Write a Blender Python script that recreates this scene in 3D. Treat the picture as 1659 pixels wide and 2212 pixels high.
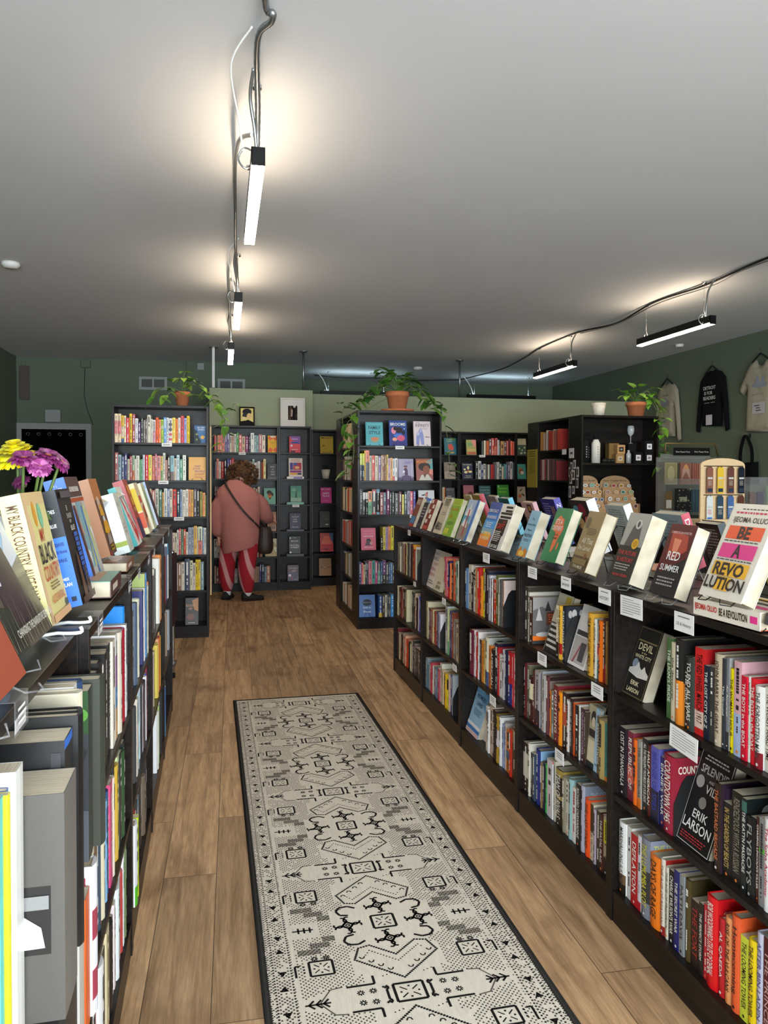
import bpy, math, random
from mathutils import Vector, Matrix
# ------------------------------------------------------------------ camera, world, light, exposure
SC=bpy.context.scene
for o in list(bpy.data.objects): bpy.data.objects.remove(o)
COL=SC.collection
PI=math.pi
CAMP=(1655.5,.2064,.0229,.003,1.426,-42.4)          # focal px, yaw, pitch, roll, eye height, principal offset
def cam_axes():
    f,yaw,pit,rol,h,cy=CAMP
    F=Vector((math.sin(yaw)*math.cos(pit),math.cos(yaw)*math.cos(pit),-math.sin(pit)))
    R=Vector((math.cos(yaw),-math.sin(yaw),0)); U=R.cross(F)
    return R*math.cos(rol)+U*math.sin(rol), -R*math.sin(rol)+U*math.cos(rol), F
CAR,CAU,CAF=cam_axes()
cd=bpy.data.cameras.new('camera'); cam=bpy.data.objects.new('camera',cd); COL.objects.link(cam)
cam.matrix_world=Matrix(((CAR.x,CAU.x,-CAF.x,0),(CAR.y,CAU.y,-CAF.y,0),(CAR.z,CAU.z,-CAF.z,CAMP[4]),(0,0,0,1)))
cd.sensor_fit='VERTICAL'; cd.sensor_height=36; cd.sensor_width=27; cd.lens=36*CAMP[0]/2212; cd.shift_y=CAMP[5]/2212; cd.clip_start=.02
SC.camera=cam
def project(p):
    d=Vector(p)-Vector((0,0,CAMP[4])); z=d.dot(CAF)
    if z<.05: return None
    return 829.5+CAMP[0]*d.dot(CAR)/z, 1106+CAMP[5]-CAMP[0]*d.dot(CAU)/z
W=bpy.data.worlds.new('world'); SC.world=W; W.use_nodes=True
W.node_tree.nodes['Background'].inputs[0].default_value=(.75,.86,1,1); W.node_tree.nodes['Background'].inputs[1].default_value=.25
def area(name,loc,rot,sx,sy,power,col):
    l=bpy.data.lights.new(name,'AREA'); l.shape='RECTANGLE'; l.size=sx; l.size_y=sy; l.energy=power; l.color=col
    o=bpy.data.objects.new(name,l); o.location=loc; o.rotation_euler=rot; COL.objects.link(o); return o
area('daylight_storefront',(.9,-3.45,1.65),(math.radians(90),0,0),6.6,2.3,780,(.86,.94,1))   # sky light through the shop window behind the camera
area('pavement_bounce_fill',(.9,-3.5,.95),(math.radians(125),0,0),6.6,1.2,780*1.25,(.84,.93,1))   # added fill aimed at the ceiling, standing in for daylight off the pavement
LAMP_DOWN=50; LAMP_UP=30
SC.view_settings.view_transform='Standard'; SC.view_settings.look='None'; SC.view_settings.gamma=1
SC.view_settings.use_curve_mapping=False; SC.view_settings.exposure=0
# ------------------------------------------------------------------ materials
def lin(c): return c/12.92 if c<=.04045 else ((c+.055)/1.055)**2.4
_hx={}
def hx(s):
    if not isinstance(s,str): return s
    if s not in _hx:
        t=s if len(s)==6 else ''.join(c*2 for c in s)
        _hx[s]=tuple(min(.82,lin(int(t[i:i+2],16)/255)) for i in (0,2,4))+(1,)
    return _hx[s]
def newmat(n):
    m=bpy.data.materials.new(n); m.use_nodes=True; nt=m.node_tree
    return m,nt,nt.nodes['Principled BSDF']
def mat(n,col,rough=.5,metal=0,var=.12,scale=30,bump=0,spec=.5,emit=0,alpha=None,trans=0,stretch=(1,1,1)):
    m,nt,b=newmat(n); c=hx(col)
    tc=nt.nodes.new('ShaderNodeTexCoord'); mp=nt.nodes.new('ShaderNodeMapping'); mp.inputs['Scale'].default_value=stretch
    nt.links.new(tc.outputs['Object'],mp.inputs[0])
    nz=nt.nodes.new('ShaderNodeTexNoise'); nz.inputs['Scale'].default_value=scale; nz.inputs['Detail'].default_value=4
    nt.links.new(mp.outputs[0],nz.inputs['Vector'])
    mx=nt.nodes.new('ShaderNodeMix'); mx.data_type='RGBA'
    mx.inputs[6].default_value=[max(0,v*(1-var)) for v in c[:3]]+[1]; mx.inputs[7].default_value=[min(1,v*(1+var)) for v in c[:3]]+[1]
    nt.links.new(nz.outputs[0],mx.inputs[0]); nt.links.new(mx.outputs[2],b.inputs['Base Color'])
    b.inputs['Roughness'].default_value=rough; b.inputs['Metallic'].default_value=metal; b.inputs['Specular IOR Level'].default_value=spec
    if bump:
        bp=nt.nodes.new('ShaderNodeBump'); bp.inputs['Strength'].default_value=bump; bp.inputs['Distance'].default_value=.01
        nt.links.new(nz.outputs[0],bp.inputs['Height']); nt.links.new(bp.outputs[0],b.inputs['Normal'])
    if emit: b.inputs['Emission Color'].default_value=c; b.inputs['Emission Strength'].default_value=emit
    if trans: b.inputs['Transmission Weight'].default_value=trans
    if alpha is not None: b.inputs['Alpha'].default_value=alpha
    return m
def vcmat(n,rough,spec=.5,bump=0,scale=60,metal=0):
    m,nt,b=newmat(n); a=nt.nodes.new('ShaderNodeAttribute'); a.attribute_name='Col'
    nz=nt.nodes.new('ShaderNodeTexNoise'); nz.inputs['Scale'].default_value=scale
    mx=nt.nodes.new('ShaderNodeMix'); mx.data_type='RGBA'; mx.blend_type='MULTIPLY'; mx.inputs[0].default_value=.16
    nt.links.new(a.outputs['Color'],mx.inputs[6]); nt.links.new(nz.outputs[0],mx.inputs[7]); nt.links.new(mx.outputs[2],b.inputs['Base Color'])
    b.inputs['Roughness'].default_value=rough; b.inputs['Specular IOR Level'].default_value=spec; b.inputs['Metallic'].default_value=metal
    if bump:
        bp=nt.nodes.new('ShaderNodeBump'); bp.inputs['Strength'].default_value=bump; bp.inputs['Distance'].default_value=.004
        nt.links.new(nz.outputs[0],bp.inputs['Height']); nt.links.new(bp.outputs[0],b.inputs['Normal'])
    return m
M={}
M['cover']=vcmat('book_cover',.38); M['matte']=vcmat('matte_colour',.85,.2); M['cloth']=vcmat('cloth_colour',.95,.1,.6,90); M['gloss']=vcmat('gloss_colour',.15)
M['leaf']=vcmat('leaf_colour',.4,.5,.1,40)
def paper():
    m,nt,b=newmat('paper_edges'); tc=nt.nodes.new('ShaderNodeTexCoord'); mp=nt.nodes.new('ShaderNodeMapping'); mp.inputs['Scale'].default_value=(1,1,1)
    nz=nt.nodes.new('ShaderNodeTexNoise'); nz.inputs['Scale'].default_value=900; nz.inputs['Detail'].default_value=1
    mp.inputs['Scale'].default_value=(1,.02,.02)
    nt.links.new(tc.outputs['Object'],mp.inputs[0]); nt.links.new(mp.outputs[0],nz.inputs['Vector'])
    cr_=nt.nodes.new('ShaderNodeValToRGB'); cr_.color_ramp.elements[0].color=(.44,.37,.26,1); cr_.color_ramp.elements[1].color=(.60,.53,.40,1)
    cr_.color_ramp.elements[0].position=.3; cr_.color_ramp.elements[1].position=.6
    nt.links.new(nz.outputs[0],cr_.inputs[0]); nt.links.new(cr_.outputs[0],b.inputs['Base Color']); b.inputs['Roughness'].default_value=.9
    return m
M['paper']=paper()
def wood_black():
    m,nt,b=newmat('black_brown_wood'); tc=nt.nodes.new('ShaderNodeTexCoord'); mp=nt.nodes.new('ShaderNodeMapping'); mp.inputs['Scale'].default_value=(2.5,60,60)
    nz=nt.nodes.new('ShaderNodeTexNoise'); nz.inputs['Scale'].default_value=1; nz.inputs['Detail'].default_value=6; nz.inputs['Roughness'].default_value=.7
    nt.links.new(tc.outputs['Object'],mp.inputs[0]); nt.links.new(mp.outputs[0],nz.inputs['Vector'])
    r=nt.nodes.new('ShaderNodeValToRGB'); r.color_ramp.elements[0].color=(.0040,.0034,.0032,1); r.color_ramp.elements[1].color=(.019,.0135,.0105,1)
    r.color_ramp.elements[0].position=.35; r.color_ramp.elements[1].position=.7
    nt.links.new(nz.outputs[0],r.inputs[0]); nt.links.new(r.outputs[0],b.inputs['Base Color'])
    b.inputs['Roughness'].default_value=.33; b.inputs['Specular IOR Level'].default_value=.2
    bp=nt.nodes.new('ShaderNodeBump'); bp.inputs['Strength'].default_value=.25; bp.inputs['Distance'].default_value=.002
    nt.links.new(nz.outputs[0],bp.inputs['Height']); nt.links.new(bp.outputs[0],b.inputs['Normal'])
    return m
M['wood']=wood_black()
def floor_mat():
    m,nt,b=newmat('oak_plank_floor'); N=nt.nodes; L=nt.links
    tc=N.new('ShaderNodeTexCoord'); mp=N.new('ShaderNodeMapping'); mp.inputs['Rotation'].default_value=(0,0,PI/2+.012); mp.inputs['Location'].default_value=(.33,.06,0)
    L.new(tc.outputs['Object'],mp.inputs[0])
    br=N.new('ShaderNodeTexBrick'); br.offset=.37; br.offset_frequency=2
    br.inputs['Scale'].default_value=1; br.inputs['Brick Width'].default_value=1.22; br.inputs['Row Height'].default_value=.182
    br.inputs['Mortar Size'].default_value=.0012; br.inputs['Mortar Smooth'].default_value=.1; br.inputs['Bias'].default_value=0
    br.inputs['Color1'].default_value=(.0,.0,.0,1); br.inputs['Color2'].default_value=(1,1,1,1); br.inputs['Mortar'].default_value=(.3,.3,.3,1)
    L.new(mp.outputs[0],br.inputs['Vector'])
    # per plank offset of the grain
    ad=N.new('ShaderNodeVectorMath'); ad.operation='MULTIPLY_ADD'; ad.inputs[1].default_value=(7,3,0)
    L.new(br.outputs['Color'],ad.inputs[0]); L.new(mp.outputs[0],ad.inputs[2])
    m2=N.new('ShaderNodeMapping'); m2.inputs['Scale'].default_value=(1.5,20,1); L.new(ad.outputs[0],m2.inputs[0])
    n1=N.new('ShaderNodeTexNoise'); n1.inputs['Scale'].default_value=1.3; n1.inputs['Detail'].default_value=8; n1.inputs['Roughness'].default_value=.62; n1.inputs['Distortion'].default_value=.6; L.new(m2.outputs[0],n1.inputs['Vector'])
    n2=N.new('ShaderNodeTexNoise'); n2.inputs['Scale'].default_value=7; n2.inputs['Detail'].default_value=8; L.new(m2.outputs[0],n2.inputs['Vector'])
    n3=N.new('ShaderNodeTexNoise'); n3.inputs['Scale'].default_value=3.2; n3.inputs['Detail'].default_value=4; L.new(mp.outputs[0],n3.inputs['Vector'])
    r=N.new('ShaderNodeValToRGB'); e=r.color_ramp.elements; e[0].position=.32; e[0].color=(.25,.145,.07,1); e[1].position=.68; e[1].color=(.54,.35,.19,1)
    e2=r.color_ramp.elements.new(.5); e2.color=(.42,.26,.135,1)
    L.new(n1.outputs[0],r.inputs[0])
    mx=N.new('ShaderNodeMix'); mx.data_type='RGBA'; mx.blend_type='OVERLAY'; mx.inputs[0].default_value=.45; L.new(r.outputs[0],mx.inputs[6]); L.new(n2.outputs[0],mx.inputs[7])
    m3=N.new('ShaderNodeMix'); m3.data_type='RGBA'; m3.blend_type='MULTIPLY'; m3.inputs[0].default_value=1
    vr=N.new('ShaderNodeMapRange'); vr.inputs[3].default_value=.78; vr.inputs[4].default_value=1.18; L.new(br.outputs['Color'],vr.inputs[0])
    L.new(mx.outputs[2],m3.inputs[6]); L.new(vr.outputs[0],m3.inputs[7])
    kn=N.new('ShaderNodeValToRGB'); kn.color_ramp.elements[0].position=.28; kn.color_ramp.elements[0].color=(.55,.5,.45,1); kn.color_ramp.elements[1].position=.45; kn.color_ramp.elements[1].color=(1,1,1,1); L.new(n3.outputs[0],kn.inputs[0])
    m4=N.new('ShaderNodeMix'); m4.data_type='RGBA'; m4.blend_type='MULTIPLY'; m4.inputs[0].default_value=.8; L.new(m3.outputs[2],m4.inputs[6]); L.new(kn.outputs[0],m4.inputs[7])
    m5=N.new('ShaderNodeMix'); m5.data_type='RGBA'; m5.inputs[7].default_value=(.05,.028,.014,1); L.new(br.outputs['Fac'],m5.inputs[0]); L.new(m4.outputs[2],m5.inputs[6])
    L.new(m5.outputs[2],b.inputs['Base Color']); b.inputs['Roughness'].default_value=.5; b.inputs['Specular IOR Level'].default_value=.35
    bp=N.new('ShaderNodeBump'); bp.inputs['Strength'].default_value=.15; bp.inputs['Distance'].default_value=.003; L.new(n2.outputs[0],bp.inputs['Height']); L.new(bp.outputs[0],b.inputs['Normal'])
    return m
M['floor']=floor_mat()
M['ceil']=mat('ceiling_paint','cbced1',.9,var=.035,scale=1.1,bump=.05)
M['green']=mat('dark_green_paint','5a6755',.75,var=.04,scale=6,bump=.03)
M['olive']=mat('olive_green_paint','989e80',.75,var=.03,scale=6,bump=.03)
M['black']=mat('black_metal','141414',.4,.6)
M['blackp']=mat('black_plastic','121214',.45)
M['chrome']=mat('chrome','c8ccd0',.15,1)
M['steel']=mat('galvanised_steel','9a9ea0',.35,.9,scale=80)
M['white']=mat('white_paint','d8d8d4',.5)
M['greyp']=mat('grey_plastic','8a8e8c',.5)
M['card']=mat('white_card','e6e4e2',.8,var=.03)
M['terra']=mat('terracotta','b06840',.85,var=.2,scale=25,bump=.2)
M['cream']=mat('cream_ceramic','d0c8b8',.5)
M['curtain']=mat('black_curtain','08080a',1,spec=.05)
M['kraft']=mat('kraft_board','c09a70',.85,var=.08,scale=60)
M['ply']=mat('pale_plywood','d8b88c',.6,var=.12,scale=12,stretch=(1,1,12))
M['wall_dark']=mat('dark_wood','1c1410',.5)
M['soil']=mat('soil','2a1c12',.95,var=.5,scale=90)
M['hair']=mat('brown_hair','4a2f1c',.75,var=.6,scale=60,bump=.8)
M['skin']=mat('skin','d0a088',.55)
M['leather']=mat('brown_leather','2c1a14',.5,var=.2,scale=60,bump=.2)
M['shoe']=mat('black_canvas','101012',.7)
def glass(n,col=(1,1,1,1),rough=.02,alpha=.25):
    m,nt,b=newmat(n); b.inputs['Base Color'].default_value=col; b.inputs['Roughness'].default_value=rough; b.inputs['Alpha'].default_value=alpha; b.inputs['Specular IOR Level'].default_value=.8
    nz=nt.nodes.new('ShaderNodeTexNoise'); nz.inputs['Scale'].default_value=6; bp=nt.nodes.new('ShaderNodeBump'); bp.inputs['Strength'].default_value=.03
    nt.links.new(nz.outputs[0],bp.inputs['Height']); nt.links.new(bp.outputs[0],b.inputs['Normal'])
    return m
M['acrylic']=glass('clear_acrylic',(.45,.45,.45,1),.06,.16); M['glass']=glass('clear_glass',(.9,.95,.95,1),.02,.22)
M['lampwarm']=mat('lit_diffuser_warm','ffffff',.5,var=0); 
def emis(m,c,s):
    b=m.node_tree.nodes['Principled BSDF']; b.inputs['Emission Color'].default_value=c; b.inputs['Emission Strength'].default_value=s
emis(M['lampwarm'],(1,.80,.60,1),LAMP_DOWN)
M['lampup']=mat('lit_upper_slot_warm','ffffff',.5,var=0); emis(M['lampup'],(1,.78,.56,1),LAMP_UP)
M['lampcool']=mat('lit_diffuser_cool','ffffff',.5,var=0); emis(M['lampcool'],(.70,.92,1,1),LAMP_UP*.62)
def sweater_mat():
    m=mat('pink_ribbed_knit','b8766e',.95,var=.06,scale=30); nt=m.node_tree; b=nt.nodes['Principled BSDF']
    tc=nt.nodes.new('ShaderNodeTexCoord'); wv=nt.nodes.new('ShaderNodeTexWave'); wv.bands_direction='X'; wv.inputs['Scale'].default_value=55; wv.inputs['Distortion'].default_value=.5
    nt.links.new(tc.outputs['Object'],wv.inputs['Vector']); bp=nt.nodes.new('ShaderNodeBump'); bp.inputs['Strength'].default_value=.4; bp.inputs['Distance'].default_value=.004
    nt.links.new(wv.outputs['Color'],bp.inputs['Height']); nt.links.new(bp.outputs[0],b.inputs['Normal']); return m
M['sweater']=sweater_mat()
def trouser_mat():
    m,nt,b=newmat('red_trousers_pink_swirls'); tc=nt.nodes.new('ShaderNodeTexCoord'); mp=nt.nodes.new('ShaderNodeMapping'); mp.inputs['Scale'].default_value=(1,1,.45); mp.inputs['Rotation'].default_value=(.2,.55,.3)
    nz=nt.nodes.new('ShaderNodeTexWave'); nz.inputs['Scale'].default_value=2.3; nz.inputs['Distortion'].default_value=3.2; nz.inputs['Detail'].default_value=1.2; nz.inputs['Detail Scale'].default_value=1.1
    nt.links.new(tc.outputs['Object'],mp.inputs[0]); nt.links.new(mp.outputs[0],nz.inputs['Vector'])
    r=nt.nodes.new('ShaderNodeValToRGB'); e=r.color_ramp.elements; e[0].position=.70; e[0].color=(.36,.010,.022,1); e[1].position=.86; e[1].color=(.62,.30,.30,1)
    nt.links.new(nz.outputs['Fac'],r.inputs[0]); nt.links.new(r.outputs[0],b.inputs['Base Color']); b.inputs['Roughness'].default_value=.9; return m
M['trouser']=trouser_mat()
# ------------------------------------------------------------------ mesh builder
class MB:
    def __init__(s): s.v=[]; s.f=[]; s.m=[]; s.c=[]; s.sm=[]; s.T=None
    def av(s,p):
        p=Vector(p)
        s.v.append(tuple(s.T@p) if s.T else tuple(p)); return len(s.v)-1
    def face(s,idx,col='fff',mi=0,smooth=False): s.f.append(tuple(idx)); s.m.append(mi); s.c.append(hx(col)); s.sm.append(smooth)
    def poly(s,pts,col='fff',mi=0): s.face([s.av(p) for p in pts],col,mi)
    def box(s,a,b,col='fff',mi=0,cols=None):
        x0,y0,z0=a; x1,y1,z1=b
        i=[s.av(p) for p in ((x0,y0,z0),(x1,y0,z0),(x1,y1,z0),(x0,y1,z0),(x0,y0,z1),(x1,y0,z1),(x1,y1,z1),(x0,y1,z1))]
        for k,q in enumerate(((0,3,2,1),(4,5,6,7),(0,1,5,4),(1,2,6,5),(2,3,7,6),(3,0,4,7))): s.face([i[j] for j in q],(cols or {}).get(k,col),mi)
    def prism(s,pts,n,d,col='fff',mi=0,side=None):
        n=Vector(n); a=[s.av(Vector(p)) for p in pts]; b=[s.av(Vector(p)+n*d) for p in pts]; k=len(pts)
        s.face(b,col,mi); s.face(a[::-1],col,mi)
        for j in range(k): s.face((a[j],a[(j+1)%k],b[(j+1)%k],b[j]),side or col,mi)
    def tube(s,pts,r,col='fff',mi=0,n=8,cap=True,sm=True):
        P=[Vector(p) for p in pts]; rings=[]; up=None
        for k,p in enumerate(P):
            t=(P[min(k+1,len(P)-1)]-P[max(k-1,0)])
            if t.length<1e-9: t=Vector((0,0,1))
            t.normalize()
            if up is None: up=Vector((0,0,1)) if abs(t.z)<.9 else Vector((1,0,0))
            a=t.cross(up).normalized(); b=a.cross(t).normalized(); up=b
            rr=r[k] if isinstance(r,(list,tuple)) else r
            rx,ry=(rr if isinstance(rr,(list,tuple)) else (rr,rr))
            rings.append([s.av(p+a*math.cos(2*PI*j/n)*rx+b*math.sin(2*PI*j/n)*ry) for j in range(n)])
        for k in range(len(rings)-1):
            for j in range(n): s.face((rings[k][j],rings[k][(j+1)%n],rings[k+1][(j+1)%n],rings[k+1][j]),col,mi,sm)
        if cap: s.face(rings[0][::-1],col,mi); s.face(rings[-1],col,mi)
    def lathe(s,prof,c=(0,0,0),n=20,col='fff',mi=0,sm=True,sx=1,sy=1,cols=None):
        R=[[s.av((c[0]+r*math.cos(2*PI*j/n)*sx,c[1]+r*math.sin(2*PI*j/n)*sy,c[2]+z)) for j in range(n)] for r,z in prof]
        for k in range(len(R)-1):
            for j in range(n): s.face((R[k][j],R[k][(j+1)%n],R[k+1][(j+1)%n],R[k+1][j]),cols[k] if cols else col,mi,sm)
        if prof[0][0]>1e-5: s.face(R[0][::-1],cols[0] if cols else col,mi)
        if prof[-1][0]>1e-5: s.face(R[-1],cols[-1] if cols else col,mi)
    def text(s,t,o,r,u,n,h,w,col,mi=0,fit=True,bold=0,mx=True):
        """lettering centred at o, reading along r, letters upright along u, fit in w x h"""
        g=glyphs(t,bold)
        if not g: return
        V,F,gw,gh=g; r=Vector(r); u=Vector(u); n=Vector(n); o=Vector(o)
        k=h/gh; kx=k
        if fit and gw*k>w: kx=w/gw
        elif fit and mx and gw*k<w*.8: kx=min(w*.95/gw,k*1.6)
        if kx<k*.35: k=kx/.35
        b=len(s.v)
        for x,y in V: s.av(o+r*((x-gw/2)*kx)+u*((y-gh/2)*k)+n*.0004)
        for f in F: s.face([b+i for i in f],col,mi)
    def build(s,name,mats,parent=None,loc=None,rot=None,bevel=0,smooth=False,matrix=None):
        me=bpy.data.meshes.new(name); me.from_pydata(s.v,[],s.f)
        for m in (mats if isinstance(mats,(list,tuple)) else [mats]): me.materials.append(M[m] if isinstance(m,str) else m)
        me.polygons.foreach_set('material_index',s.m)
        me.polygons.foreach_set('use_smooth',[True]*len(s.f) if smooth else s.sm)
        at=me.color_attributes.new('Col','FLOAT_COLOR','CORNER'); d=[]
        for f,c in zip(s.f,s.c): d+=list(c)*len(f)
        at.data.foreach_set('color',d); me.update()
        o=bpy.data.objects.new(name,me); COL.objects.link(o)
        if parent: o.parent=parent
        if loc is not None: o.location=loc
        if rot is not None: o.rotation_euler=rot
        if matrix is not None: o.matrix_local=matrix
        if bevel:
            b=o.modifiers.new('bevel','BEVEL'); b.width=bevel; b.segments=2; b.limit_method='ANGLE'
        return o
_gl={}
def glyphs(t,bold=0):
    k=(t,bold)
    if k not in _gl:
        c=bpy.data.curves.new('t','FONT'); c.body=t; c.size=1; c.resolution_u=2; c.offset=bold
        o=bpy.data.objects.new('t',c); COL.objects.link(o)
        me=o.to_mesh(); V=[(v.co.x,v.co.y) for v in me.vertices]; F=[tuple(p.vertices) for p in me.polygons]
        o.to_mesh_clear(); bpy.data.objects.remove(o); bpy.data.curves.remove(c)
        if not V: _gl[k]=None
        else:
            x0=min(v[0] for v in V); y0=min(v[1] for v in V); x1=max(v[0] for v in V); y1=max(v[1] for v in V)
            _gl[k]=([(x-x0,y-y0) for x,y in V],F,max(x1-x0,.01),max(y1-y0,.01))
    return _gl[k]
def tag(o,label,cat,group=None,kind=None):
    if label: o['label']=label
    if cat: o['category']=cat
    if group: o['group']=group
    if kind: o['kind']=kind
    return o
def empty(name,loc,rz=0,label=None,cat=None,group=None):
    o=bpy.data.objects.new(name,None); o.empty_display_size=.05; COL.objects.link(o); o.location=loc; o.rotation_euler=(0,0,rz)
    return tag(o,label,cat,group)
def struct(o): o['kind']='structure'; return o
def sbox(name,a,b,m,parent=None):
    mb=MB(); mb.box(a,b); o=mb.build(name,m,parent); 
    return struct(o) if not parent else o
# ------------------------------------------------------------------ the room
X0,X1,YF,YK,YN,H=-2.72,5.72,-3.2,11.12,12.75,3.0
sbox('floor',(X0-.1,YF-.1,-.1),(X1+.1,YN+.1,0),'floor')
sbox('ceiling',(X0-.1,YF-.1,H),(X1+.1,YN+.1,H+.1),'ceil')
sbox('wall_left',(X0-.1,YF-.1,0),(X0,YK+.1,H),'green')
sbox('wall_right',(X1,YF-.1,0),(X1+.1,YN+.1,H),'green')
mb=MB(); DX0,DX1,DH=-2.66,-1.84,2.03
mb.box((X0,YK,0),(DX0,YK+.1,H)); mb.box((DX1,YK,0),(-.5,YK+.1,H)); mb.box((DX0,YK,DH),(DX1,YK+.1,H)); mb.box((-.5,YK-.06,0),(1.12,YK+.1,H)); mb.box((1.02,YK+.1,0),(1.12,YN,H))
struct(mb.build('wall_back','green'))
sbox('wall_far_back',(1.02,YN,0),(X1,YN+.1,H),'green')
mb=MB(); mb.box((X0,YF-.1,0),(X1,YF,.55)); mb.box((X0,YF-.1,2.75),(X1,YF,H)); mb.box((X0,YF-.1,.55),(-2.2,YF,2.75)); mb.box((4.2,YF-.1,.55),(X1,YF,2.75)); struct(mb.build('wall_front','green'))
mb=MB()
for x in (-2.2,-.15,1.9,4.14): mb.box((x,YF-.09,.55),(x+.06,YF-.02,2.75))
mb.box((-2.2,YF-.09,.55),(4.2,YF-.02,.61)); mb.box((-2.2,YF-.09,2.69),(4.2,YF-.02,2.75)); w=struct(mb.build('window_1','white'))
o=sbox('pane',(-2.2,YF-.06,.6),(4.2,YF-.054,2.7),'glass',w)
# doorway with a curtain
mb=MB(); mb.box((DX0-.07,YK-.02,0),(DX0,YK+.12,DH+.08)); mb.box((DX1,YK-.02,0),(DX1+.07,YK+.12,DH+.08)); mb.box((DX0,YK-.02,DH),(DX1,YK+.12,DH+.08)); dr=struct(mb.build('door_1',M['greyp']))
mb=MB(); n=60
for k in range(n):
    xa=DX0+(DX1-DX0)*k/n; xb=DX0+(DX1-DX0)*(k+1)/n; ya=YK+.06+.025*math.sin(k*.95)+.01*math.sin(k*2.3); yb=YK+.06+.025*math.sin((k+1)*.95)+.01*math.sin((k+1)*2.3)
    mb.face([mb.av((xa,ya,.02)),mb.av((xb,yb,.02)),mb.av((xb,yb,2.03)),mb.av((xa,ya,2.03))],'fff',0,True)
cu=empty('doorway_curtain',(-2.25,YK+.06,0),0,'long black curtain hung across the back doorway left of the tall bookcase','curtain')
c=mb.build('fabric','curtain'); c.parent=cu; c.location=(2.25,-YK-.06,0)
mb=MB(); mb.tube([(DX0,YK+.11,2.0),(DX1,YK+.11,2.0)],.012,n=8); c=mb.build('curtain_rod','steel'); c.parent=cu; c.location=(2.25,-YK-.06,0)
for k in range(6):
    mb=MB(); x=DX0+.07+k*.135; mb.tube([(x+.02*math.cos(a),YK+.035,1.965+.02*math.sin(a)) for a in [i*PI/5 for i in range(11)]],.0025,n=6); c=mb.build('grommet_ring','steel'); c.parent=cu; c.location=(2.25,-YK-.06,0)
# partitions in front of the back room
sbox('wall_partition_left',(-.17,9.785,0),(1.115,9.87,2.5),'olive')
sbox('wall_partition_right',(1.08,10.065,0),(X1,10.15,2.485),'olive')
sbox('trim_1',(-2.735,YK-.012,H-.18),(-2.6,YK,H-.02),'green')
sbox('trim_2',(X0,YK-.014,0),(DX0-.07,YK,.1),'green')
def pole(x,y,z0,flange,label,r=.014,sq=False):
    mb=MB()
    if sq: mb.box((-.016,-.016,z0),(.016,.016,H))
    else: mb.tube([(0,0,z0),(0,0,H-.012)],r,n=12)
    o=empty('support_pole',(x,y,0),0,label,'pole','poles between the partitions and the ceiling')
    c=mb.build('tube','steel' if not sq else 'white',o)
    mb=MB(); mb.lathe([(.055,H-.012),(.055,H)],n=20); mb.build('ceiling_flange','steel',o)
pole(-.12,9.75,2.5,1,'flat whitish metal post at the left end of the short olive partition',sq=True)
pole(1.0,9.82,2.5,1,'thin round metal post above the right end of the short olive partition')
pole(3.17,10.1,2.485,1,'thin round metal post above the long olive partition')
# wall fittings
def vent(x0,x1,z0,z1,label):
    y=YK-.02-(0.06 if x0>-.5 else 0); o=empty('air_vent',((x0+x1)/2,y,z0),0,label,'vent','wall air vents')
    w=(x1-x0)/2;h=z1-z0
    mb=MB(); 
    for a,b in (((-w,0,0),(-w+.035,.02,h)),((w-.035,0,0),(w,.02,h)),((-w+.035,0,0),(w-.035,.02,.035)),((-w+.035,0,h-.035),(w-.035,.02,h)),((-.012,.001,.035),(.012,.02,h-.035))): mb.box(a,b)
    mb.build('vent_frame','greyp',o)
    mb=MB()
    for k in range(14):
        z=.04+k*(h-.08)/14; mb.poly([(-w+.035,.004,z+.006),(w-.035,.004,z+.006),(w-.035,.018,z),(-w+.035,.018,z)])
    mb.build('louvre_slats','greyp',o)
vent(-1.143,-.767,2.595,2.777,'grey double air vent high on the dark green wall above the tall left bookcase')
vent(-.08,.30,2.56,2.77,'grey double air vent half hidden behind the olive partition')
def wallbox(name,x,z,w,h,d,m,label,cat,y=YK,bev=.008):
    mb=MB(); mb.box((-w/2,-d,0),(w/2,0,h)); o=mb.build(name,m,loc=(x,y,z),bevel=bev); return tag(o,label,cat)
wallbox('junction_box',-1.835,2.875,.12,.1,.05,'green','dark green painted junction box near the ceiling left of the air vent','electrical box')
wallbox('wireless_router',-2.26,2.125,.2,.17,.04,'greyp','pale square plastic access point standing on the door frame','router',y=YK-.005)
wallbox('wall_sensor',-.31,2.88,.1,.1,.04,'greyp','small grey square sensor box right of the air vent near the ceiling','sensor',y=YK-.06)
wallbox('wall_grille',-2.62,2.42,.13,.46,.02,mat('brown_wire_grille','4c443c',.7,var=.5,scale=90),'brownish speckled louvred panel in the left corner of the back wall','grille')
mb=MB(); mb.tube([(-1.85,YK-.01,2.87),(-1.86,YK-.01,2.5),(-1.82,YK-.01,2.3),(-1.75,YK-.01,2.1)],.004,n=6); tag(mb.build('wall_cable','wall_dark'),'thin dark cable running down from the junction box to the door frame','cable')
for x,y,l in ((2.78,10.9,'round smoke detector on the ceiling between the two back room lamps'),(-1.55,6.2,'small white detector on the ceiling at the far left')):
    mb=MB(); mb.lathe([(.065,0),(.065,-.02),(.045,-.04),(0,-.042)],n=24); tag(mb.build('smoke_detector','white',loc=(x,y,H-.001)),l,'smoke detector')
mb=MB(); mb.lathe([(.05,0),(.045,-.03),(0,-.032)],n=20); tag(mb.build('sprinkler_cap','white',loc=(5.35,8.3,H-.001)),'small white ceiling cap near the right wall','ceiling cap')
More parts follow.
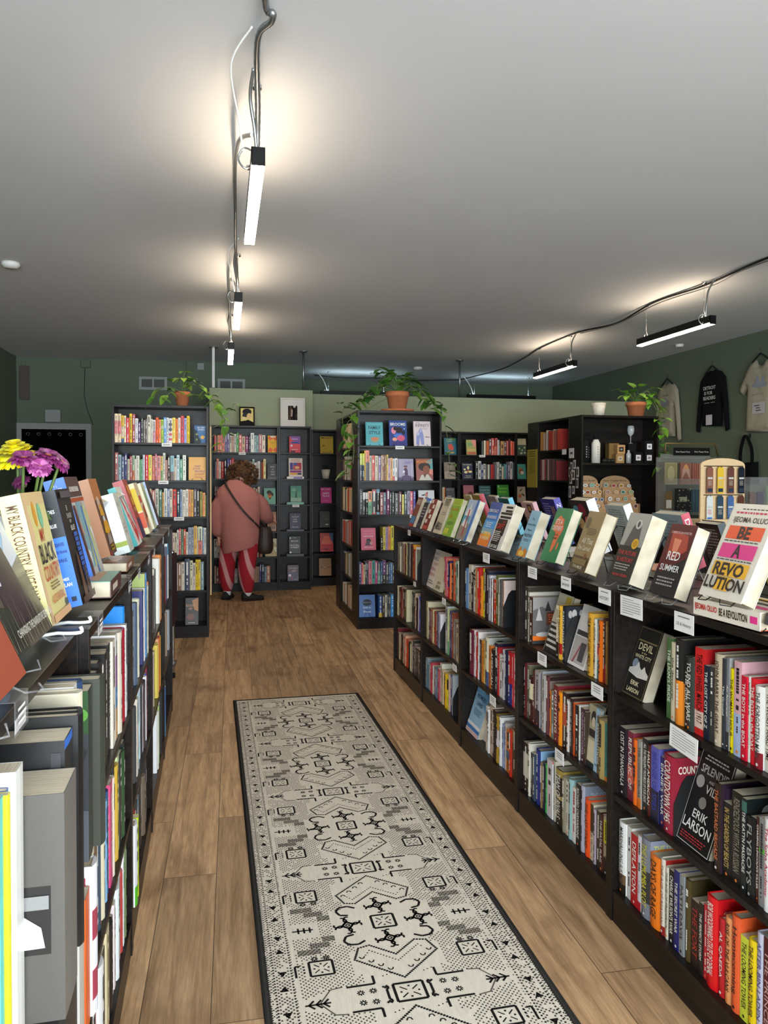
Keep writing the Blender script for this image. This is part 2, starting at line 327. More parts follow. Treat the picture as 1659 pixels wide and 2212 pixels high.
# ------------------------------------------------------------------ lamps
def lamp(x,ya,yb,label,zb=2.635,cool=False,horiz=False,flip=False):
    L=yb-ya; o=empty('linear_pendant_lamp',(x,ya,zb),-PI/2 if horiz else 0,label,'ceiling lamp','linear black pendant lamps')
    w,h=.027,.07
    mb=MB(); mb.box((-w,0,.012),(-w+.003,L,h)); mb.box((w-.003,0,.012),(w,L,h)); mb.box((-w,0,.0),(w,.006,h)); mb.box((-w,L-.006,0),(w,L,h)); mb.box((-w+.003,.006,.03),(w-.003,L-.006,.045))
    for s in (-1,1): 
        for z in (.012,.06): mb.box((s*.02-.003,-.002,z-.003),(s*.02+.003,0,z+.003))
    mb.build('housing','black',o)
    mb=MB(); mb.box((-w+.001,.006,0.001),(w-.001,L-.006,.029)); mb.build('lower_diffuser','lampcool' if cool else 'lampwarm',o)
    mb=MB(); mb.box((-w+.006,.03,.046),(w-.006,L-.03,.058)); mb.build('upper_diffuser','lampcool' if cool else 'lampup',o)
    for k,(t,e) in enumerate(((.12,.06),(L-.12,-.06))):
        mb=MB(); mb.tube([(0,t,h+.06),(0,t,H-zb-.004)],.0015,n=5); mb.tube([(-.02,t,h),(0,t,h+.06),(.02,t,h)],.0022,n=5); mb.lathe([(.02,0),(.02,-.015),(.006,-.02)],(0,t,H-zb),12)
        mb.build('suspension_wire','chrome',o)
    mb=MB(); t=.05; pts=[(0,t,h-.01),(-.05,t+.02,h+.02),(-.075,t+.03,h-.02),(-.05,t+.02,h-.06),(-.02,t+.05,h-.03)]
    mb.tube(smooth(pts,6),.004,n=6); mb.build('cable_loop','steel' if not cool else 'white',o)
    mb=MB(); pts=[(0,.1,h),(-.012,.07,h+.1),(-.03,.02,h+.2),(-.02,-.05,H-zb-.02)]; mb.tube(smooth(pts,8),.007,n=8); mb.build('feed_conduit','steel' if not cool else 'white',o)
    return o
def smooth(P,n):
    P=[Vector(p) for p in P]; out=[]
    for i in range(len(P)-1):
        p0=P[max(i-1,0)];p1=P[i];p2=P[i+1];p3=P[min(i+2,len(P)-1)]
        for k in range(n):
            t=k/n; out.append(.5*((2*p1)+(p2-p0)*t+(2*p0-5*p1+4*p2-p3)*t*t+(3*p1-p0-3*p2+p3)*t**3))
    out.append(P[-1]); return out
lamp(.135,3.06,4.13,'nearest linear lamp of the left row, lit bar under the ceiling')
lamp(.105,5.5,6.57,'middle linear lamp of the left row over the aisle')
lamp(.075,7.6,8.67,'farthest linear lamp of the left row, just left of the partition')
lamp(3.82,5.47,6.58,'nearer lit black linear lamp on the right, over the merchandise counter')
lamp(3.82,7.92,9.03,'farther lit black linear lamp on the right, above the long partition')
lamp(1.45,11.65,12.75,'cool white linear lamp hung behind the partition, left of the two',cool=True,horiz=True)
lamp(3.78,11.65,12.8,'cool white linear lamp hung behind the partition, right of the two',cool=True,horiz=True)
def cable(name,pts,r,m,label,ringed=False):
    mb=MB(); P=smooth(pts,14); mb.tube(P,[r*(1+.12*(i%2)) for i in range(len(P))] if ringed else r,n=8); o=mb.build(name,m); tag(o,label,'cable'); return o
c=H-.012
cable('armoured_conduit',[(.15,.4,c),(.13,2.4,c),(.165,2.62,c-.03),(.12,2.75,c-.04),(.135,3.1,c-.12),(.135,3.2,c-.26)],.011,'steel','grey ribbed conduit snaking from the ceiling edge down to the nearest left lamp',True)
cable('armoured_conduit',[(.115,3.15,c-.2),(.07,3.5,c-.08),(.06,4.0,c),(.07,4.6,c-.02),(.08,5.2,c-.04),(.1,5.55,c-.22)],.009,'steel','grey conduit between the nearest and the middle left lamps',True)
cable('armoured_conduit',[(.1,5.62,c-.22),(.05,6.1,c-.05),(.05,6.9,c),(.06,7.4,c-.04),(.075,7.7,c-.22)],.009,'steel','grey conduit between the middle and the farthest left lamps',True)
for yy,l in ((2.75,'nearest'),(5.2,'middle'),(7.3,'farthest')):
    cable('lamp_cord',[(.1,yy,c),(.03,yy+.15,c-.06),(.06,yy+.35,c-.16),(.08,yy+.45,c-.25)],.004,'white','thin pale cord drooping behind the conduit at the %s left lamp'%l)
cable('ceiling_wire',[(3.95,3.6,c),(3.82,4.8,c),(3.84,5.6,c-.01),(3.8,6.3,c),(3.87,7.1,c-.03),(3.79,7.8,c),(3.80,8.8,c),(3.9,9.6,c-.01),(3.93,10.6,c-.03),(3.79,12.1,c)],.009,'black','dark electrical conduit crossing the ceiling past both right lamps to the back room')
cable('ceiling_wire',[(4.05,3.6,c-.01),(3.80,4.9,c-.025),(3.86,5.5,c-.03),(3.81,6.25,c-.02),(3.84,7.0,c-.05),(3.80,7.75,c-.02)],.006,'steel','thin grey cable strapped beside the dark conduit at the right lamps')
cable('ceiling_wire',[(3.79,12.1,c),(3.0,12.1,c-.03),(2.6,12.12,c-.01),(1.86,12.1,c-.02),(1.4,12.05,c)],.009,'blackp','dark cable along the ceiling above the long partition')
# ------------------------------------------------------------------ bookcases
ZT=(1.695,1.372,1.056,.725,.412,.10); ZL=(.735,.412,.10)
def bookcase(org,rz,w,h,zs,label,group,depth=.28,holes=True):
    o=empty('bookcase',org,rz,label,'bookcase',group); t=.018
    mb=MB(); mb.box((0,0,0),(t,depth,h)); c=mb.build('side_panel','wood',o,bevel=.001)
    mb=MB(); mb.box((w-t,0,0),(w,depth,h)); mb.build('side_panel','wood',o,bevel=.001)
    mb=MB(); mb.box((t,.001,h-.022),(w-t,depth,h-.001)); mb.build('top_panel','wood',o,bevel=.001)
    mb=MB(); mb.box((t,depth-.006,.02),(w-t,depth-.001,h-.022)); mb.build('back_panel','wood',o)
    mb=MB(); mb.box((t,.004,0),(w-t,.02,zs[-1]-.018)); mb.build('plinth','wood',o)
    for z in zs:
        mb=MB(); mb.box((t+.0005,.003,z-.018),(w-t-.0005,depth-.007,z)); mb.build('shelf','wood',o,bevel=.001)
    return o
RY=[5.441-.8*k for k in range(6)]; RN=['farthest','fourth nearest','third nearest','second nearest','nearest']
for k in range(5): bookcase((1.213,RY[k],0),-PI/2,.799,1.06,ZL,RN[k]+' low black bookcase of the run right of the rug','low bookcases right of the rug')
for k in range(5): bookcase((1.775,RY[k]-.799,0),PI/2,.799,1.06,ZL,RN[k]+' low bookcase standing back to back behind the right run','low bookcases behind the right run')
LO=[(.76+.8*k) for k in range(5)]; LN=['nearest','second nearest','third nearest','fourth nearest','farthest']
LROT=PI/2+.015
def lplane(y): return -.255-.015*(y-1.56)
for k in range(5): bookcase((lplane(LO[k])-(.018 if k==0 else 0),LO[k],0),LROT,.799,1.125,ZL,LN[k]+' low black bookcase of the run left of the rug','low bookcases left of the rug')
bookcase((-.928,6.853,0),0,.8,2.02,ZT,'tall black bookcase on the left with a potted vine on top','tall bookcases')
bookcase((1.205,6.941,0),0,.8,2.02,ZT,'tall black bookcase in the centre with a large potted vine on top','tall bookcases')
bookcase((1.205,8.02,0),-PI/2,.798,2.02,ZT,'tall narrow-seen bookcase facing the aisle, attached behind the centre bookcase','tall bookcases')
bookcase((1.485,8.30,0),PI,.28,2.02,ZT,'dark bookcase end seen edge-on at the far end of the aisle-facing bookcase','tall bookcases')
bookcase((3.43,6.95,0),0,.83,2.02,(1.548,1.044,.56,.10),'tall black display bookcase on the right holding bottles and sticker racks','tall bookcases')
bookcase((3.43,8.03,0),-PI/2,.798,2.02,ZT,'tall bookcase left of the bottle display, seen from the side','tall bookcases')
bookcase((4.23,8.31,0),PI,.8,2.02,ZT,'tall bookcase end carrying the long yellow notice','tall bookcases')
bookcase((-.14,9.48,0),0,.8,2.02,ZT,'tall bookcase against the back partition behind the person','tall bookcases')
bookcase((.662,9.48,0),0,.4,2.02,ZT,'narrow tall bookcase at the back with one book per shelf, white frame on top','tall bookcases')
bookcase((1.09,9.76,0),0,.4,2.0,ZT,'narrow tall bookcase at the back holding a yellow cover and a white plant pot','tall bookcases')
bookcase((1.492,9.76,0),0,.8,2.0,ZT,'tall back bookcase mostly hidden behind the centre bookcase','tall bookcases')
bookcase((2.66,9.76,0),0,.4,2.0,ZT,'narrow tall back bookcase just right of the centre bookcase','tall bookcases')
bookcase((3.062,9.76,0),0,.8,2.0,ZT,'wide tall back bookcase between the centre bookcase and the yellow notice','tall bookcases')
bookcase((3.864,9.76,0),0,.4,2.0,ZT,'narrow tall back bookcase partly hidden by the yellow notice','tall bookcases')
# ------------------------------------------------------------------ shelved books
ORD='first second third fourth fifth sixth seventh eighth ninth tenth eleventh twelfth thirteenth fourteenth fifteenth sixteenth seventeenth eighteenth nineteenth twentieth'.split()
def ordn(i):
    if i<20: return ORD[i]
    return 'twenty-'+ORD[i-20] if i<29 else 'thirtieth' if i==29 else 'thirty-'+ORD[i-30]
def cname(c):
    r,g,b=[int(c[i:i+2],16)/255 for i in (0,2,4)]; mx=max(r,g,b); mn=min(r,g,b); d=mx-mn; v=mx; s=d/mx if mx else 0
    if v<.2: return 'black'
    if s<.14: return 'white' if v>.8 else 'pale grey' if v>.62 else 'grey' if v>.38 else 'dark grey'
    h=(60*((g-b)/d)%360 if mx==r else 60*((b-r)/d)+120 if mx==g else 60*((r-g)/d)+240)
    if s<.35 and v>.68 and 15<h<75: return 'cream'
    if h<12 or h>=345: n='red' if s>.5 else 'pink'
    elif h<38: n='orange' if v>.75 and s>.55 else 'tan' if v>.65 else 'brown'
    elif h<66: n='yellow' if v>.65 and s>.45 else 'olive' if s>.4 else 'beige'
    elif h<165: n='green'
    elif h<195: n='teal'
    elif h<255: n='blue'
    elif h<300: n='purple'
    else: n='pink' if v>.6 else 'plum'
    return ('dark ' if v<.42 and n not in('brown','olive','plum') else '')+n
rnd=random.Random(7)
def add_book(mb,w,h,d,col,bands,text,tc,hard,seed,detail=True,plain=False):
    """cover shell; local: spine faces -y, x across thickness, z up. returns page block box"""
    t=.0022 if hard else .0007; r=random.Random(seed); e=.003 if hard else 0
    hh=h
    n=5 if detail else 2; bulge=min(.006,w*.18) if hard else .0008
    pr=[(w*i/n, -bulge*math.sin(PI*i/n)) for i in range(n+1)]
    zs=sorted({0,1,*[b[0] for b in bands],*[b[1] for b in bands]})
    for a,b in zip(zs,zs[1:]):
        cc=col
        for b0,b1,bc in bands:
            if b0<=a+1e-6 and b<=b1+1e-6: cc=bc
        for i in range(n): mb.face([mb.av((pr[i][0],pr[i][1],a*hh)),mb.av((pr[i+1][0],pr[i+1][1],a*hh)),mb.av((pr[i+1][0],pr[i+1][1],b*hh)),mb.av((pr[i][0],pr[i][1],b*hh))],cc,0,True)
    mb.box((0,0,0),(t,d,hh),col); mb.box((w-t,0,0),(w,d,hh),col)
    mb.face([mb.av((pr[i][0],pr[i][1],hh)) for i in range(n+1)]+[mb.av((w,t,hh)),mb.av((0,t,hh))],col); mb.poly([(0,t,0),(0,t,hh),(w,t,hh),(w,t,0)],col)
    if detail:
        lum=sum(v*k for v,k in zip(hx(col)[:3],(.3,.6,.1))); ink=tc or ('f0ece0' if lum<.25 else '201c20')
        y=-bulge-.0003
        if text:
            z0,z1=(.14,.93)
            mb.text(text,(w/2,y,hh*(z0+z1)/2),(0,0,-1),(1,0,0),(0,-1,0),w*.56,hh*(z1-z0),ink,bold=.01)
        elif not plain:
            a=r.uniform(.5,.9)
            for z1,ln,ww in ((.93,r.uniform(.25,.5),r.uniform(.2,.45)),(.93-r.uniform(.5,.6),r.uniform(.15,.25),r.uniform(.15,.3))):
                z=z1*hh; zend=max(.1*hh,(z1-ln)*hh); cw=w*ww
                while z>zend:
                    l=r.uniform(.3,.8)*cw*1.3+.001
                    if r.random()>.16:
                        mb.poly([(w/2-cw/2,y,z-l),(w/2+cw/2,y,z-l),(w/2+cw/2,y,z),(w/2-cw/2,y,z)],ink)
                    z-=l+.0012
        if r.random()<.6 and not plain: mb.poly([(w*.5+min(.004,w*.18)*math.cos(a),y,.05*hh+min(.004,w*.18)*math.sin(a)) for a in [i*PI/4 for i in range(8)]],r.choice(['f08030','e8e4e0',ink]))
    k=.0003
    return (t+k,.0+t+k,e+k),(w-t-k,d-.003-e,hh-e-k) if hard else (w-t-k,d-.001,hh-.0003)
BOOKS={'R5a':(0.735,'''0.2739,0.0262,0.229,4b7040,THE LION'S PRIDE;0.3001,0.0191,0.222,d8cbb0,the devourer,2a2a2a;0.3191,0.0406,0.237,24221f|0-.52:f08a28;0.3598,0.0193,0.196,2a2622,THE IDIOT;0.3791,0.0308,0.2,333a35,TO END ALL WARS;0.4099,0.0429,0.233,d62222|.08-.28:e8c8b8,THE RED WHEEL MARCH 1917,301010;0.4528,0.0216,0.194,16202f,THE LOST CITY OF Z;0.4744,0.019,0.196,3a3a38;0.4935,0.0324,0.236,b5a58c,JOHN BARRY THE GREAT,2a2018;0.5259,0.0134,0.229,33363c,The Ground;0.5393,0.013,0.234,7a7c80|0-.2:333,An American;0.5523,0.0204,0.211,f0d800,THE WOMAN'S HOUR,3a3010;0.5728,0.0289,0.235,d9a8b0|0-.45:a8b8d8;0.6017,0.0211,0.205,d01030,THE BOYS in the BOAT;0.6228,0.0083,0.208,e8e4da;0.6312,0.0208,0.207,d81828,THE BOYS in the BOAT;0.6519,0.0304,0.196,e8e6e0|0-.2:8a1c28,THE FORGOTTEN MAN,444444;0.6824,0.0234,0.199,e0ddd0,THE WORST HARD TIME,3a2018;0.7057,0.0183,0.204,8a2a20;0.724,0.0119,0.2,333344;0.7359,0.0095,0.216,c8c0b0'''),
'R5b':(0.412,'''0.0195,0.0403,0.217,1c1820,LOST IN SHANGRI-LA;0.0598,0.0366,0.215,7a2838|.25-.5:d86050,REPUBLIC OF;0.0963,0.0281,0.202,f06a18;0.1245,0.0233,0.207,9a948a|0-.15:e07020,THE CONQUERORS,1a1a1a;0.1478,0.0304,0.222,222222,ALL THE FREQUENT TROUBLES OF OUR DAYS;0.1782,0.024,0.212,5a2018,HALF AMERICAN;0.2022,0.0425,0.218,5c5cb0|0-.42:1c1c34,BRIDGE OF SPIES,3040a0;0.2448,0.0258,0.2,28206a,ERNIE'S WAR;0.2706,0.0543,0.221,9a2038,COUNTDOWN 1945;0.5038,0.0266,0.229,2a1a14,THE BASTARD BRIGADE,d07040;0.5303,0.0343,0.19,1a1612,IN THE GARDEN OF BEASTS,c8a860;0.5646,0.0413,0.232,14110f,RENDEZVOUS WITH A RUSSIAN,8a8070;0.6059,0.0195,0.23,181e20|.86-.97:3a6a60,THE KATYN MASSACRE;0.6254,0.0309,0.196,141414,FLYBOYS,a0a0a0;0.6565,0.0129,0.205,4a2018,CHASING LINCOLN'S KILLER;0.6694,0.019,0.211,8c8c8c|.6-.65:60c040;0.6885,0.0233,0.218,efefef,The Soha Academy,c03050;0.7118,0.0151,0.224,303848;0.727,0.0149,0.227,a83020;0.742,0.0094,0.238,d0c8b8'''),
'R5c':(0.1,'''0.0195,0.0454,0.228,e6e6e2|0-.14:15120f|.14-.28:6a5038,MARSHALLING JUSTICE,303038;0.0649,0.0292,0.228,d8d8d4;0.0941,0.04,0.22,b81820,DEFLATION;0.1341,0.0193,0.23,dcdce4|0-.12:b81828;0.1534,0.0497,0.239,7a7f8a|.2-.6:383838,THE LUMUMBA PLOT,d8d040;0.2031,0.053,0.212,f07818,DAYS OF RAGE,201008;0.256,0.0239,0.221,d8d2c4|0-.12:902020,THE AGE OF REAGAN,a05040;0.2799,0.0207,0.208,e0dccc,THE AGE OF FREDERICK,506040;0.3006,0.0286,0.21,1c1c1c,CHARLIE WILSON'S WAR;0.3292,0.0241,0.224,1a206a,THE SECRET WAR;0.3533,0.023,0.223,8a8e90,PATTI DAVIS;0.3763,0.0259,0.224,4a3d1c;0.4022,0.0396,0.182,2a1a18,THE FORT,a83028;0.4418,0.0182,0.193,26221f,THE PERFECT STORM;0.46,0.0185,0.198,d8283c;0.4784,0.0449,0.239,d81018,BOB WOODWARD STATE OF DENIAL;0.5233,0.0242,0.201,b81c24,AL QAEDA;0.5476,0.0276,0.218,f09a60,RISE OF THE VULCANS,301810;0.5751,0.0336,0.24,e05a2c,Homecoming;0.6087,0.0298,0.206,d8e040,THE LOOMING TOWER,303020;0.6386,0.0291,0.217,f0cc10,THE LOOMING TOWER,303020;0.6676,0.024,0.249,c8c8e0,AFTER BIN LADEN,505090;0.6916,0.0267,0.249,5a1218,THE PRINCE,c8a0a0;0.7183,0.0205,0.263,3a3a3a;0.7388,0.0154,0.267,b0a890'''),
'R4a':(0.735,'''0.0195,0.0375,0.224,3a3428;0.0569,0.0188,0.206,d0cabc;0.0759,0.0358,0.191,4a2c20;0.3345,0.0222,0.198,e8dfc4|0-.3:282018;0.3567,0.0321,0.201,e8b23c|.1-.3:b02020,THE YELLOW HOUSE,403010;0.3887,0.0279,0.204,202228,MIDNIGHT;0.5901,0.0426,0.216,e0a83a,THE MAKING OF ASIAN AMERICA,403010;0.6326,0.0236,0.202,e0dccc,A CENTURY OF SUPREMACY,202020;0.6563,0.0172,0.203,4a7a80|.35-.6:b02838;0.6735,0.0276,0.203,f07018;0.7011,0.0233,0.215,4a2818|0-.3:8a1c18;0.7245,0.0091,0.209,8a6a30;0.7335,0.0222,0.191,f08018,THE LONG WALK,903010'''),
'R4b':(0.412,'''0.0195,0.0282,0.225,5a1c20;0.0476,0.0248,0.221,6a6a50;0.0724,0.0413,0.185,3c1818|.5-.85:d8d0a0;0.1137,0.0224,0.218,5a2a24,RESCUE;0.1361,0.0474,0.224,a8a0a4|0-.3:3a2028;0.1834,0.0258,0.234,9a9ca4;0.2092,0.0314,0.224,c0bcb8;0.2406,0.0341,0.227,6a3a3c;0.2747,0.0209,0.178,e07a20;0.2957,0.0288,0.182,7a8478;0.3244,0.037,0.216,7a2028,FIGHTING;0.3615,0.0357,0.201,f08a18;0.3972,0.0348,0.208,2a1c18|.4-.8:c05030;0.432,0.0284,0.189,d8d0cc;0.4604,0.0209,0.204,2c1c18,WINTER OF THE WORLD;0.4814,0.017,0.193,e85a18;0.4984,0.0299,0.189,201c1c;0.5283,0.0109,0.196,d8d8d0;0.5392,0.0341,0.192,4a2838,QUEEN VICTORIA,b0a0b0;0.5733,0.0109,0.186,3a2c20;0.6629,0.0192,0.2,5a5040,REVOLUTION;0.6821,0.038,0.197,b8a060;0.7201,0.0359,0.194,1a8a8a|0-.08:f08020,ATLANTIC,0c5a60'''),
'R4c':(0.1,'''0.0195,0.0557,0.205,3a2c24|.3-.8:e0d8c4;0.0752,0.0272,0.218,dcd8c8;0.1024,0.0188,0.187,2a2a2c;0.1212,0.0263,0.191,3c5068;0.1476,0.0443,0.219,1c2a7a;0.1918,0.0287,0.18,88704a;0.2206,0.0213,0.188,1c2030;0.2418,0.0243,0.19,38b858;0.2662,0.0509,0.224,d0c8cc;0.317,0.0187,0.231,c0bca8;0.3357,0.0656,0.215,2a2218|.88-1:a89040|.48-.55:a89040,TEAM OF RIVALS;0.4013,0.0298,0.206,8a8470;0.4311,0.0243,0.201,d8d4c4;0.4554,0.0323,0.22,90b8b8;0.4876,0.0308,0.2,e0dcd8,,a03040;0.5185,0.0325,0.226,20201f,RICHARD CARWARDINE;0.551,0.0322,0.234,a8a8b8;0.5832,0.0369,0.2,e85018,THE LAST STAND,402010;0.6201,0.0234,0.195,d8d0b0|.5-1:4a3c20,THE HOUSE OF TRUTH,302010;0.6436,0.0237,0.187,b0a0b0;0.6671,0.0276,0.192,3a3028;0.6947,0.0251,0.192,4a1c18,THE FATAL FLAG;0.7198,0.0291,0.193,b8a890|.55-.95:e0dc30|0-.3:201c1c'''),
'R3a':(0.735,'''0.0195,0.0409,0.207,5a7aa0;0.0604,0.0524,0.229,d4ccbc;0.1129,0.032,0.196,302020;0.1449,0.0356,0.233,e0dcdc|.78-.82:181818|.7-.74:181818|.86-.9:181818;0.1805,0.0356,0.2282,a86c40;0.2162,0.0356,0.231,c82020;0.2518,0.0402,0.196,f08a30;0.2921,0.031,0.237,f4e020;0.3231,0.028,0.239,30181c;0.351,0.0257,0.229,1c2440;0.3767,0.0308,0.215,d0d0dc;0.4075,0.0121,0.203,241c1c;0.4197,0.0169,0.203,e8e0dc;0.4366,0.0108,0.202,1c1414;0.4474,0.0337,0.203,d83818;0.4811,0.0279,0.227,5a6428;0.509,0.0184,0.22,d8dcd0;0.5273,0.0238,0.215,50504c;0.5511,0.0146,0.211,a86c40;0.5657,0.0122,0.213,e8d0c8'''),
'R3b':(0.412,'''0.0975,0.0654,0.226,6a1838;0.1629,0.0225,0.233,e8dcdc;0.1854,0.0408,0.228,c01c24;0.2262,0.0169,0.236,e4dcd8;0.2431,0.0313,0.204,3c3834;0.2745,0.0274,0.204,e88818;0.3019,0.0223,0.21,e8b860;0.3242,0.0537,0.234,d8d4bc|0-.3:485880;0.378,0.0337,0.203,e07a18;0.4117,0.0482,0.194,241c1c,AMERICAN;0.4599,0.0433,0.233,181c38;0.5032,0.0243,0.22,b01c24;0.5274,0.0441,0.195,e4e0dc;0.5715,0.0257,0.227,b8b4bc;0.5972,0.0344,0.227,1c2040;0.6316,0.0515,0.233,b81c24|0-.4:1c2a80;0.6832,0.0247,0.235,c8243a;0.7078,0.0119,0.233,e0dcd0;0.7197,0.0279,0.24,c01c1c'''),
'R3c':(0.1,'''0.3486,0.0265,0.215,d8ccc4;0.3751,0.0293,0.21,f0f0ec;0.4045,0.0435,0.231,d4b8a4;0.4479,0.0437,0.227,2c1c18,ALL THE KING'S MEN;0.4917,0.0457,0.218,b08a28|.35-.7:d0ccd0;0.5374,0.0281,0.222,e4e4e0;0.5654,0.03,0.198,8a9ac0;0.5954,0.0214,0.212,b0a8a4;0.6168,0.0466,0.195,d87a28|.3-.5:406888;0.6634,0.0344,0.206,c83020;0.6978,0.0487,0.226,4a3820|.7-.95:a07040'''),
'R2a':(0.735,'''0.418,0.0272,0.222,d0383c|.0-.2:e8a040;0.4452,0.0281,0.217,e0708c;0.4733,0.0281,0.2144,f07840;0.5014,0.0314,0.208,1c2060|0-.3:b82030,US HISTORY;0.5327,0.0314,0.1985,f07840;0.5641,0.0316,0.2,3a1818;0.5957,0.0292,0.231,f07840;0.6249,0.0292,0.2297,d0383c;0.6541,0.0219,0.227,7a9a80;0.676,0.0358,0.228,dce0d0'''),
'R2b':(0.412,'''0.0195,0.0388,0.226,d8b878;0.0583,0.0202,0.228,d4c8a8;0.0784,0.0289,0.195,5a3828;0.1073,0.0402,0.195,6a3c40;0.1475,0.0347,0.199,9a5a50;0.1822,0.0228,0.198,e0d0a0;0.205,0.0254,0.197,f0e070;0.2303,0.0334,0.199,8a3c28;0.2637,0.0283,0.203,5a3050;0.292,0.0368,0.203,8a9ab8;0.3288,0.0274,0.202,dcd8e0;0.4473,0.0449,0.27,d0d4d0;0.4921,0.0251,0.258,c8d498|0-.3:50a070;0.5172,0.0251,0.2398,7a5c50;0.5423,0.0276,0.258,3c3868;0.57,0.0276,0.2528,8a3c28;0.5976,0.037,0.219,8a8478;0.6346,0.0182,0.212,7a5c50;0.6528,0.0396,0.199,dcd4bc;0.6924,0.025,0.209,a89878'''),
'R2c':(0.1,'''0.0195,0.0392,0.183,7a8c90;0.0587,0.0291,0.152,4a80a0;0.0878,0.0291,0.1482,c8a898;0.1169,0.0291,0.1426,a8b0b4;0.1459,0.0281,0.182,b83048;0.1741,0.0281,0.171,dcd8c4;0.2022,0.0483,0.172,8a7c98;0.2506,0.0445,0.179,4a88b0;0.295,0.0463,0.185,b84860;0.3413,0.0373,0.227,dcd8c4;0.3786,0.0375,0.199,d8c4a4;0.4162,0.0369,0.192,b89040;0.453,0.0345,0.196,e8b828;0.4875,0.0307,0.189,e8e020|.6-.9:281810;0.5182,0.0294,0.206,c8a898;0.5476,0.0441,0.215,3c4488;0.5917,0.0228,0.221,a8b0b4'''),
'R1a':(0.735,'''0.0195,0.0425,0.203,a08870;0.062,0.0431,0.204,7a8068;0.1051,0.0251,0.179,e4dcc8;0.1302,0.0251,0.1662,e4dcc8;0.1553,0.0235,0.21,3a3028;0.1788,0.0271,0.218,c8b8b0;0.2059,0.0254,0.205,8a5c40;0.2313,0.0254,0.2004,e4dcc8;0.2567,0.0287,0.207,5a2018;0.2854,0.0468,0.222,d8c48c;0.3321,0.035,0.224,2c2420;0.3672,0.0346,0.23,9aa8a0;0.4017,0.0177,0.228,d0d8d0;0.4194,0.0279,0.226,5a1c18;0.4473,0.0279,0.2086,2c2420;0.4752,0.0353,0.226,f0a030;0.5105,0.0268,0.197,a82818;0.5373,0.0268,0.1892,a08870;0.564,0.0251,0.217,e8dcd4;0.5891,0.0251,0.2036,7a8068'''),
'R1b':(0.412,'''0.0195,0.0409,0.209,d8d0a8;0.0604,0.0256,0.212,e0d8c0;0.086,0.0256,0.2088,3a1c1c;0.1118,0.0408,0.194,6a2018;0.1526,0.0456,0.217,b87870;0.1981,0.0448,0.214,3c1c18;0.2428,0.0375,0.209,1c1814|0-.5:e0b830;0.2804,0.0273,0.221,141214;0.3077,0.0273,0.2201,d8d0a8;0.4601,0.0394,0.231,303030;0.4994,0.0394,0.2145,3c1c18;0.5387,0.0333,0.232,d8b8a0;0.5721,0.044,0.208,3a1c1c;0.6161,0.0333,0.228,c8b8c0;0.6494,0.0256,0.227,3850b8;0.6751,0.0256,0.2175,3850b8'''),
'R1c':(0.1,'''0.0195,0.0239,0.212,7a1c24;0.0434,0.0402,0.184,7a6468;0.0836,0.0312,0.182,d0cca0;0.1148,0.0312,0.1636,c83c18;0.146,0.0479,0.192,3a2418;0.1939,0.0402,0.21,b09c88;0.2341,0.0402,0.1957,c83c18;0.2742,0.0305,0.21,e0a888;0.3046,0.0474,0.193,c83c18;0.3521,0.0319,0.189,4a3828;0.384,0.0319,0.1811,282828;0.4159,0.0319,0.1801,d0cca0;0.4478,0.0424,0.212,c8c0b4;0.4901,0.0322,0.222,282828;0.5224,0.0322,0.2044,7a6468;0.5546,0.0371,0.19,302c34;0.5918,0.0357,0.193,242028;0.6275,0.0357,0.1923,4a3828;0.6631,0.0357,0.1887,302c34'''),
'L1':(1.695,'''0.0195,0.0262,0.245,e8cfa8|.3-.75:e08080;0.0457,0.0278,0.245,e8cfa8|.3-.75:e08080;0.0733,0.0225,0.23,f0c030|.2-.6:e8d8b8|0-.15:3060a0;0.0959,0.0165,0.23,e8d8b0;0.1124,0.0275,0.212,d83c50;0.1399,0.023,0.247,f0c010;0.1629,0.0245,0.244,9a2030;0.1873,0.0234,0.208,d8d8d8;0.2107,0.022,0.177,5a3a70;0.2327,0.0216,0.214,3a3c38;0.2543,0.0159,0.196,6a6458;0.2702,0.0159,0.203,4a3028;0.2861,0.03,0.239,d8d4c0;0.3162,0.0167,0.204,ccc8b4;0.333,0.0225,0.197,c88a9c|.5-1:d8d4c8;0.3555,0.0252,0.218,f06030;0.3806,0.0191,0.201,f08040;0.3997,0.023,0.202,a8c840|.6-.72:e0e0c8;0.4227,0.0226,0.221,4a90c8;0.4453,0.0203,0.219,d8dce0;0.4657,0.0281,0.213,dcd8d8|.1-.2:c83c50|.3-.4:c83c50|.5-.6:303040|.7-.8:303040;0.4938,0.0278,0.219,f0c820;0.5215,0.0204,0.21,f08030;0.5419,0.0224,0.22,e0d4cc;0.5643,0.0287,0.236,d84c50;0.5929,0.0229,0.218,8088c8;0.6158,0.0245,0.237,f0c820'''),
'L2':(1.372,'''0.0195,0.0274,0.237,9a4038;0.0469,0.0255,0.219,98b8c0;0.0724,0.0248,0.204,2c3a68;0.0973,0.0252,0.229,3c3c70;0.1226,0.0188,0.182,c8bca0;0.1414,0.0196,0.207,a83038;0.1611,0.0219,0.213,a8c0a0|0-.4:d88050;0.183,0.0106,0.183,e0d8c8;0.1937,0.0269,0.211,d8d4c4;0.2206,0.0118,0.177,58a060;0.2323,0.016,0.183,409060;0.2483,0.0178,0.219,c0c8d0;0.2661,0.0289,0.217,d83040;0.2952,0.0278,0.218,f0d820;0.323,0.026,0.209,d8806c;0.349,0.0161,0.228,a84058;0.365,0.0318,0.212,d87870;0.3968,0.018,0.209,d0a828|0-.4:70a040;0.4149,0.0211,0.237,e0dccc;0.436,0.018,0.175,b87868;0.4542,0.0223,0.21,33241c;0.4765,0.0332,0.213,78a8b4|0-.35:604030;0.5097,0.0201,0.191,c8b8a0;0.5298,0.024,0.22,b8d0d8;0.5538,0.0264,0.185,50987c;0.5802,0.0283,0.219,d8dccc'''),
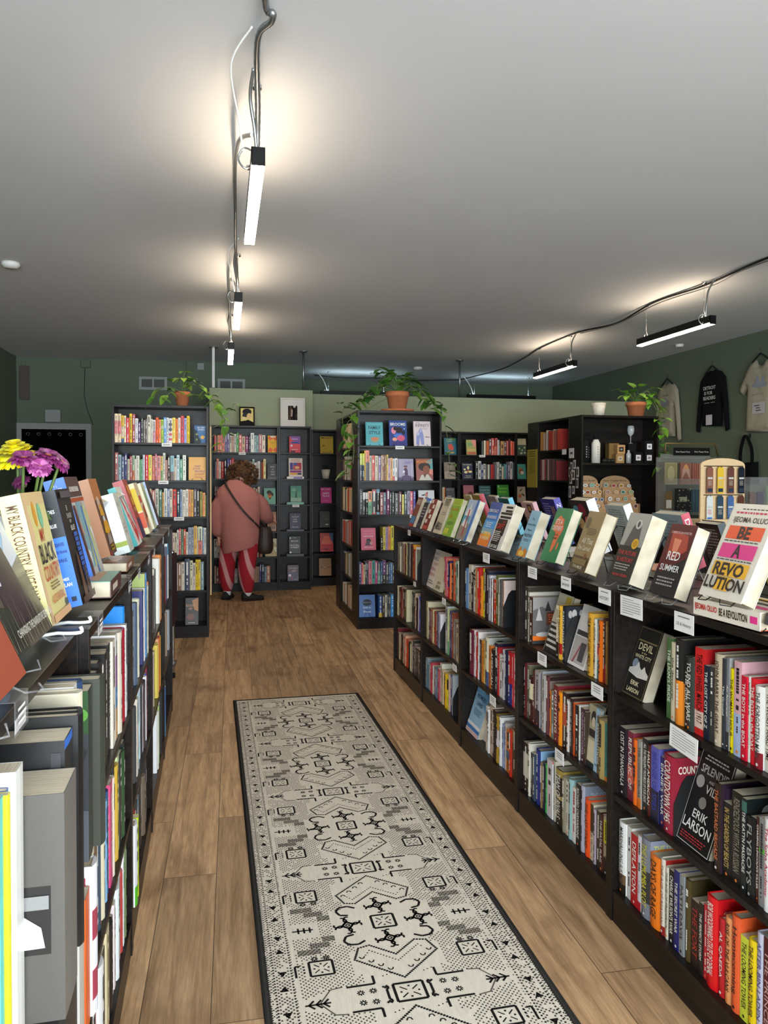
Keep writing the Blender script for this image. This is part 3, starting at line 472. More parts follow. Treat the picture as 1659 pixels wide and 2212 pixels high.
'L3':(1.056,'''0.0902,0.0262,0.231,b06050;0.1163,0.0266,0.237,d8d0c0;0.1429,0.0292,0.243,405878;0.1722,0.0237,0.231,c8a060;0.1958,0.0293,0.237,e0d8d0;0.2252,0.0355,0.243,903838;0.2606,0.0298,0.237,607888;0.2905,0.0295,0.243,d8c8a8;0.32,0.0295,0.231,b05030;0.3496,0.03,0.243,dcd8c8;0.3797,0.0297,0.236,588070;0.4093,0.0129,0.212,d89a30;0.4223,0.029,0.246,d0d0c8;0.4513,0.0168,0.24,6a80b0;0.4681,0.0268,0.243,e0d8c8;0.495,0.0342,0.238,d84840;0.529,0.0285,0.232,1c3c48;0.5575,0.0181,0.238,7890b8;0.5756,0.03,0.234,e0dcd0;0.6056,0.022,0.239,d8d4c4;0.6276,0.0205,0.236,e08028;0.6481,0.0232,0.234,e8b050;0.6714,0.026,0.237,3a1c38;0.6973,0.0256,0.237,1c1c18;0.723,0.0257,0.219,a09850;0.7487,0.023,0.208,f08828;0.7716,0.0074,0.186,80a038'''),
'L4':(0.725,'''0.4581,0.0177,0.198,b8a890;0.4758,0.0177,0.204,903838;0.4935,0.0178,0.191,d8c0b0;0.5113,0.0189,0.191,c8b898;0.5302,0.0166,0.216,d8ccc0;0.547,0.0178,0.225,c82c20;0.5648,0.0212,0.221,78a080;0.586,0.0201,0.221,d05030;0.6061,0.0179,0.196,e0d4c0;0.624,0.029,0.237,a0a8bc;0.6531,0.0202,0.239,a8b0c0;0.6733,0.0275,0.249,e0a828;0.7008,0.0103,0.239,d8d0b0;0.7112,0.033,0.242,dce0b8|0-.5:e06848;0.7442,0.015,0.235,8098b0;0.759,0.02,0.232,e0d8c8'''),
'L5':(0.412,'''0.5056,0.0335,0.239,b0a090;0.5391,0.0277,0.244,8a5830;0.5667,0.0273,0.247,d8ccb8;0.5941,0.0442,0.275,18284a;0.6383,0.0251,0.261,e0dcb8;0.6634,0.0228,0.239,d8c8c0;0.6862,0.0205,0.268,f0c818;0.7067,0.0228,0.267,f0c010;0.7295,0.028,0.247,6a8890'''),
'C2':(1.372,'''0.0261,0.0217,0.249,203040|.58-1:d0d828;0.0478,0.0204,0.249,203040|.58-1:d0d828;0.0682,0.0117,0.276,f0b820;0.08,0.0348,0.279,e07850|.0-.6:403038;0.1148,0.0218,0.23,b8b898;0.1365,0.0297,0.233,c83828;0.1662,0.0254,0.23,dcd4c0;0.1916,0.0088,0.23,b0a080;0.2003,0.0254,0.227,6a4a80;0.2257,0.0123,0.233,d8b890;0.238,0.0158,0.237,8a4a30;0.2538,0.022,0.237,8a6a50;0.2758,0.0172,0.241,d0a830;0.2929,0.0203,0.207,b898b8;0.3132,0.0207,0.211,e0a040;0.3339,0.0216,0.204,d0ccd0|0-.2:c04040;0.3555,0.0274,0.208,d8d4d0'''),
'C3':(1.056,'''0.0234,0.0308,0.237,2c2c2c;0.0542,0.0252,0.207,181818|.7-1:d0ccc8,XENOX;0.0794,0.0239,0.207,181818|.7-1:d0ccc8,XENOX;0.1034,0.0362,0.217,68a880|.55-1:f09868;0.1396,0.0411,0.234,1c1c20|.85-1:9a3034|0-.1:9a3034;0.1807,0.0342,0.237,1c1c20|.85-1:6a9aac|0-.1:6a9aac;0.2148,0.0329,0.206,8a2c30;0.2477,0.0273,0.206,3c5468;0.275,0.0352,0.233,6a2458;0.3102,0.015,0.206,3a4a40;0.3252,0.0314,0.213,2c3434;0.3566,0.0367,0.199,38382c;0.3933,0.0324,0.213,6a4450;0.4257,0.0191,0.186,e8e060;0.4448,0.0311,0.213,4a5860;0.4759,0.0281,0.219,9888a8;0.504,0.0286,0.216,c03c50;0.5325,0.025,0.219,5050a0'''),
'C4':(0.725,'''0.2193,0.0255,0.127,282820;0.2448,0.0264,0.214,d8c850;0.2712,0.0238,0.214,a888b8;0.295,0.0243,0.217,e89038;0.3193,0.0265,0.224,e8e040;0.3458,0.0292,0.22,d0c050;0.375,0.0275,0.213,7090a0'''),
'C5':(0.412,'''0.0195,0.0229,0.207,2a3a70;0.0424,0.0177,0.197,e06878;0.0601,0.016,0.18,d8c890;0.0762,0.0156,0.206,303848;0.0918,0.0169,0.203,303848;0.1087,0.0321,0.212,d88090;0.1408,0.0309,0.215,48a098;0.1717,0.0223,0.211,c04088;0.1939,0.0288,0.204,50505c|0-.6:70a090;0.2228,0.0206,0.21,3c6890;0.2432,0.0311,0.217,6a3878|0-.4:302818;0.2743,0.0242,0.189,3c3c3c;0.2985,0.0171,0.188,2c4a78;0.3156,0.0207,0.195,4a80b8;0.3363,0.0194,0.188,3a3020;0.3555,0.0273,0.201,604050;0.3829,0.0278,0.193,a0a0b0'''),
'C6':(0.1,'''0.2075,0.0308,0.204,3a60a8|0-.2:e8c030;0.2383,0.0264,0.203,4a3c30;0.2648,0.0221,0.203,d8d8c8;0.2868,0.015,0.198,3c3430;0.3018,0.0195,0.198,4a4a58;0.3213,0.0292,0.208,1c90e0;0.3505,0.0333,0.2,203040;0.3838,0.028,0.193,a83030'''),
'S1':(1.695,'''0.0195,0.0366,0.236,b8a0a0;0.0561,0.0366,0.2273,a86040;0.0927,0.0366,0.2189,c89868;0.1293,0.032,0.247,e0d0b0;0.1613,0.032,0.2369,c89868;0.1933,0.032,0.2355,d0c4a0;0.2254,0.032,0.2353,d0c4a0;0.2574,0.0342,0.249,e0c890;0.2916,0.0342,0.2444,e0c890;0.3258,0.0342,0.2354,b8a0a0;0.3601,0.0374,0.227,c89868;0.3975,0.0374,0.2099,d0c4a0;0.4349,0.0374,0.2136,e0d0b0;0.4724,0.0346,0.24,d0c4a0;0.507,0.0346,0.226,e0c890;0.5416,0.0346,0.2207,d0c4a0;0.5762,0.0375,0.219,a86040;0.6137,0.0375,0.2076,a86040;0.6511,0.0375,0.2059,a86040;0.6886,0.0301,0.189,c87850;0.7187,0.0301,0.1724,d0c4a0;0.7489,0.0301,0.1837,b8a0a0'''),
'S2':(1.372,'''0.0195,0.0377,0.205,6a2018;0.0572,0.0377,0.2037,604030;0.0949,0.031,0.242,d8d0c8;0.1259,0.031,0.2292,d8d0c4;0.1569,0.031,0.2402,604030;0.188,0.031,0.2407,d8d0c8;0.219,0.0355,0.224,d0c8bc;0.2545,0.0355,0.2236,d8d0c4;0.29,0.0355,0.2086,604030;0.3256,0.0353,0.169,d8d0c4;0.3609,0.0353,0.1666,c8c0b8;0.3963,0.0353,0.1567,6a2018;0.4316,0.0334,0.189,c8c0b8;0.465,0.0334,0.1814,c8c0b8;0.4984,0.0334,0.1824,d0c8bc;0.5319,0.0349,0.18,b09888;0.5668,0.0349,0.1699,6a2018;0.6017,0.0349,0.1738,6a2018;0.6367,0.0355,0.193,604030;0.6722,0.0355,0.1908,c8c0b8;0.7076,0.0355,0.1924,d8d0c8'''),
'S3':(1.056,'''0.0195,0.0326,0.242,b89060;0.0521,0.0326,0.2226,302418;0.0848,0.0326,0.2298,d0c090;0.1174,0.0352,0.236,d0c090;0.1526,0.0352,0.2222,e0dcd0;0.1878,0.0352,0.2292,302418;0.223,0.0291,0.238,302418;0.2521,0.0291,0.2188,e0dcd0;0.2811,0.0291,0.2304,c8a880;0.3102,0.0365,0.232,c8a880;0.3467,0.0365,0.2146,c8a880;0.3832,0.0365,0.2191,c85030;0.4197,0.0313,0.246,c85030;0.451,0.0313,0.2324,b89060;0.4823,0.0313,0.2336,e0dcd0;0.5136,0.0304,0.229,d8a868;0.544,0.0304,0.2189,c8a880;0.5745,0.0304,0.2163,d8a868;0.6049,0.0355,0.217,e0dcd0;0.6404,0.0355,0.2122,302418;0.6759,0.0355,0.2083,302418;0.7114,0.0355,0.2066,c85030'''),
'S4':(0.725,'''0.0195,0.0324,0.23,a8b0b0;0.0519,0.0324,0.2232,d06858;0.0844,0.0324,0.2217,c84030;0.1168,0.0324,0.2237,a83020;0.1492,0.0276,0.232,b8b898;0.1769,0.0276,0.2197,b85848;0.2045,0.0276,0.2293,b85848;0.2322,0.0347,0.238,c8c8c0;0.2669,0.0347,0.2255,a83020;0.3016,0.0347,0.2309,c8c8c0;0.3363,0.0328,0.23,a83020;0.3691,0.0328,0.2178,c8c8c0;0.4019,0.0328,0.2152,a8b0b0;0.4347,0.0319,0.24,c84030;0.4666,0.0319,0.2282,b85848;0.4984,0.0319,0.2396,c8c8c0;0.5303,0.0372,0.243,b85848;0.5675,0.0372,0.238,a83020;0.6047,0.0372,0.237,c84030;0.6418,0.0337,0.245,d06858;0.6755,0.0337,0.2386,c8c8c0;0.7091,0.0337,0.2413,d06858'''),
'S5':(0.412,'''0.0195,0.0289,0.208,304890;0.0484,0.0289,0.2006,504030;0.0772,0.0289,0.2027,282420;0.1061,0.0362,0.21,b8a888;0.1423,0.0362,0.2025,282420;0.1785,0.0362,0.1937,504030;0.2147,0.0342,0.215,a09070;0.2489,0.0342,0.2013,b8a888;0.2831,0.0342,0.2088,b8a888;0.3173,0.0332,0.224,806850;0.3505,0.0332,0.2109,a09070;0.3837,0.0332,0.2192,b8a888;0.4169,0.0322,0.239,504030;0.4491,0.0322,0.2254,c0c0b8;0.4814,0.0322,0.225,304890;0.5136,0.0386,0.236,c0c0b8;0.5523,0.0386,0.224,a09070;0.5909,0.0312,0.246,282420;0.6221,0.0312,0.2325,b8a888;0.6532,0.0312,0.2372,282420;0.6844,0.0312,0.2268,304890;0.7156,0.0312,0.2393,c0c0b8'''),
'S6':(0.1,'''0.0195,0.0288,0.192,b89088;0.0483,0.0288,0.1876,d0c0a8;0.0771,0.0288,0.183,c8b8a0;0.1058,0.0361,0.206,c8b8a0;0.1419,0.0361,0.1903,b89088;0.178,0.0361,0.1954,c8b8a0;0.2141,0.0298,0.201,c8c088;0.2439,0.0298,0.1947,e0d8d0;0.2737,0.0298,0.1842,c8b8a0;0.3034,0.0307,0.216,605030;0.3341,0.0307,0.1987,c8c088;0.3648,0.0307,0.1999,b86030;0.3955,0.0323,0.216,d0c0a8;0.4279,0.0323,0.2143,d0c0a8;0.4602,0.0323,0.2091,c8b8a0;0.4925,0.0377,0.211,b86030;0.5302,0.0377,0.2026,d0c0a8;0.5679,0.0377,0.1951,c8c088;0.6057,0.0364,0.223,e0d8d0;0.6421,0.0364,0.2137,b86030;0.6786,0.0364,0.2147,605030'''),
'K1':(1.695,'''0.0195,0.0375,0.209,c88840;0.057,0.0375,0.1976,c88840;0.0945,0.028,0.2,b8a070;0.1225,0.028,0.1816,c8c0b0;0.1505,0.028,0.196,b84838;0.1787,0.0298,0.22,c8c0b0;0.2085,0.0298,0.2011,8a8478;0.2383,0.0283,0.212,a83028;0.2666,0.0283,0.2008,a83028;0.2948,0.0323,0.203,b03830;0.3271,0.0323,0.2024,b84838;0.3594,0.0231,0.223,c8b090;0.3824,0.0231,0.2063,b03830;0.4055,0.0346,0.22,8a8478;0.4401,0.0346,0.2091,a83028;0.4748,0.033,0.221,b84838;0.5077,0.033,0.2038,b03830'''),
'K2':(1.372,'''0.0195,0.041,0.229,9a4048;0.0605,0.041,0.2266,c8a8a0;0.1015,0.0392,0.227,c8a8a0;0.1407,0.0366,0.236,8a3438;0.1773,0.0366,0.2351,504848;0.214,0.0366,0.2258,c8a8a0;0.2506,0.0275,0.233,5a4a40;0.2781,0.0275,0.2151,5a4a40;0.3057,0.0275,0.2215,9a4048;0.3332,0.0284,0.222,38443c;0.3616,0.0284,0.2124,9a4048;0.39,0.0398,0.211,504848;0.4298,0.0398,0.2076,8a3438'''),
'A1':(1.695,'''0.0308,0.0219,0.201,c83028;0.0527,0.0175,0.193,3a3020;0.0702,0.0225,0.208,f08a40;0.0927,0.0285,0.209,d83c30;0.1212,0.0335,0.236,e06848;0.1547,0.0269,0.233,303c70;0.1816,0.0292,0.235,5a3080;0.2108,0.0281,0.201,d8d0b8;0.2389,0.0276,0.199,d0a898;0.2665,0.0282,0.221,d8d8d0;0.2947,0.0288,0.237,58a058;0.3235,0.0332,0.214,c83c30;0.3567,0.0433,0.193,d8b898;0.4,0.0395,0.196,8a3868;0.4395,0.0251,0.194,303848;0.4646,0.0413,0.237,dcd8cc;0.5058,0.0302,0.208,80a098;0.536,0.0257,0.208,3c7078;0.5617,0.0403,0.221,a84838;0.602,0.0398,0.211,e0c8a8'''),
'A2':(1.372,'''0.0357,0.0208,0.208,3a2c4a;0.0565,0.0274,0.242,d86840;0.0838,0.0263,0.209,e0d0c0;0.1102,0.0357,0.211,b82c28;0.1459,0.033,0.23,2c2c30;0.1789,0.0347,0.243,40489a;0.2136,0.0193,0.23,d0a0b8;0.2329,0.0348,0.248,d03038;0.2677,0.0315,0.205,c8b8a0;0.2993,0.0338,0.214,8a6a50;0.333,0.0416,0.206,c0b0a0;0.3747,0.0417,0.214,507080;0.4163,0.0423,0.206,c8c0b0;0.4587,0.0268,0.206,d0c8bc;0.4854,0.0251,0.241,90b8a0;0.5106,0.0235,0.198,d0ccc0;0.534,0.0168,0.207,8a8880;0.5508,0.0258,0.215,d0ccc4;0.5766,0.0207,0.207,6a5c50;0.5973,0.0213,0.207,a84838;0.6186,0.0298,0.242,d8c060'''),
'A3':(1.056,'''0.0306,0.0208,0.232,604058;0.0514,0.0214,0.223,303040;0.0728,0.0296,0.215,a04050;0.1025,0.0335,0.215,405060;0.136,0.0254,0.215,c0b0a0;0.1614,0.0254,0.2102,604058;0.1866,0.0256,0.206,b09070;0.2122,0.0256,0.1955,606878;0.238,0.0255,0.215,606878;0.2634,0.0255,0.2139,c8c0a8;0.2889,0.0255,0.206,a8a090;0.3144,0.0255,0.2037,a04050;0.3398,0.0255,0.21,904040;0.3654,0.0255,0.205,904040;0.391,0.0256,0.206,c8c0a8;0.4166,0.0256,0.1965,d8d0b8;0.4422,0.026,0.215,506070;0.4681,0.026,0.2138,405060;0.4941,0.0279,0.206,b8a888;0.5221,0.0279,0.2021,904040;0.55,0.0258,0.219,d8d0b8'''),
'A4':(0.725,'''0.03,0.0296,0.244,604058;0.0596,0.0423,0.236,b8b0a0;0.1019,0.0253,0.226,a04050;0.1272,0.0253,0.2082,604058;0.1525,0.0254,0.235,405060;0.1779,0.0254,0.2316,a04050;0.2032,0.034,0.225,c0b0a0;0.2372,0.034,0.2066,b8b0a0;0.2712,0.0255,0.225,b09070;0.2967,0.0255,0.2085,604058'''),
'A5':(0.412,'''0.0249,0.0357,0.229,b0b4b0;0.0606,0.039,0.203,c8beb8;0.0996,0.0396,0.202,c02028;0.1393,0.0463,0.193,a09080;0.1856,0.0257,0.201,506070;0.2113,0.0257,0.1912,c0b090;0.237,0.0255,0.192,c8b090;0.2625,0.0255,0.1747,b0b4b0;0.288,0.0255,0.199,803838;0.3135,0.0255,0.1839,a09080;0.339,0.0256,0.19,b0a898;0.3646,0.0256,0.1846,405048;0.3902,0.0256,0.198,405048;0.4158,0.0256,0.1876,b0b4b0;0.4415,0.026,0.189,c0b090;0.4675,0.026,0.1795,8a3c20;0.4935,0.0342,0.196,604848;0.5277,0.0303,0.134,c8c0b8;0.5579,0.0213,0.125,8a3c20;0.5793,0.0259,0.125,b06838'''),
'A6':(0.1,'''0.0287,0.017,0.212,b8a890;0.0457,0.0423,0.195,7a1c20;0.088,0.0292,0.12,c8b8b0;0.1172,0.0256,0.176,504048;0.1429,0.0256,0.1596,7a1c20;0.1685,0.0296,0.183,a09080;0.1981,0.0296,0.1675,7a1c20;0.2277,0.0427,0.182,703030;0.2703,0.0339,0.173,c8b8b0;0.3042,0.0259,0.18,302828;0.3301,0.0259,0.1775,c8b8b0;0.3559,0.0256,0.188,807060;0.3816,0.0256,0.1783,7a1c20;0.4072,0.0257,0.178,302c28;0.4329,0.0257,0.1609,c8b8b0;0.4585,0.0386,0.186,6a5838;0.4971,0.0258,0.194,c8b070;0.5229,0.0236,0.193,9a6a30;0.5465,0.0241,0.193,705030;0.5706,0.0242,0.227,4a3878;0.5948,0.0343,0.226,2c3c48;0.6291,0.0265,0.191,88a8b8;0.6556,0.0446,0.199,b86a30'''),
'B1':(1.695,'''0.3135,0.0286,0.185,303030;0.3421,0.0248,0.193,dcd4b8;0.3669,0.0176,0.192,8a5030;0.3845,0.03,0.19,c85c28;0.4145,0.0372,0.219,5a4a4c;0.4518,0.0406,0.227,c84030;0.4923,0.0092,0.12,d8a070;0.5015,0.0328,0.228,d86860;0.5343,0.0276,0.204,c0bcc0;0.5619,0.0204,0.13,3a5040;0.5822,0.0434,0.188,c89860;0.6257,0.0415,0.188,6a4030;0.6672,0.0284,0.193,c04840;0.6956,0.0258,0.222,5a2420;0.7213,0.0288,0.194,f05020;0.7501,0.0288,0.1837,d86860'''),
'B2':(1.372,'''0.2291,0.0362,0.228,2c3030;0.2653,0.0415,0.241,d0ccc4;0.307,0.0299,0.204,303c78;0.3368,0.0318,0.204,ccc4b8;0.3687,0.03,0.196,3a3028;0.3987,0.0261,0.196,c8c8b8;0.4248,0.0203,0.188,242424;0.445,0.0301,0.196,b83028;0.4751,0.0252,0.205,8a2c38;0.5003,0.0252,0.1987,2c4c50;0.5255,0.038,0.23,d0ccc8;0.5636,0.0348,0.214,2c4c50;0.5983,0.0283,0.172,c8b890;0.6265,0.027,0.206,58989c;0.6536,0.0277,0.198,4a6074;0.6813,0.0336,0.198,6a5c80;0.7149,0.0363,0.235,d0ccd0;0.7512,0.0278,0.223,3c5c60'''),
'B3':(1.056,'''0.1705,0.0198,0.208,c8b890;0.1903,0.0185,0.208,c87028'''),
'N0a':(0.735,'''0.04,0.06,0.3,8a8478,,,-0.008;0.11,0.05,0.31,d8c8a0,,,-0.002;0.17,0.018,0.32,60c8c0,,,0.019;0.189,0.012,0.318,e0d820,,,0.019;0.202,0.012,0.318,2060b0,,,0.019;0.215,0.036,0.335,e4e4e0,,,0.024;0.256,0.088,0.289,6c6a66,,,0.069;0.348,0.06,0.325,1c1c1e|.96-1:3070d0,,,0.058;0.41,0.028,0.34,1a1a1a,,,0.061;0.44,0.035,0.335,181818,,,0.053;0.48,0.04,0.32,222428,,,0.048;0.53,0.03,0.34,d8d0b8,,,0.041;0.565,0.03,0.341,e8e8e4|0-.45:e4e4e4|.45-.7:109090,,,0.033;0.6,0.028,0.312,dcd8c4,,,0.032;0.632,0.035,0.33,304870,,,0.025;0.67,0.05,0.305,2a3028,,,0.036;0.725,0.045,0.311,3c4038,,,0.05'''),
'N0b':(0.412,'''0.44,0.08,0.28,141414,,,0.028;0.53,0.08,0.27,1a1a1c,,,0.029;0.62,0.05,0.28,c8c4bc,,,0.03;0.675,0.05,0.25,e06020,,,0.031;0.73,0.045,0.283,e4e4ea|.1-.3:a03048|.5-.7:a03048,,,0.036'''),
'N0c':(0.1,'''0.44,0.1,0.25,282828,,,0.018;0.55,0.08,0.28,b0a890,,,0.019;0.64,0.06,0.25,e08030,,,0.021;0.71,0.06,0.26,d0c040,,,0.022'''),
'N1a':(0.735,'''0.025,0.03,0.24,e8e0d0,,,-0.012;0.06,0.035,0.235,e0b830,,,-0.012;0.1,0.03,0.24,5a3070,,,-0.012;0.135,0.04,0.25,e87030,,,-0.012;0.18,0.04,0.26,181818,,,-0.012;0.225,0.05,0.27,2a2a2a,,,-0.012;0.28,0.03,0.25,d8d4c8,,,-0.012;0.315,0.04,0.27,141414,,,-0.012;0.36,0.04,0.265,303034,,,-0.012;0.405,0.04,0.271,181818,CITY OF THE GIRL,,-0.011;0.45,0.05,0.27,e0d8c8,,,-0.01;0.505,0.05,0.275,e8e4e0|.3-.5:5090c8|.5-.8:a878b0|0-.3:d8b080,,,-0.009;0.56,0.04,0.27,e0d4c0,,,-0.009;0.605,0.045,0.262,d8d8d4,,,-0.01;0.655,0.045,0.259,a82030,CHAO LOVED,,-0.009;0.703,0.03,0.263,e8e8f0,,,-0.003;0.736,0.022,0.31,1888e0,,,-0.014;0.76,0.018,0.24,c8dce8,,,-0.009'''),
'N1b':(0.412,'''0.04,0.04,0.22,e8e8e8,,,-0.012;0.09,0.04,0.24,c0b8a0,,,-0.012;0.14,0.05,0.25,705840,,,-0.012;0.2,0.04,0.27,3a4a60,,,-0.012;0.25,0.03,0.27,d8d0b0,,,-0.012;0.285,0.03,0.281,e0b030,,,-0.021;0.32,0.03,0.24,80b0d8,,,-0.015;0.355,0.03,0.25,305080,,,-0.015;0.39,0.045,0.254,d04878,SMOOTHIES,,-0.006;0.44,0.03,0.25,e8d8c8,,,-0.008;0.475,0.04,0.26,282828,,,-0.013;0.52,0.04,0.25,d8b040,,,-0.012;0.565,0.04,0.259,c8d8a0,,,-0.012;0.61,0.04,0.25,202020,,,-0.012;0.655,0.04,0.24,305030,,,-0.012;0.7,0.04,0.25,1c2428,,,-0.012'''),
'N1c':(0.1,'''0.06,0.06,0.22,e8e0e0,,,-0.012;0.13,0.05,0.2,b84040,,,-0.012;0.19,0.05,0.24,e8e8e8,,,-0.012;0.25,0.06,0.22,202020,,,-0.012;0.32,0.05,0.24,d8c8a0,,,-0.012;0.38,0.05,0.22,181818,,,-0.012;0.44,0.035,0.2,181818,,,-0.012;0.48,0.03,0.22,e8d8d8,,,-0.012;0.515,0.03,0.24,e0e8f0,,,-0.012;0.55,0.035,0.235,d0d8e0,,,-0.012;0.59,0.035,0.246,e8e8e4,,,-0.016;0.63,0.03,0.227,c04040,,,-0.016;0.665,0.03,0.26,e8e8e8,,,-0.011;0.7,0.03,0.282,708858,,,-0.009;0.735,0.02,0.26,182018,,,-0.014'''),
'N2a':(0.735,'''0.19,0.03,0.25,383838,,,-0.012;0.24,0.03,0.27,506078,,,-0.012;0.29,0.03,0.26,c8c0b0,,,-0.012;0.34,0.03,0.267,dcd8c0,,,-0.013;0.375,0.03,0.25,b0a890,,,-0.015;0.46,0.03,0.24,e0ddd0,,,-0.016;0.52,0.05,0.268,282c68,,,-0.012;0.575,0.02,0.27,e4e4e4,,,-0.009;0.6,0.03,0.32,a8b868|0-.6:c8c8a0,,,-0.009;0.635,0.03,0.318,3880c8,,,-0.007;0.67,0.03,0.27,c8c8a0,,,-0.007;0.705,0.03,0.26,d8d4c4,,,-0.008;0.74,0.03,0.269,e07838,,,-0.008'''),
'N2b':(0.412,'''0.24,0.03,0.25,404040,,,-0.012;0.3,0.04,0.26,d8d0c0,,,-0.012;0.36,0.03,0.29,b8d0d8,,,-0.018;0.4,0.03,0.27,405868,,,-0.017;0.46,0.03,0.308,c8d8dc,,,-0.016;0.5,0.02,0.25,181828,,,-0.015;0.53,0.03,0.24,e0dcd8,,,-0.012;0.57,0.03,0.24,504048,,,-0.012;0.61,0.03,0.24,181c30,,,-0.014;0.65,0.03,0.245,e8e8f0,,,-0.011;0.685,0.03,0.247,2838b0,,,-0.011;0.72,0.02,0.276,901838,,,-0.01;0.745,0.025,0.25,302030,,,-0.012'''),
'N2c':(0.1,'''0.06,0.05,0.252,e4e4ec|0-.24:50c020,,,0.006;0.12,0.03,0.25,c8e020,,,0.007;0.16,0.04,0.25,b03030,,,-0.012;0.21,0.04,0.22,e0e0d8,,,-0.012;0.26,0.04,0.24,303838,,,-0.012;0.34,0.04,0.22,5080a0,,,-0.012;0.44,0.04,0.24,302820,,,-0.012;0.54,0.04,0.22,706050,,,-0.012;0.64,0.04,0.24,282830,,,-0.012'''),
'N3a':(0.735,'''0.29,0.03,0.25,403838,,,-0.012;0.36,0.04,0.27,c8c0b0,,,-0.012;0.42,0.04,0.26,303840,,,-0.012;0.5,0.03,0.3,e8e4d8,,,-0.006;0.535,0.04,0.29,e8e4d8,,,-0.005;0.58,0.04,0.309,e08840,,,-0.004;0.625,0.03,0.3,c09060,,,-0.004;0.66,0.03,0.29,d8c8a8,,,-0.012'''),
'N3b':(0.412,'''0.03,0.02,0.28,786888,,,-0.002;0.055,0.025,0.28,908098,,,-0.001;0.085,0.02,0.27,504068,,,-0.001;0.29,0.04,0.24,b0a080,,,-0.012;0.42,0.03,0.24,d8c050,,,-0.009;0.455,0.02,0.235,e8d060,,,-0.008;0.48,0.02,0.237,e0c040,,,-0.008;0.51,0.03,0.25,e0a070,,,-0.007;0.55,0.03,0.25,c04020,,,-0.007;0.59,0.02,0.24,e0c090,,,-0.006;0.62,0.03,0.24,f0d030,,,-0.006;0.67,0.03,0.25,d8a060,,,-0.012'''),
'N3c':(0.1,'''0.34,0.03,0.26,e8e8e8,,,-0.006;0.38,0.03,0.26,e8e8e0,,,-0.005;0.42,0.03,0.26,b0c890,,,-0.012;0.46,0.02,0.266,98b070,,,-0.004;0.5,0.03,0.29,e8e8ec,,,-0.002;0.54,0.03,0.28,181818,,,-0.012;0.58,0.03,0.297,101010,,,0.002;0.625,0.03,0.28,d0d0d0,,,-0.012;0.67,0.03,0.28,202428,,,-0.012'''),
'N4a':(0.735,'''0.09,0.03,0.26,282828,,,-0.012;0.19,0.04,0.27,c8b8a8,,,-0.012;0.29,0.03,0.25,803030,,,-0.012;0.4,0.03,0.29,3a4060,,,-0.008;0.44,0.03,0.303,e8e8e8|.8-1:2080b0,,,-0.007;0.49,0.03,0.29,d8c8b8,,,-0.012;0.56,0.04,0.28,903838,,,-0.012;0.64,0.04,0.27,b8a8a0,,,-0.012'''),
'N4b':(0.412,'''0.06,0.03,0.24,303840,,,-0.012;0.14,0.03,0.2,b0b0a8,,,-0.012;0.19,0.03,0.2,808890,,,-0.012;0.29,0.04,0.24,403838,,,-0.012;0.44,0.04,0.24,907860,,,-0.012;0.59,0.04,0.23,a0a8b0,,,-0.012'''),
'N4c':(0.1,'''0.03,0.03,0.25,2868b0|0-.4:60a050,,,0.006;0.07,0.03,0.24,202020,,,-0.012;0.14,0.04,0.24,c8c0b0,,,-0.012;0.24,0.04,0.22,406080,,,-0.012''')}
UN={'R':('low bookcase right of rug',),'L':('tall left bookcase',),'C':('tall centre bookcase',),'S':('aisle-facing tall bookcase',),'K':('bookcase left of bottle display',),'A':('back bookcase behind person',),'B':('wide back bookcase',)}
ROW6=['top','second','third','fourth','fifth','bottom']; ROW3={'a':'top','b':'middle','c':'bottom'}
SPECS=[]
def unit_frame(key):
    k=key[0]
    if k=='R': i=int(key[1])-1; return Matrix.Translation((1.213,RY[i],0))@Matrix.Rotation(-PI/2,4,'Z'),.022,'%s shelf of %s right-hand low bookcase'%(ROW3[key[2]],RN[i])
    if k=='N': i=int(key[1]); return Matrix.Translation((lplane(LO[i])-(.018 if i==0 else 0),LO[i],0))@Matrix.Rotation(LROT,4,'Z'),.012,'%s shelf of %s left-hand low bookcase'%(ROW3[key[2]],LN[i])
    org={'L':(-.928,6.853),'C':(1.205,6.941),'A':(-.14,9.48),'B':(3.07,9.76),'S':(1.205,8.02),'K':(3.43,8.03)}[k]
    nm={'L':'tall left bookcase','C':'tall centre bookcase','A':'back bookcase behind person','B':'wide back bookcase','S':'aisle-facing tall bookcase','K':'bookcase beside yellow notice'}[k]
    if key=='B3': org=(2.67,9.76)
    r=-PI/2 if k in 'SK' else 0
    return Matrix.Translation((org[0],org[1],0))@Matrix.Rotation(r,4,'Z'),.022,'%s shelf of %s'%(ROW6[int(key[1])-1],nm)
def parse_rows():
    for key,(z,s) in BOOKS.items():
        F,inset,where=unit_frame(key); ents=[]
        for it in s.split(';'):
            p=it.split(','); a,w,h=map(float,p[:3]); cs=p[3].split('|'); tx=p[4] if len(p)>4 else ''; tc=p[5] if len(p)>5 else ''
            pd=float(p[6]) if len(p)>6 and p[6] else None
            bands=[]
            for b in cs[1:]:
                rg,bc=b.split(':'); b0,b1=rg.split('-'); bands.append((float(b0),float(b1),bc if len(bc)==6 else ''.join(q*2 for q in bc)))
            ents.append([a,w,h,cs[0] if len(cs[0])==6 else ''.join(q*2 for q in cs[0]),bands,tx,tc,pd])
        for i,e in enumerate(ents):
            e.append(i); e.append(ents[i-1][3] if i else None); e.append(ents[i+1][3] if i+1<len(ents) else None)
            SPECS.append((key,z,F,inset,where,e))
parse_rows()
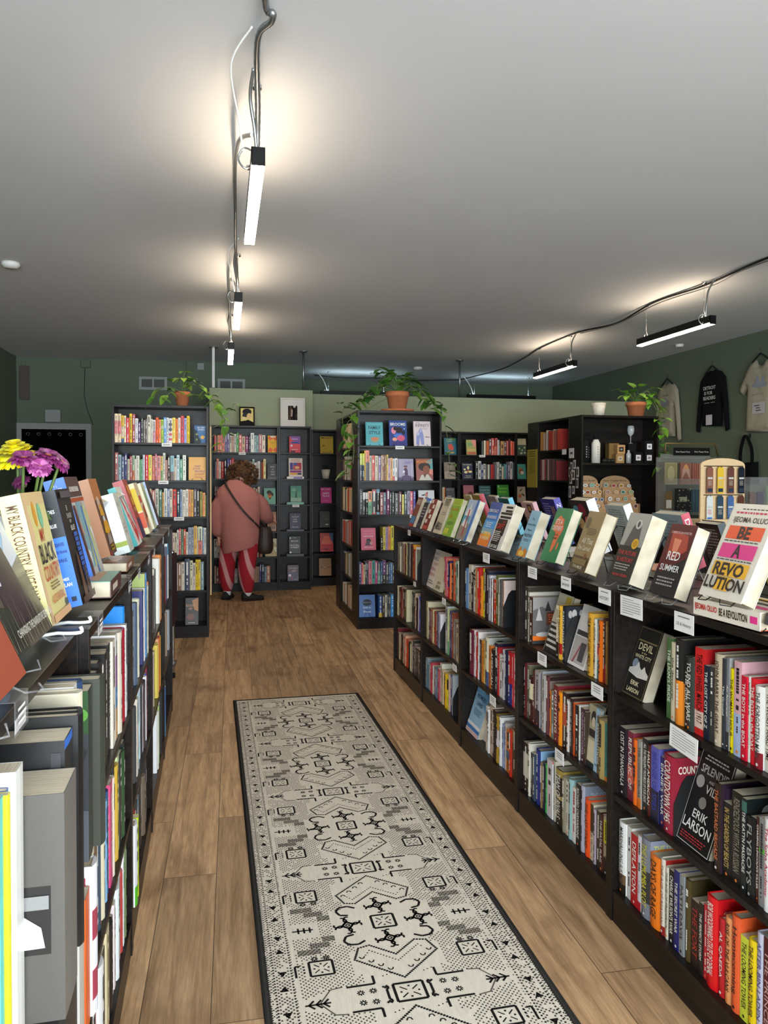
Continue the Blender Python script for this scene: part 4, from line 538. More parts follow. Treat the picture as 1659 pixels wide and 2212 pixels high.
def spec_area(sp):
    key,z,F,inset,where,e=sp; a,w,h=e[:3]
    P=[project(F@Vector(q)) for q in ((a,inset,z),(a+w,inset,z),(a+w,inset,z+h),(a,inset,z+h))]
    if any(p is None for p in P): return 0
    if all(p[0]<0 or p[0]>1659 or p[1]<0 or p[1]>2212 for p in P): return 0
    A=0
    for i in range(4):
        x0,y0=P[i];x1,y1=P[(i+1)%4]; A+=x0*y1-x1*y0
    return abs(A)/2
rank=sorted(range(len(SPECS)),key=lambda i:-spec_area(SPECS[i])); IND=set(rank[:199])   # with the 101 cover-out and flat books: the 300 that show largest
rest=MB(); used_labels=set(); BOOKOBJ={}; BEND={}
for i,sp in enumerate(SPECS):
    key,z,F,inset,where,e=sp; a,w,h,col,bands,tx,tc,pd,idx,pc,nc=e
    r=random.Random(i*13+5); hard=r.random()<.45 and w>.02; d=min(.245,h*.66+r.uniform(-.004,.006))
    y0=(inset if pd is None else -pd)+r.uniform(0,.006)
    if key[0]=='N': d=min(.25,h*.8)
    d=min(d,.268-y0)
    g=.0006; ww=w-2*g; lo=a+g
    T=F@Matrix.Translation((lo,y0,z+.0006)); BEND[(key,idx)]=a+w
    if i in IND:
        mb=MB(); pb=add_book(mb,ww,h,d,col,bands,tx,tc,hard,i,plain=key[:2]=='N0')
        o=mb.build('book','cover',matrix=T)
        m2=MB(); m2.box(*pb); m2.build('page_block','paper',o)
        BOOKOBJ[(key,idx)]=(o,ww,h,d); c=cname(col)
        if bands:
            bc=cname(max(bands,key=lambda b:b[1]-b[0])[2])
            if bc!=c: c=c+' and '+bc
        lab='%s book, %s from left, %s'%(c,ordn(idx),where)
        if len(lab.split())>16: lab='%s book, %s from left, %s'%(cname(col),ordn(idx),where)
        assert lab not in used_labels and len(lab.split())<=16,lab
        used_labels.add(lab)
        tag(o,lab,'book','books standing spine out on the shelves')
    else:
        rest.T=T; pb=add_book(rest,ww,h,d,col,bands,'',tc,hard,i,detail=spec_area(sp)>150); 
        rest.box(*pb,col='d8ceb4',mi=1)
rest.T=None
tag(rest.build('shelved_books',['cover','paper']),'many smaller spine-out books filling the farther shelves','books',kind='stuff')
# ------------------------------------------------------------------ displayed (face-out) books
def art(mb,items,w,h,y,back=False,t=0):
    for k,it in enumerate(items):
        yy=(y-.0003*(k+1)) if not back else (t+.0003*(k+1))
        X=(lambda f:f*w) if not back else (lambda f:(1-f)*w)
        n=(0,-1,0) if not back else (0,1,0); rr=(1,0,0) if not back else (-1,0,0)
        if it[0]=='r': 
            _,x0,z0,x1,z1,c=it; q=[(X(x0),yy,z0*h),(X(x1),yy,z0*h),(X(x1),yy,z1*h),(X(x0),yy,z1*h)]; mb.poly(q if not back else q,c)
        elif it[0]=='e':
            _,cx,cz,rx,rz,c=it; mb.poly([(X(cx+rx*math.cos(a)),yy,(cz+rz*math.sin(a))*h) for a in [i*PI/10 for i in range(20)]],c)
        elif it[0]=='p': mb.poly([(X(px),yy,pz*h) for px,pz in it[1]],it[2])
        elif it[0]=='t':
            _,s,cx,cz,wf,hf,c=it[:7]; mb.text(s,(X(cx),yy,cz*h),rr,(0,0,1),n,hf*h,wf*w,c,bold=it[7] if len(it)>7 else .012)
        elif it[0]=='l':   # rows of illegible small print
            _,x0,z0,x1,z1,n_,c=it; r=random.Random(int(z0*1000)+n_)
            for j in range(n_):
                za=z1-(z1-z0)*(j+.25)/n_; zb=z1-(z1-z0)*(j+.7)/n_; x=x0+r.uniform(0,.04)
                while x<x1-.04-r.uniform(0,.1):
                    l=r.uniform(.03,.1)
                    mb.poly([(X(x),yy,zb*h),(X(min(x+l,x1)),yy,zb*h),(X(min(x+l,x1)),yy,za*h),(X(x),yy,za*h)],c); x+=l+.02
def face_book(label,P,rz,lean,w,h,t,col,items,spine=None,sp_text=None,sp_col=None,back=False,group=None,name='book',flat=False,bands=(),extra=None):
    mb=MB(); e=.003; bt=.0016
    mb.box((0,0,0),(w,bt,h),col); mb.box((0,t-bt,0),(w,t,h),col)
    mb.box((-.001,0,0),(.0012,t,h),spine or col)
    for b0,b1,bc in bands: mb.poly([(-.0014,t,b0*h),(-.0014,0,b0*h),(-.0014,0,b1*h),(-.0014,t,b1*h)],bc)
    art(mb,items,w,h,0,back,t)
    if sp_text: mb.text(sp_text,(-.0016,t/2,h*.52),(0,0,-1),(0,-1,0),(-1,0,0),t*.55,h*.8,sp_col or 'eee',bold=.01)
    if extra: extra(mb)
    T=Matrix.Translation(P)@Matrix.Rotation(rz,4,'Z')@Matrix.Rotation(-lean,4,'X')
    o=mb.build(name,'cover',matrix=T); m2=MB(); m2.box((.0016,bt+.0002,e),(w-e,t-bt-.0002,h-e)); m2.build('page_block','paper',o)
    tag(o,label,'book',group or 'books displayed cover out'); return o
def easel(P,rz,label,w=.1,m='black',dz=.03,h=.17):
    """wire easel: two front hooks, back legs, folded from wire"""
    mb=MB(); r=.0016
    for s in (-1,1):
        x=s*w*.36
        mb.tube([(x-s*.008,-.028,.018),(x,-.034,.006),(x+s*.006,-.008,.002),(x,.02,.02),(x*.55,.075,h)],r,n=6)
        mb.tube([(x*.55,.075,h),(x*1.2,.125,.002)],r,n=6)
    mb.tube([(-w*.2,.075,h),(w*.2,.075,h)],r,n=6); mb.tube([(-w*.36,.018,.018),(w*.36,.018,.018)],r,n=6); mb.tube([(-w*.42,.125,.003),(w*.42,.125,.003)],r,n=6)
    o=mb.build('book_easel',m,loc=P,rot=(0,0,rz)); return tag(o,label,'book stand')

def near_face(key,idx,items):
    """print on the board of a shelved book that faces the camera end of the run"""
    if (key,idx) not in BOOKOBJ: return
    o,w,h,d=BOOKOBJ[(key,idx)]; mb=MB()
    mb.T=Matrix(((0,1,0,0),(-1,0,0,d),(0,0,1,0),(0,0,0,1))) if key[0]=='N' else Matrix(((0,-1,0,w),(1,0,0,0),(0,0,1,0),(0,0,0,1)))
    art(mb,items,d,h,-.0004); mb.T=None; mb.build('cover_picture','cover',o)
RZ=-PI/2
# books leaning face out inside the right-hand run
def rface(label,Yl,z,w,h,t,col,items,lean=.33,X=1.24,**k): return face_book(label,(X,Yl,z),k.pop('rz',RZ),lean,w,h,t,col,items,**k)
rface('black paperback titled Devil leaning cover out at left of nearest bookcase top shelf',2.222,.7365,.122,.225,.04,'1c1814',[('r',.03,.02,.97,.98,'8a7850'),('r',.045,.028,.955,.972,'1c1814'),('r',.08,.78,.92,.80,'8a7850'),('t','DEVIL',.5,.71,.72,.10,'e8dcb0'),('t','in the',.5,.63,.25,.03,'c8b888'),('t','WHITE CITY',.5,.57,.74,.055,'e8dcb0'),('e',.25,.46,.13,.07,'8a98a8'),('p',[(.05,.38),(.3,.42),(.4,.5),(.5,.43),(.6,.4),(.7,.46),(.8,.4),(.95,.36),(.95,.3),(.5,.28),(.05,.32)],'d8d4cc'),('t','ERIK',.5,.2,.4,.06,'e8dcb0'),('t','LARSON',.5,.1,.7,.06,'e8dcb0')],sp_text='DEVIL')
rface('black paperback with white title leaning cover out on nearest bookcase middle shelf',1.915,.4135,.145,.265,.038,'141416',[('r',.02,.015,.98,.985,'d8d4cc'),('r',.035,.022,.965,.978,'141416'),('l',.15,.88,.9,.95,2,'c8c0b8'),('t','SPLENDID',.55,.8,.82,.085,'f0ece4'),('t','AND THE',.6,.7,.3,.03,'f0ece4'),('t','VILE',.62,.62,.45,.085,'f0ece4'),('e',.22,.66,.12,.065,'b8b4b0'),('e',.45,.47,.11,.06,'8a8680'),('t','ERIK',.5,.34,.5,.085,'f0ece4'),('t','LARSON',.5,.22,.82,.1,'f0ece4'),('l',.1,.05,.9,.13,3,'a83038')])
rface('white book with brown and red print leaning far end of fourth nearest bookcase top shelf',4.66,.7365,.175,.235,.02,'e4d8cc',[('t','WHAT',.5,.9,.7,.07,'8a8478'),('t','WORLD',.5,.76,.8,.09,'5c5850'),('t','IS THIS?',.5,.62,.8,.08,'d88878'),('t','PHENO',.5,.48,.8,.09,'d88878'),('t','MENO',.5,.34,.8,.09,'d88878'),('l',.08,.08,.9,.2,2,'8a8478')],lean=.28)
rface('cream book with author name at the foot leaning on fourth nearest bookcase top shelf',4.475,.7365,.16,.235,.02,'ddd0b4',[('t','JUDITH',.6,.2,.5,.08,'302c28'),('t','BUTLER',.6,.1,.5,.08,'302c28')],lean=.24)
rface('light blue book titled promised land leaning out on third nearest bookcase bottom shelf',3.81,.1015,.185,.27,.03,'9cc4e0',[('r',0,.75,1,1,'5a98cc'),('p',[(0,.82),(1,.5),(1,.75),(0,1)],'78b0d8'),('t','THE',.3,.86,.2,.05,'3a4a60'),('e',.72,.88,.12,.07,'5a6878'),('t','PROMISED',.5,.7,.86,.075,'3a4a60'),('t','LAND',.5,.57,.5,.075,'3a4a60'),('l',.2,.35,.85,.48,4,'5a7890'),('r',0,.14,1,.2,'e8f0f4'),('r',0,.08,1,.13,'3a78c0'),('r',0,0,1,.07,'d8b8b8')],lean=.3)
rface('cream coil notebook leaning behind the light blue promised land book',3.62,.1015,.16,.2,.012,'ddc8b4',[('r',.05,.2,.95,.22,'605048')],lean=.25,X=1.27)
rface('black and white lettered book leaning beside the yellow spines, second nearest bookcase top shelf',2.83,.7365,.13,.235,.03,'2a2826',[('r',0,.5,1,1,'c8c0a8'),('l',.05,.05,.95,.5,5,'e8e4dc'),('r',.55,.55,.9,.97,'c8a838')],lean=.3,spine='e4dcac')
rface('white bordered photo book leaning between black bookend and yellow spine, second nearest bookcase',2.615,.7365,.13,.225,.02,'e8e4e0',[('r',.06,.05,.94,.48,'b8b0ac'),('p',[(.2,.05),(.5,.4),(.55,.38),(.3,.05)],'a05058'),('r',.5,.1,.8,.4,'504c50'),('r',.1,.5,.9,.58,'403c3c'),('e',.7,.75,.2,.08,'706860'),('e',.7,.75,.16,.06,'e8e4e0')],lean=.3)
rface('small cream queen portrait cover facing out on second nearest bookcase middle shelf',2.465,.4135,.06,.215,.03,'b0a888',[('r',0,.1,1,.45,'d8ccac'),('e',.6,.8,.3,.12,'3a302c'),('e',.62,.74,.2,.08,'d8c8b0'),('r',.2,.5,1,.62,'302824'),('r',0,0,1,.1,'202428')],lean=.08)
rface('thin light blue paperback leaning beside the queen portrait book',2.405,.4135,.03,.215,.012,'a8c8dc',[('r',.2,.1,.8,.13,'6888a0')],lean=.05,rz=RZ)
near_face('R4a',2,[('r',0,0,1,1,'6a6664'),('r',0,.07,1,.17,'f07018'),('r',.45,.4,1,.68,'6a4030'),('l',.5,.44,.95,.64,4,'d86038'),('p',[(0,1),(1,1),(1,.75),(.6,.7),(.3,.8),(0,.72)],'a09c98'),('e',.35,.2,.25,.05,'c8c4c0'),('p',[(.1,.5),(.2,.8),(.32,.5)],'c8c4c0'),('p',[(.4,.7),(.5,.92),(.62,.7)],'3a3838'),('r',0,0,1,.07,'3c3a3a')])
near_face('R4a',5,[('r',0,0,1,1,'202430'),('e',.12,.86,.06,.07,'b0aca8'),('e',.24,.87,.07,.08,'c8c4c0'),('e',.44,.87,.06,.07,'b8b4b0'),('e',.58,.86,.06,.07,'c0bcb8'),('e',.78,.87,.05,.05,'a8a4a0'),('t','MIDNIGHT',.5,.45,.8,.1,'90a0b0'),('r',0,0,1,.04,'101418')])
near_face('R5b',8,[('r',0,0,1,1,'8a1c30'),('p',[(0,0),(1,0),(1,.4),(.3,.5)],'6a1428'),('t','COUNTDOWN',.5,.84,.86,.1,'f0e4d0',.02),('t','1945',.5,.68,.6,.14,'f0e4d0',.02),('l',.2,.28,.8,.4,2,'e8dcc8')])
near_face('R5b',6,[('r',0,0,1,1,'5c60b0'),('r',0,0,1,.45,'1c2040'),('t','BRIDGE OF SPIES',.5,.9,.86,.07,'88a0d8')])
near_face('R5b',9,[('r',0,0,1,1,'2c1c2c'),('r',.1,.2,.9,.95,'40304c'),('e',.6,.6,.2,.1,'6a5070')])
near_face('R5b',12,[('r',0,0,1,1,'141c1c'),('e',.4,.84,.14,.09,'989c98'),('r',0,.5,1,.55,'203030')])
near_face('R5a',10,[('r',0,0,1,1,'a8a8a8'),('t','AMERICAN',.5,.86,.8,.09,'202428')])
near_face('R5a',5,[('r',0,0,1,1,'b81c20'),('l',.1,.2,.9,.9,6,'901818')])
near_face('R5a',2,[('r',0,0,1,1,'1c1b1a'),('r',0,0,1,.5,'e88828')])
near_face('R5c',4,[('r',0,0,1,1,'8a90a0'),('t','THE LUMUMBA',.5,.9,.86,.08,'c8c860'),('r',0,0,1,.5,'4c5058')])
near_face('R5c',6,[('r',0,0,1,1,'a02420'),('r',.1,.1,.9,.9,'8c1c1c'),('r',.13,.12,.87,.88,'a02420')])
near_face('R5c',15,[('r',0,0,1,1,'c01018'),('t','STATE OF',.5,.82,.8,.1,'e89080'),('t','DENIAL',.5,.66,.7,.1,'e89080')])
near_face('R5c',11,[('r',0,0,1,1,'40361c'),('e',.5,.5,.3,.3,'584a28')])
near_face('R4b',12,[('r',0,0,1,1,'201414'),('r',0,.9,1,.94,'4a1c18')])
near_face('R4b',11,[('r',0,0,1,1,'5a1a20'),('t','A NEW YORK TIMES NOTABLE BOOK',.5,.93,.9,.04,'e0d0c8')])
near_face('R4b',7,[('r',0,0,1,1,'8a7870'),('e',.3,.8,.1,.08,'d8c8a8'),('e',.6,.8,.12,.08,'3a2c28'),('r',0,.94,1,1,'2c1c18')])
near_face('R4c',4,[('r',0,0,1,1,'90b8dc'),('t','DAVID',.6,.92,.5,.08,'20242c'),('t','McCULLOUGH',.5,.8,.86,.08,'20242c'),('r',0,0,1,.4,'b8c8d8')])
near_face('R4c',8,[('r',0,0,1,1,'d8d8dc'),('l',.1,.85,.9,.95,1,'50545c'),('r',0,.96,.6,1,'c03040')])
near_face('R4c',10,[('r',0,0,1,1,'201c14'),('r',0,.88,1,1,'a89040')])
near_face('R4c',16,[('r',0,0,1,1,'7c8494'),('t','THE GETTYSBURG',.55,.86,.84,.08,'b0b8c8')])
near_face('R3a',19,[('r',0,0,1,1,'101418'),('r',0,.7,1,1,'e0c8c0'),('t','ANARCHY',.5,.76,.86,.1,'203090'),('l',.2,.1,.9,.5,5,'a0b040')])
near_face('R3b',7,[('r',0,0,1,1,'b8bcb4'),('e',.35,.82,.22,.12,'2c2424')])
near_face('R3b',6,[('r',0,0,1,1,'a83840'),('t','END',.4,.86,.7,.16,'401418')])
near_face('R2b',10,[('r',0,0,1,1,'c8c8d0'),('r',.1,.9,.8,.95,'702858'),('t','US',.6,.8,.3,.07,'903858')])
near_face('R1c',9,[('r',0,0,1,1,'28262c'),('e',.6,.6,.12,.08,'c8c8c8'),('l',.1,.85,.8,.93,1,'a0a0a0')])
near_face('N0a',6,[('r',0,0,1,1,'4e4c49'),('r',.0,.30,.93,.60,'1c1c1c'),('e',.40,.53,.25,.035,'b8b8b8'),('e',.42,.47,.20,.05,'101010'),('p',[(.3,.32),(.35,.42),(.45,.5),(.5,.5),(.52,.44),(.62,.4),(.7,.45),(.68,.5),(.75,.5),(.88,.42),(.9,.33)],'d0d0cc'),('p',[(0,.40),(.4,.5),(.45,.47),(.05,.36)],'6c6866'),('r',.78,.5,.92,.56,'808080'),('r',.0,.53,.15,.58,'606060')])
near_face('N0a',7,[('p',[(.35,.70),(.5,.86),(.6,.80),(.55,.72),(.42,.66)],'a0a4a8'),('p',[(.58,.82),(.78,.92),(.72,.84)],'9ca0a4'),('r',.93,.05,.98,.95,'303034')])
near_face('N0a',14,[('r',0,0,1,1,'34383c'),('p',[(0,.8),(1,.75),(1,1),(0,1)],'2c5028'),('e',.75,.9,.16,.06,'70b048'),('e',.9,.86,.1,.05,'58983c'),('p',[(.5,.1),(.9,.7),(1,.65),(.7,.1)],'22262a'),('r',.2,.42,.9,.46,'8a7830'),('r',0,0,1,.3,'50565c')])
near_face('N0a',15,[('r',0,0,1,1,'34383c'),('p',[(0,.8),(1,.75),(1,1),(0,1)],'2c5028'),('e',.75,.9,.16,.06,'70b048'),('e',.9,.86,.1,.05,'58983c'),('p',[(.5,.1),(.9,.7),(1,.65),(.7,.1)],'22262a'),('r',.2,.42,.9,.46,'8a7830'),('r',0,0,1,.3,'50565c')])
near_face('N0b',4,[('r',0,0,1,1,'e0e0e6'),('r',.5,.08,.95,.25,'a03048'),('r',.53,.1,.92,.23,'e0e0e6'),('r',.5,.3,.95,.48,'a03048'),('r',.5,.55,.95,.72,'8a3040'),('r',.53,.57,.92,.7,'e0e0e6'),('r',.5,.78,.95,.93,'a03048'),('r',.53,.8,.92,.91,'d8d8e0')])
# black bookends
def bookend(key,a,z,label,h=.17,d=.11):
    F,_,_=unit_frame(key); mb=MB(); pts=[(0,.02,0),(0,.02,h*.55),(0,.045,h*.9),(0,.06,h),(0,d,h),(0,d+.01,h*.95),(0,d+.01,0)]
    mb.prism(pts,(1,0,0),.0015); mb.box((0,.02,0),(.06,d+.01,.0012)); o=mb.build('bookend','blackp',matrix=F@Matrix.Translation((a,.0,z+.0006))); tag(o,label,'bookend')
for key,idx,l in (('R5b',8,'black bookend between the countdown book and the leaning splendid cover'),('R4a',5,'black bookend beside the leaning white bordered photo book'),('R3a',19,'black bookend at the right end of third nearest bookcase top shelf'),('R2b',10,'black bookend in the gap of the fourth nearest bookcase middle shelf'),('R2c',16,'black bookend at the right end of fourth nearest bookcase bottom shelf'),('R1a',19,'black bookend on the farthest low bookcase top shelf'),('R1b',6,'black bookend on the farthest low bookcase middle shelf')):
    bookend(key,BEND.get((key,idx),max(v for k,v in BEND.items() if k[0]==key))+.0012,{'a':.735,'b':.412,'c':.10}[key[2]],l)
# cover-out books on top of the right-hand run: (label,Yleft,w,h,t,col,items,lean,X,easel)
TOPZ=1.062
def top(label,Y,w,h,t,col,items,lean=.36,X=1.222,dz=.022,es='black',rz=RZ,**k):
    face_book(label,(X,Y,TOPZ+dz),rz,lean,w,h,t,col,items,**k)
    if es: easel((X+.01,Y-w/2,TOPZ),rz,'wire stand under the '+' '.join(label.split(' on ')[0].split()[:11]),w=w,m=es,h=h*.62)
top('blue and brown cover leftmost of the books on the right-hand run',5.034,.127,.205,.028,'8a4a38',[('r',.05,.75,.95,.95,'b89080'),('r',.05,.1,.9,.35,'4a88b8'),('r',.1,0,.9,.1,'b83838'),('l',.15,.8,.85,.92,2,'f0e0d8')])
top('navy cover second from the far end on the right-hand run',4.83,.10,.175,.02,'23202c',[('l',.15,.4,.85,.85,4,'b0a8b0'),('l',.15,.08,.85,.2,2,'8a8490')],es='blackp')
top('red and white chequered cover on the far part of the right-hand run',4.675,.12,.205,.03,'8a2c20',[('r',.1,.86,.45,.97,'e8dcd0'),('r',.5,.7,.9,.82,'e8dcd0'),('r',.1,.54,.5,.66,'e8dcd0'),('r',.5,.38,.9,.5,'e8dcd0'),('r',.1,.22,.5,.34,'e8dcd0'),('r',.1,.04,.95,.14,'c85038')])
top('cream cover with black block lettering on the right-hand run',4.416,.151,.225,.03,'cfc2a8',[('t','POVERTY',.6,.86,.7,.2,'3a3834'),('l',.3,.5,.9,.6,2,'8a8270'),('t','BY',.3,.3,.2,.05,'3a3834'),('t','AMERICA',.5,.2,.8,.2,'3a3834')])
top('lime green and orange cover on the right-hand run',4.22,.165,.222,.026,'8cb83c',[('r',0,.82,1,1,'b4cc38'),('l',.1,.84,.9,.97,4,'6a8830'),('t','BLACK',.5,.72,.8,.09,'d88830'),('t','AF',.3,.52,.5,.11,'d8a030'),('t','HISTORY',.5,.34,.8,.09,'5a9038'),('r',.1,.05,.6,.2,'c8d040')])
top('pale blue cover with white rooftops and sea on the right-hand run',3.956,.180,.225,.03,'a8bcd8',[('r',0,.42,.62,.62,'58a8c0'),('r',0,0,.75,.42,'988c80'),('p',[(.1,.6),(.2,.85),(.28,.7),(.4,.95),(.5,.72),(.6,.8),(.62,.6)],'f0ece4'),('p',[(.1,.35),(.25,.55),(.4,.4),(.5,.5),(.6,.3)],'f0f0f0'),('r',.8,0,.97,1,'4a78c0'),('p',[(.35,.75),(.45,.75),(.5,.1),(.4,.1)],'c04850')],es='chrome')
top('sunset coloured cover titled Democracy on the right-hand run',3.60,.152,.225,.04,'3878c8',[('r',0,.75,1,1,'34509c'),('r',0,.4,1,.58,'50a0e0'),('r',0,.22,1,.4,'88a8b8'),('r',0,0,1,.26,'f08030'),('e',.6,.26,.35,.07,'f8b040'),('t','DEMOCRACY',.5,.8,.86,.075,'f4f4f0'),('t','AWAKENING',.5,.66,.86,.075,'f4f4f0'),('l',.2,.42,.8,.55,3,'e8f0f8'),('t','HEATHER COX',.5,.3,.8,.06,'fff0c0'),('t','RICHARDSON',.5,.18,.8,.07,'fff0c0')],es=None)
top('black and white flag striped cover with red title on the right-hand run',3.44,.165,.222,.045,'e4e0d8',[('r',.35,.9,.85,.95,'181414'),('r',.4,.82,.9,.87,'181414'),('r',.1,.76,.95,.81,'181414'),('r',.15,.68,.95,.73,'181414'),('r',.1,.3,.8,.66,'201818'),('r',.1,.0,.72,.3,'181414'),('t','THE',.6,.6,.2,.04,'d04030'),('t','GRIFT',.45,.5,.62,.12,'c83028'),('l',.12,.16,.7,.4,6,'e8e0d8'),('t','CLAY CANE',.42,.06,.55,.07,'f0ece4')],es=None)
top('light blue narrow cover with orange rooftops on the right-hand run',3.082,.10,.205,.045,'88b4cc',[('t','The',.5,.82,.3,.05,'3a4858'),('t','Hundred Years',.5,.7,.8,.05,'3a4858'),('t','War on',.5,.58,.5,.05,'3a4858'),('t','PALESTINE',.5,.46,.86,.06,'304050'),('l',.2,.33,.8,.39,2,'4a6070'),('p',[(0,0),(1,0),(1,.14),(.7,.2),(.5,.1),(.3,.22),(0,.12)],'c88030'),('e',.45,.07,.3,.06,'e8c050')])
AF=[(.30,.83),(.42,.86),(.5,.82),(.68,.80),(.74,.68),(.82,.62),(.74,.52),(.66,.42),(.63,.30),(.52,.18),(.44,.17),(.40,.30),(.42,.45),(.37,.55),(.22,.56),(.14,.64),(.18,.76)]
top('green cover with an orange Africa shape on the right-hand run',2.924,.145,.225,.04,'2f8050',[('p',AF,'e07040'),('e',.78,.3,.05,.07,'e07040'),('t',"IT'S A",.42,.74,.42,.1,'f4e8e0'),('t','CONTINENT',.42,.62,.66,.09,'f4e8e0'),('t','CALLED',.48,.5,.35,.04,'5a2c18'),('t','HOME',.48,.43,.3,.04,'5a2c18')],X=1.262)
top('beige sepia crowd photograph cover on the right-hand run',2.64,.165,.225,.045,'a0895c',[('r',0,0,1,.24,'5c4c30'),('e',.2,.8,.14,.1,'6a5a3c'),('l',.3,.6,.9,.72,4,'6a5a3c'),('t','All That',.55,.5,.7,.09,'f0e8d0'),('t','She Carried',.5,.38,.85,.08,'f0e8d0'),('e',.72,.25,.07,.05,'8a5830'),('r',.1,.1,.9,.2,'8a7448'),('t','TIYA MILES',.5,.06,.6,.05,'f0e8d0')],X=1.255,rz=RZ-.12)
top('grey photo cover with red lettering and a yellow seal on the right-hand run',2.317,.13,.235,.06,'36342f',[('r',0,.52,1,1,'a8a49c'),('p',[(.2,.52),(.35,.78),(.5,.9),(.7,.88),(.85,.52)],'585450'),('e',.58,.84,.14,.07,'c8c4bc'),('e',.58,.84,.06,.045,'505050'),('t','THE FUTURE',.5,.42,.84,.06,'c04040'),('t','IS HISTORY',.5,.32,.84,.06,'c04040'),('l',.1,.16,.85,.27,3,'b0a8a0'),('t','MASHA GESSEN',.5,.1,.8,.04,'c04040'),('e',.72,.56,.15,.075,'e0b030'),('e',.72,.56,.1,.05,'c89020')],X=1.24,es='acrylic')
top('black and red smoke cover titled Red Summer on the right-hand run',2.042,.125,.215,.045,'242224',[('p',[(0,1),(1,1),(1,.55),(.55,.42),(.2,.3),(0,.35)],'5c1f20'),('p',[(.15,.9),(.8,.85),(.9,.65),(.5,.5),(.2,.55)],'b04838'),('p',[(.3,.8),(.6,.78),(.55,.6),(.35,.62)],'e08868'),('t','CAMERON McWHIRTER',.5,.88,.8,.035,'e0b8b0'),('t','RED',.5,.55,.5,.12,'f4ece8'),('t','SUMMER',.5,.38,.75,.09,'f4ece8'),('l',.15,.12,.85,.26,3,'a8a0a0')],X=1.225,es='acrylic')
top('cream cover with orange, pink and yellow blocks standing on its own lying copy',1.764,.165,.255,.04,'e4dccc',[('l',.2,.93,.9,.955,1,'403838'),('l',.1,.88,.95,.925,1,'c83858'),('t','IJEOMA OLUO',.52,.82,.86,.075,'1c1814'),('r',.1,.62,.9,.76,'f05a30'),('t','BE',.5,.69,.32,.13,'2a2220',.03),('l',.08,.585,.92,.61,1,'403838'),('r',.1,.42,.9,.57,'e03888'),('t','A',.5,.495,.18,.14,'2a2220',.03),('l',.08,.385,.92,.41,1,'403838'),('r',.1,.23,.9,.375,'f4b030'),('t','REVO',.48,.3,.68,.135,'2a2220',.03),('r',.3,.08,.62,.22,'f4b030'),('t','LUTION',.5,.15,.88,.13,'2a2220',.03)],X=1.2,dz=.060,lean=.42,es=None)
easel((1.205,1.68,TOPZ+.047),RZ,'black wire stand carrying the cream Be A Revolution cover',w=.12,h=.16)
mb=MB(); mb.box((0,0,0),(.162,.002,.24),'e0d4c4'); mb.box((0,.036,0),(.162,.038,.24),'e4dccc'); mb.box((-.002,0,0),(.001,.038,.24),'e0d6c6')
# lying copy: spine faces the aisle
T=Matrix.Translation((1.212,1.80,TOPZ+.0015))@Matrix.Rotation(-PI/2+.05,4,'Z')
mb=MB(); W_,D_,T_=.24,.165,.044
mb.box((0,0,0),(W_,D_,.002),'d86040'); mb.box((0,0,T_-.002),(W_,D_,T_),'e4dccc'); mb.box((0,-.002,0),(W_,.001,T_),'e4dccc')
mb.text('IJEOMA OLUO',(.05,-.003,T_/2),(1,0,0),(0,0,1),(0,-1,0),.02,.085,'c03020',bold=.03); mb.text('BE A REVOLUTION',(.15,-.003,T_/2),(1,0,0),(0,0,1),(0,-1,0),.02,.1,'3a2a10',bold=.03); mb.box((.208,-.0026,.014),(.232,-.002,.031),'e03888')
art(mb,[],1,1,0)
for q in ((.02,.03,.22,.06,'e03888'),(.02,.08,.22,.1,'3a3430'),(.05,.12,.2,.15,'f4b030')): mb.poly([(q[0],q[1],T_+.0004),(q[2],q[1],T_+.0004),(q[2],q[3],T_+.0004),(q[0],q[3],T_+.0004)],q[4])
o=mb.build('book','cover',matrix=T); m2=MB(); m2.box((.003,.002,.0022),(W_-.003,D_-.003,T_-.0022)); m2.build('page_block','paper',o); tag(o,'thick cream book lying flat, spine to the aisle, near end of right-hand run','book','books displayed cover out')
top('dark grey cover at the right edge of the picture beyond the cream Revolution book',1.545,.15,.2,.03,'4a4a4a',[('e',.5,.5,.4,.3,'7a7a7a'),('e',.4,.6,.15,.1,'a8a8a8'),('r',.1,.05,.9,.12,'2a2a2a')],X=1.222)
# the displays that face the other side of the run (their backs are seen)
def back(label,Yn,w,h,t,col,items,X=1.745,lean=.36,dz=.02,es='black',**k):
    face_book(label,(X,Yn,TOPZ+dz),PI/2,lean,w,h,t,col,items,back=True,**k)
    if es: easel((X-.01,Yn+w/2,TOPZ),PI/2,'wire stand behind the '+' '.join(label.split(',')[0].split()[:11]),w=w,m=es,h=h*.6)
back('purple backed book facing the other side, lettered spine',3.60,.17,.25,.035,'362c7c',[('l',.1,.55,.6,.92,7,'9a94c8'),('r',.6,.55,.9,.85,'8a6a78'),('r',.1,.08,.5,.16,'5a50a0')],spine='3c34a0',sp_text='ZAYTINYA',sp_col='e8e4f4')
back('food photograph backed book with a rainbow banded spine',3.22,.18,.26,.045,'3a2c28',[('e',.3,.8,.18,.1,'5890a0'),('e',.6,.82,.2,.12,'8a2838'),('e',.75,.6,.15,.1,'c86858'),('e',.35,.55,.2,.12,'c8a070'),('e',.6,.35,.2,.12,'d8c890'),('e',.25,.25,.15,.1,'308898'),('e',.7,.12,.15,.08,'a86838')],spine='e8e8e8',bands=((.62,.7,'70a840'),(.52,.62,'3090d8'),(.36,.52,'d83058'),(.28,.36,'38a078'),(.2,.28,'e8c870')))
back('pale grey backed book covered in small print',2.915,.16,.245,.035,'b4bab4',[('l',.1,.25,.9,.93,16,'7a8280')],spine='dce8e4')
back('light blue backed book with a red portrait spine',2.52,.19,.215,.035,'8ca0a8',[('l',.1,.15,.9,.9,12,'6a7c84')],spine='b84858',sp_text='DETROIT',sp_col='f0e8e8',dz=.03)
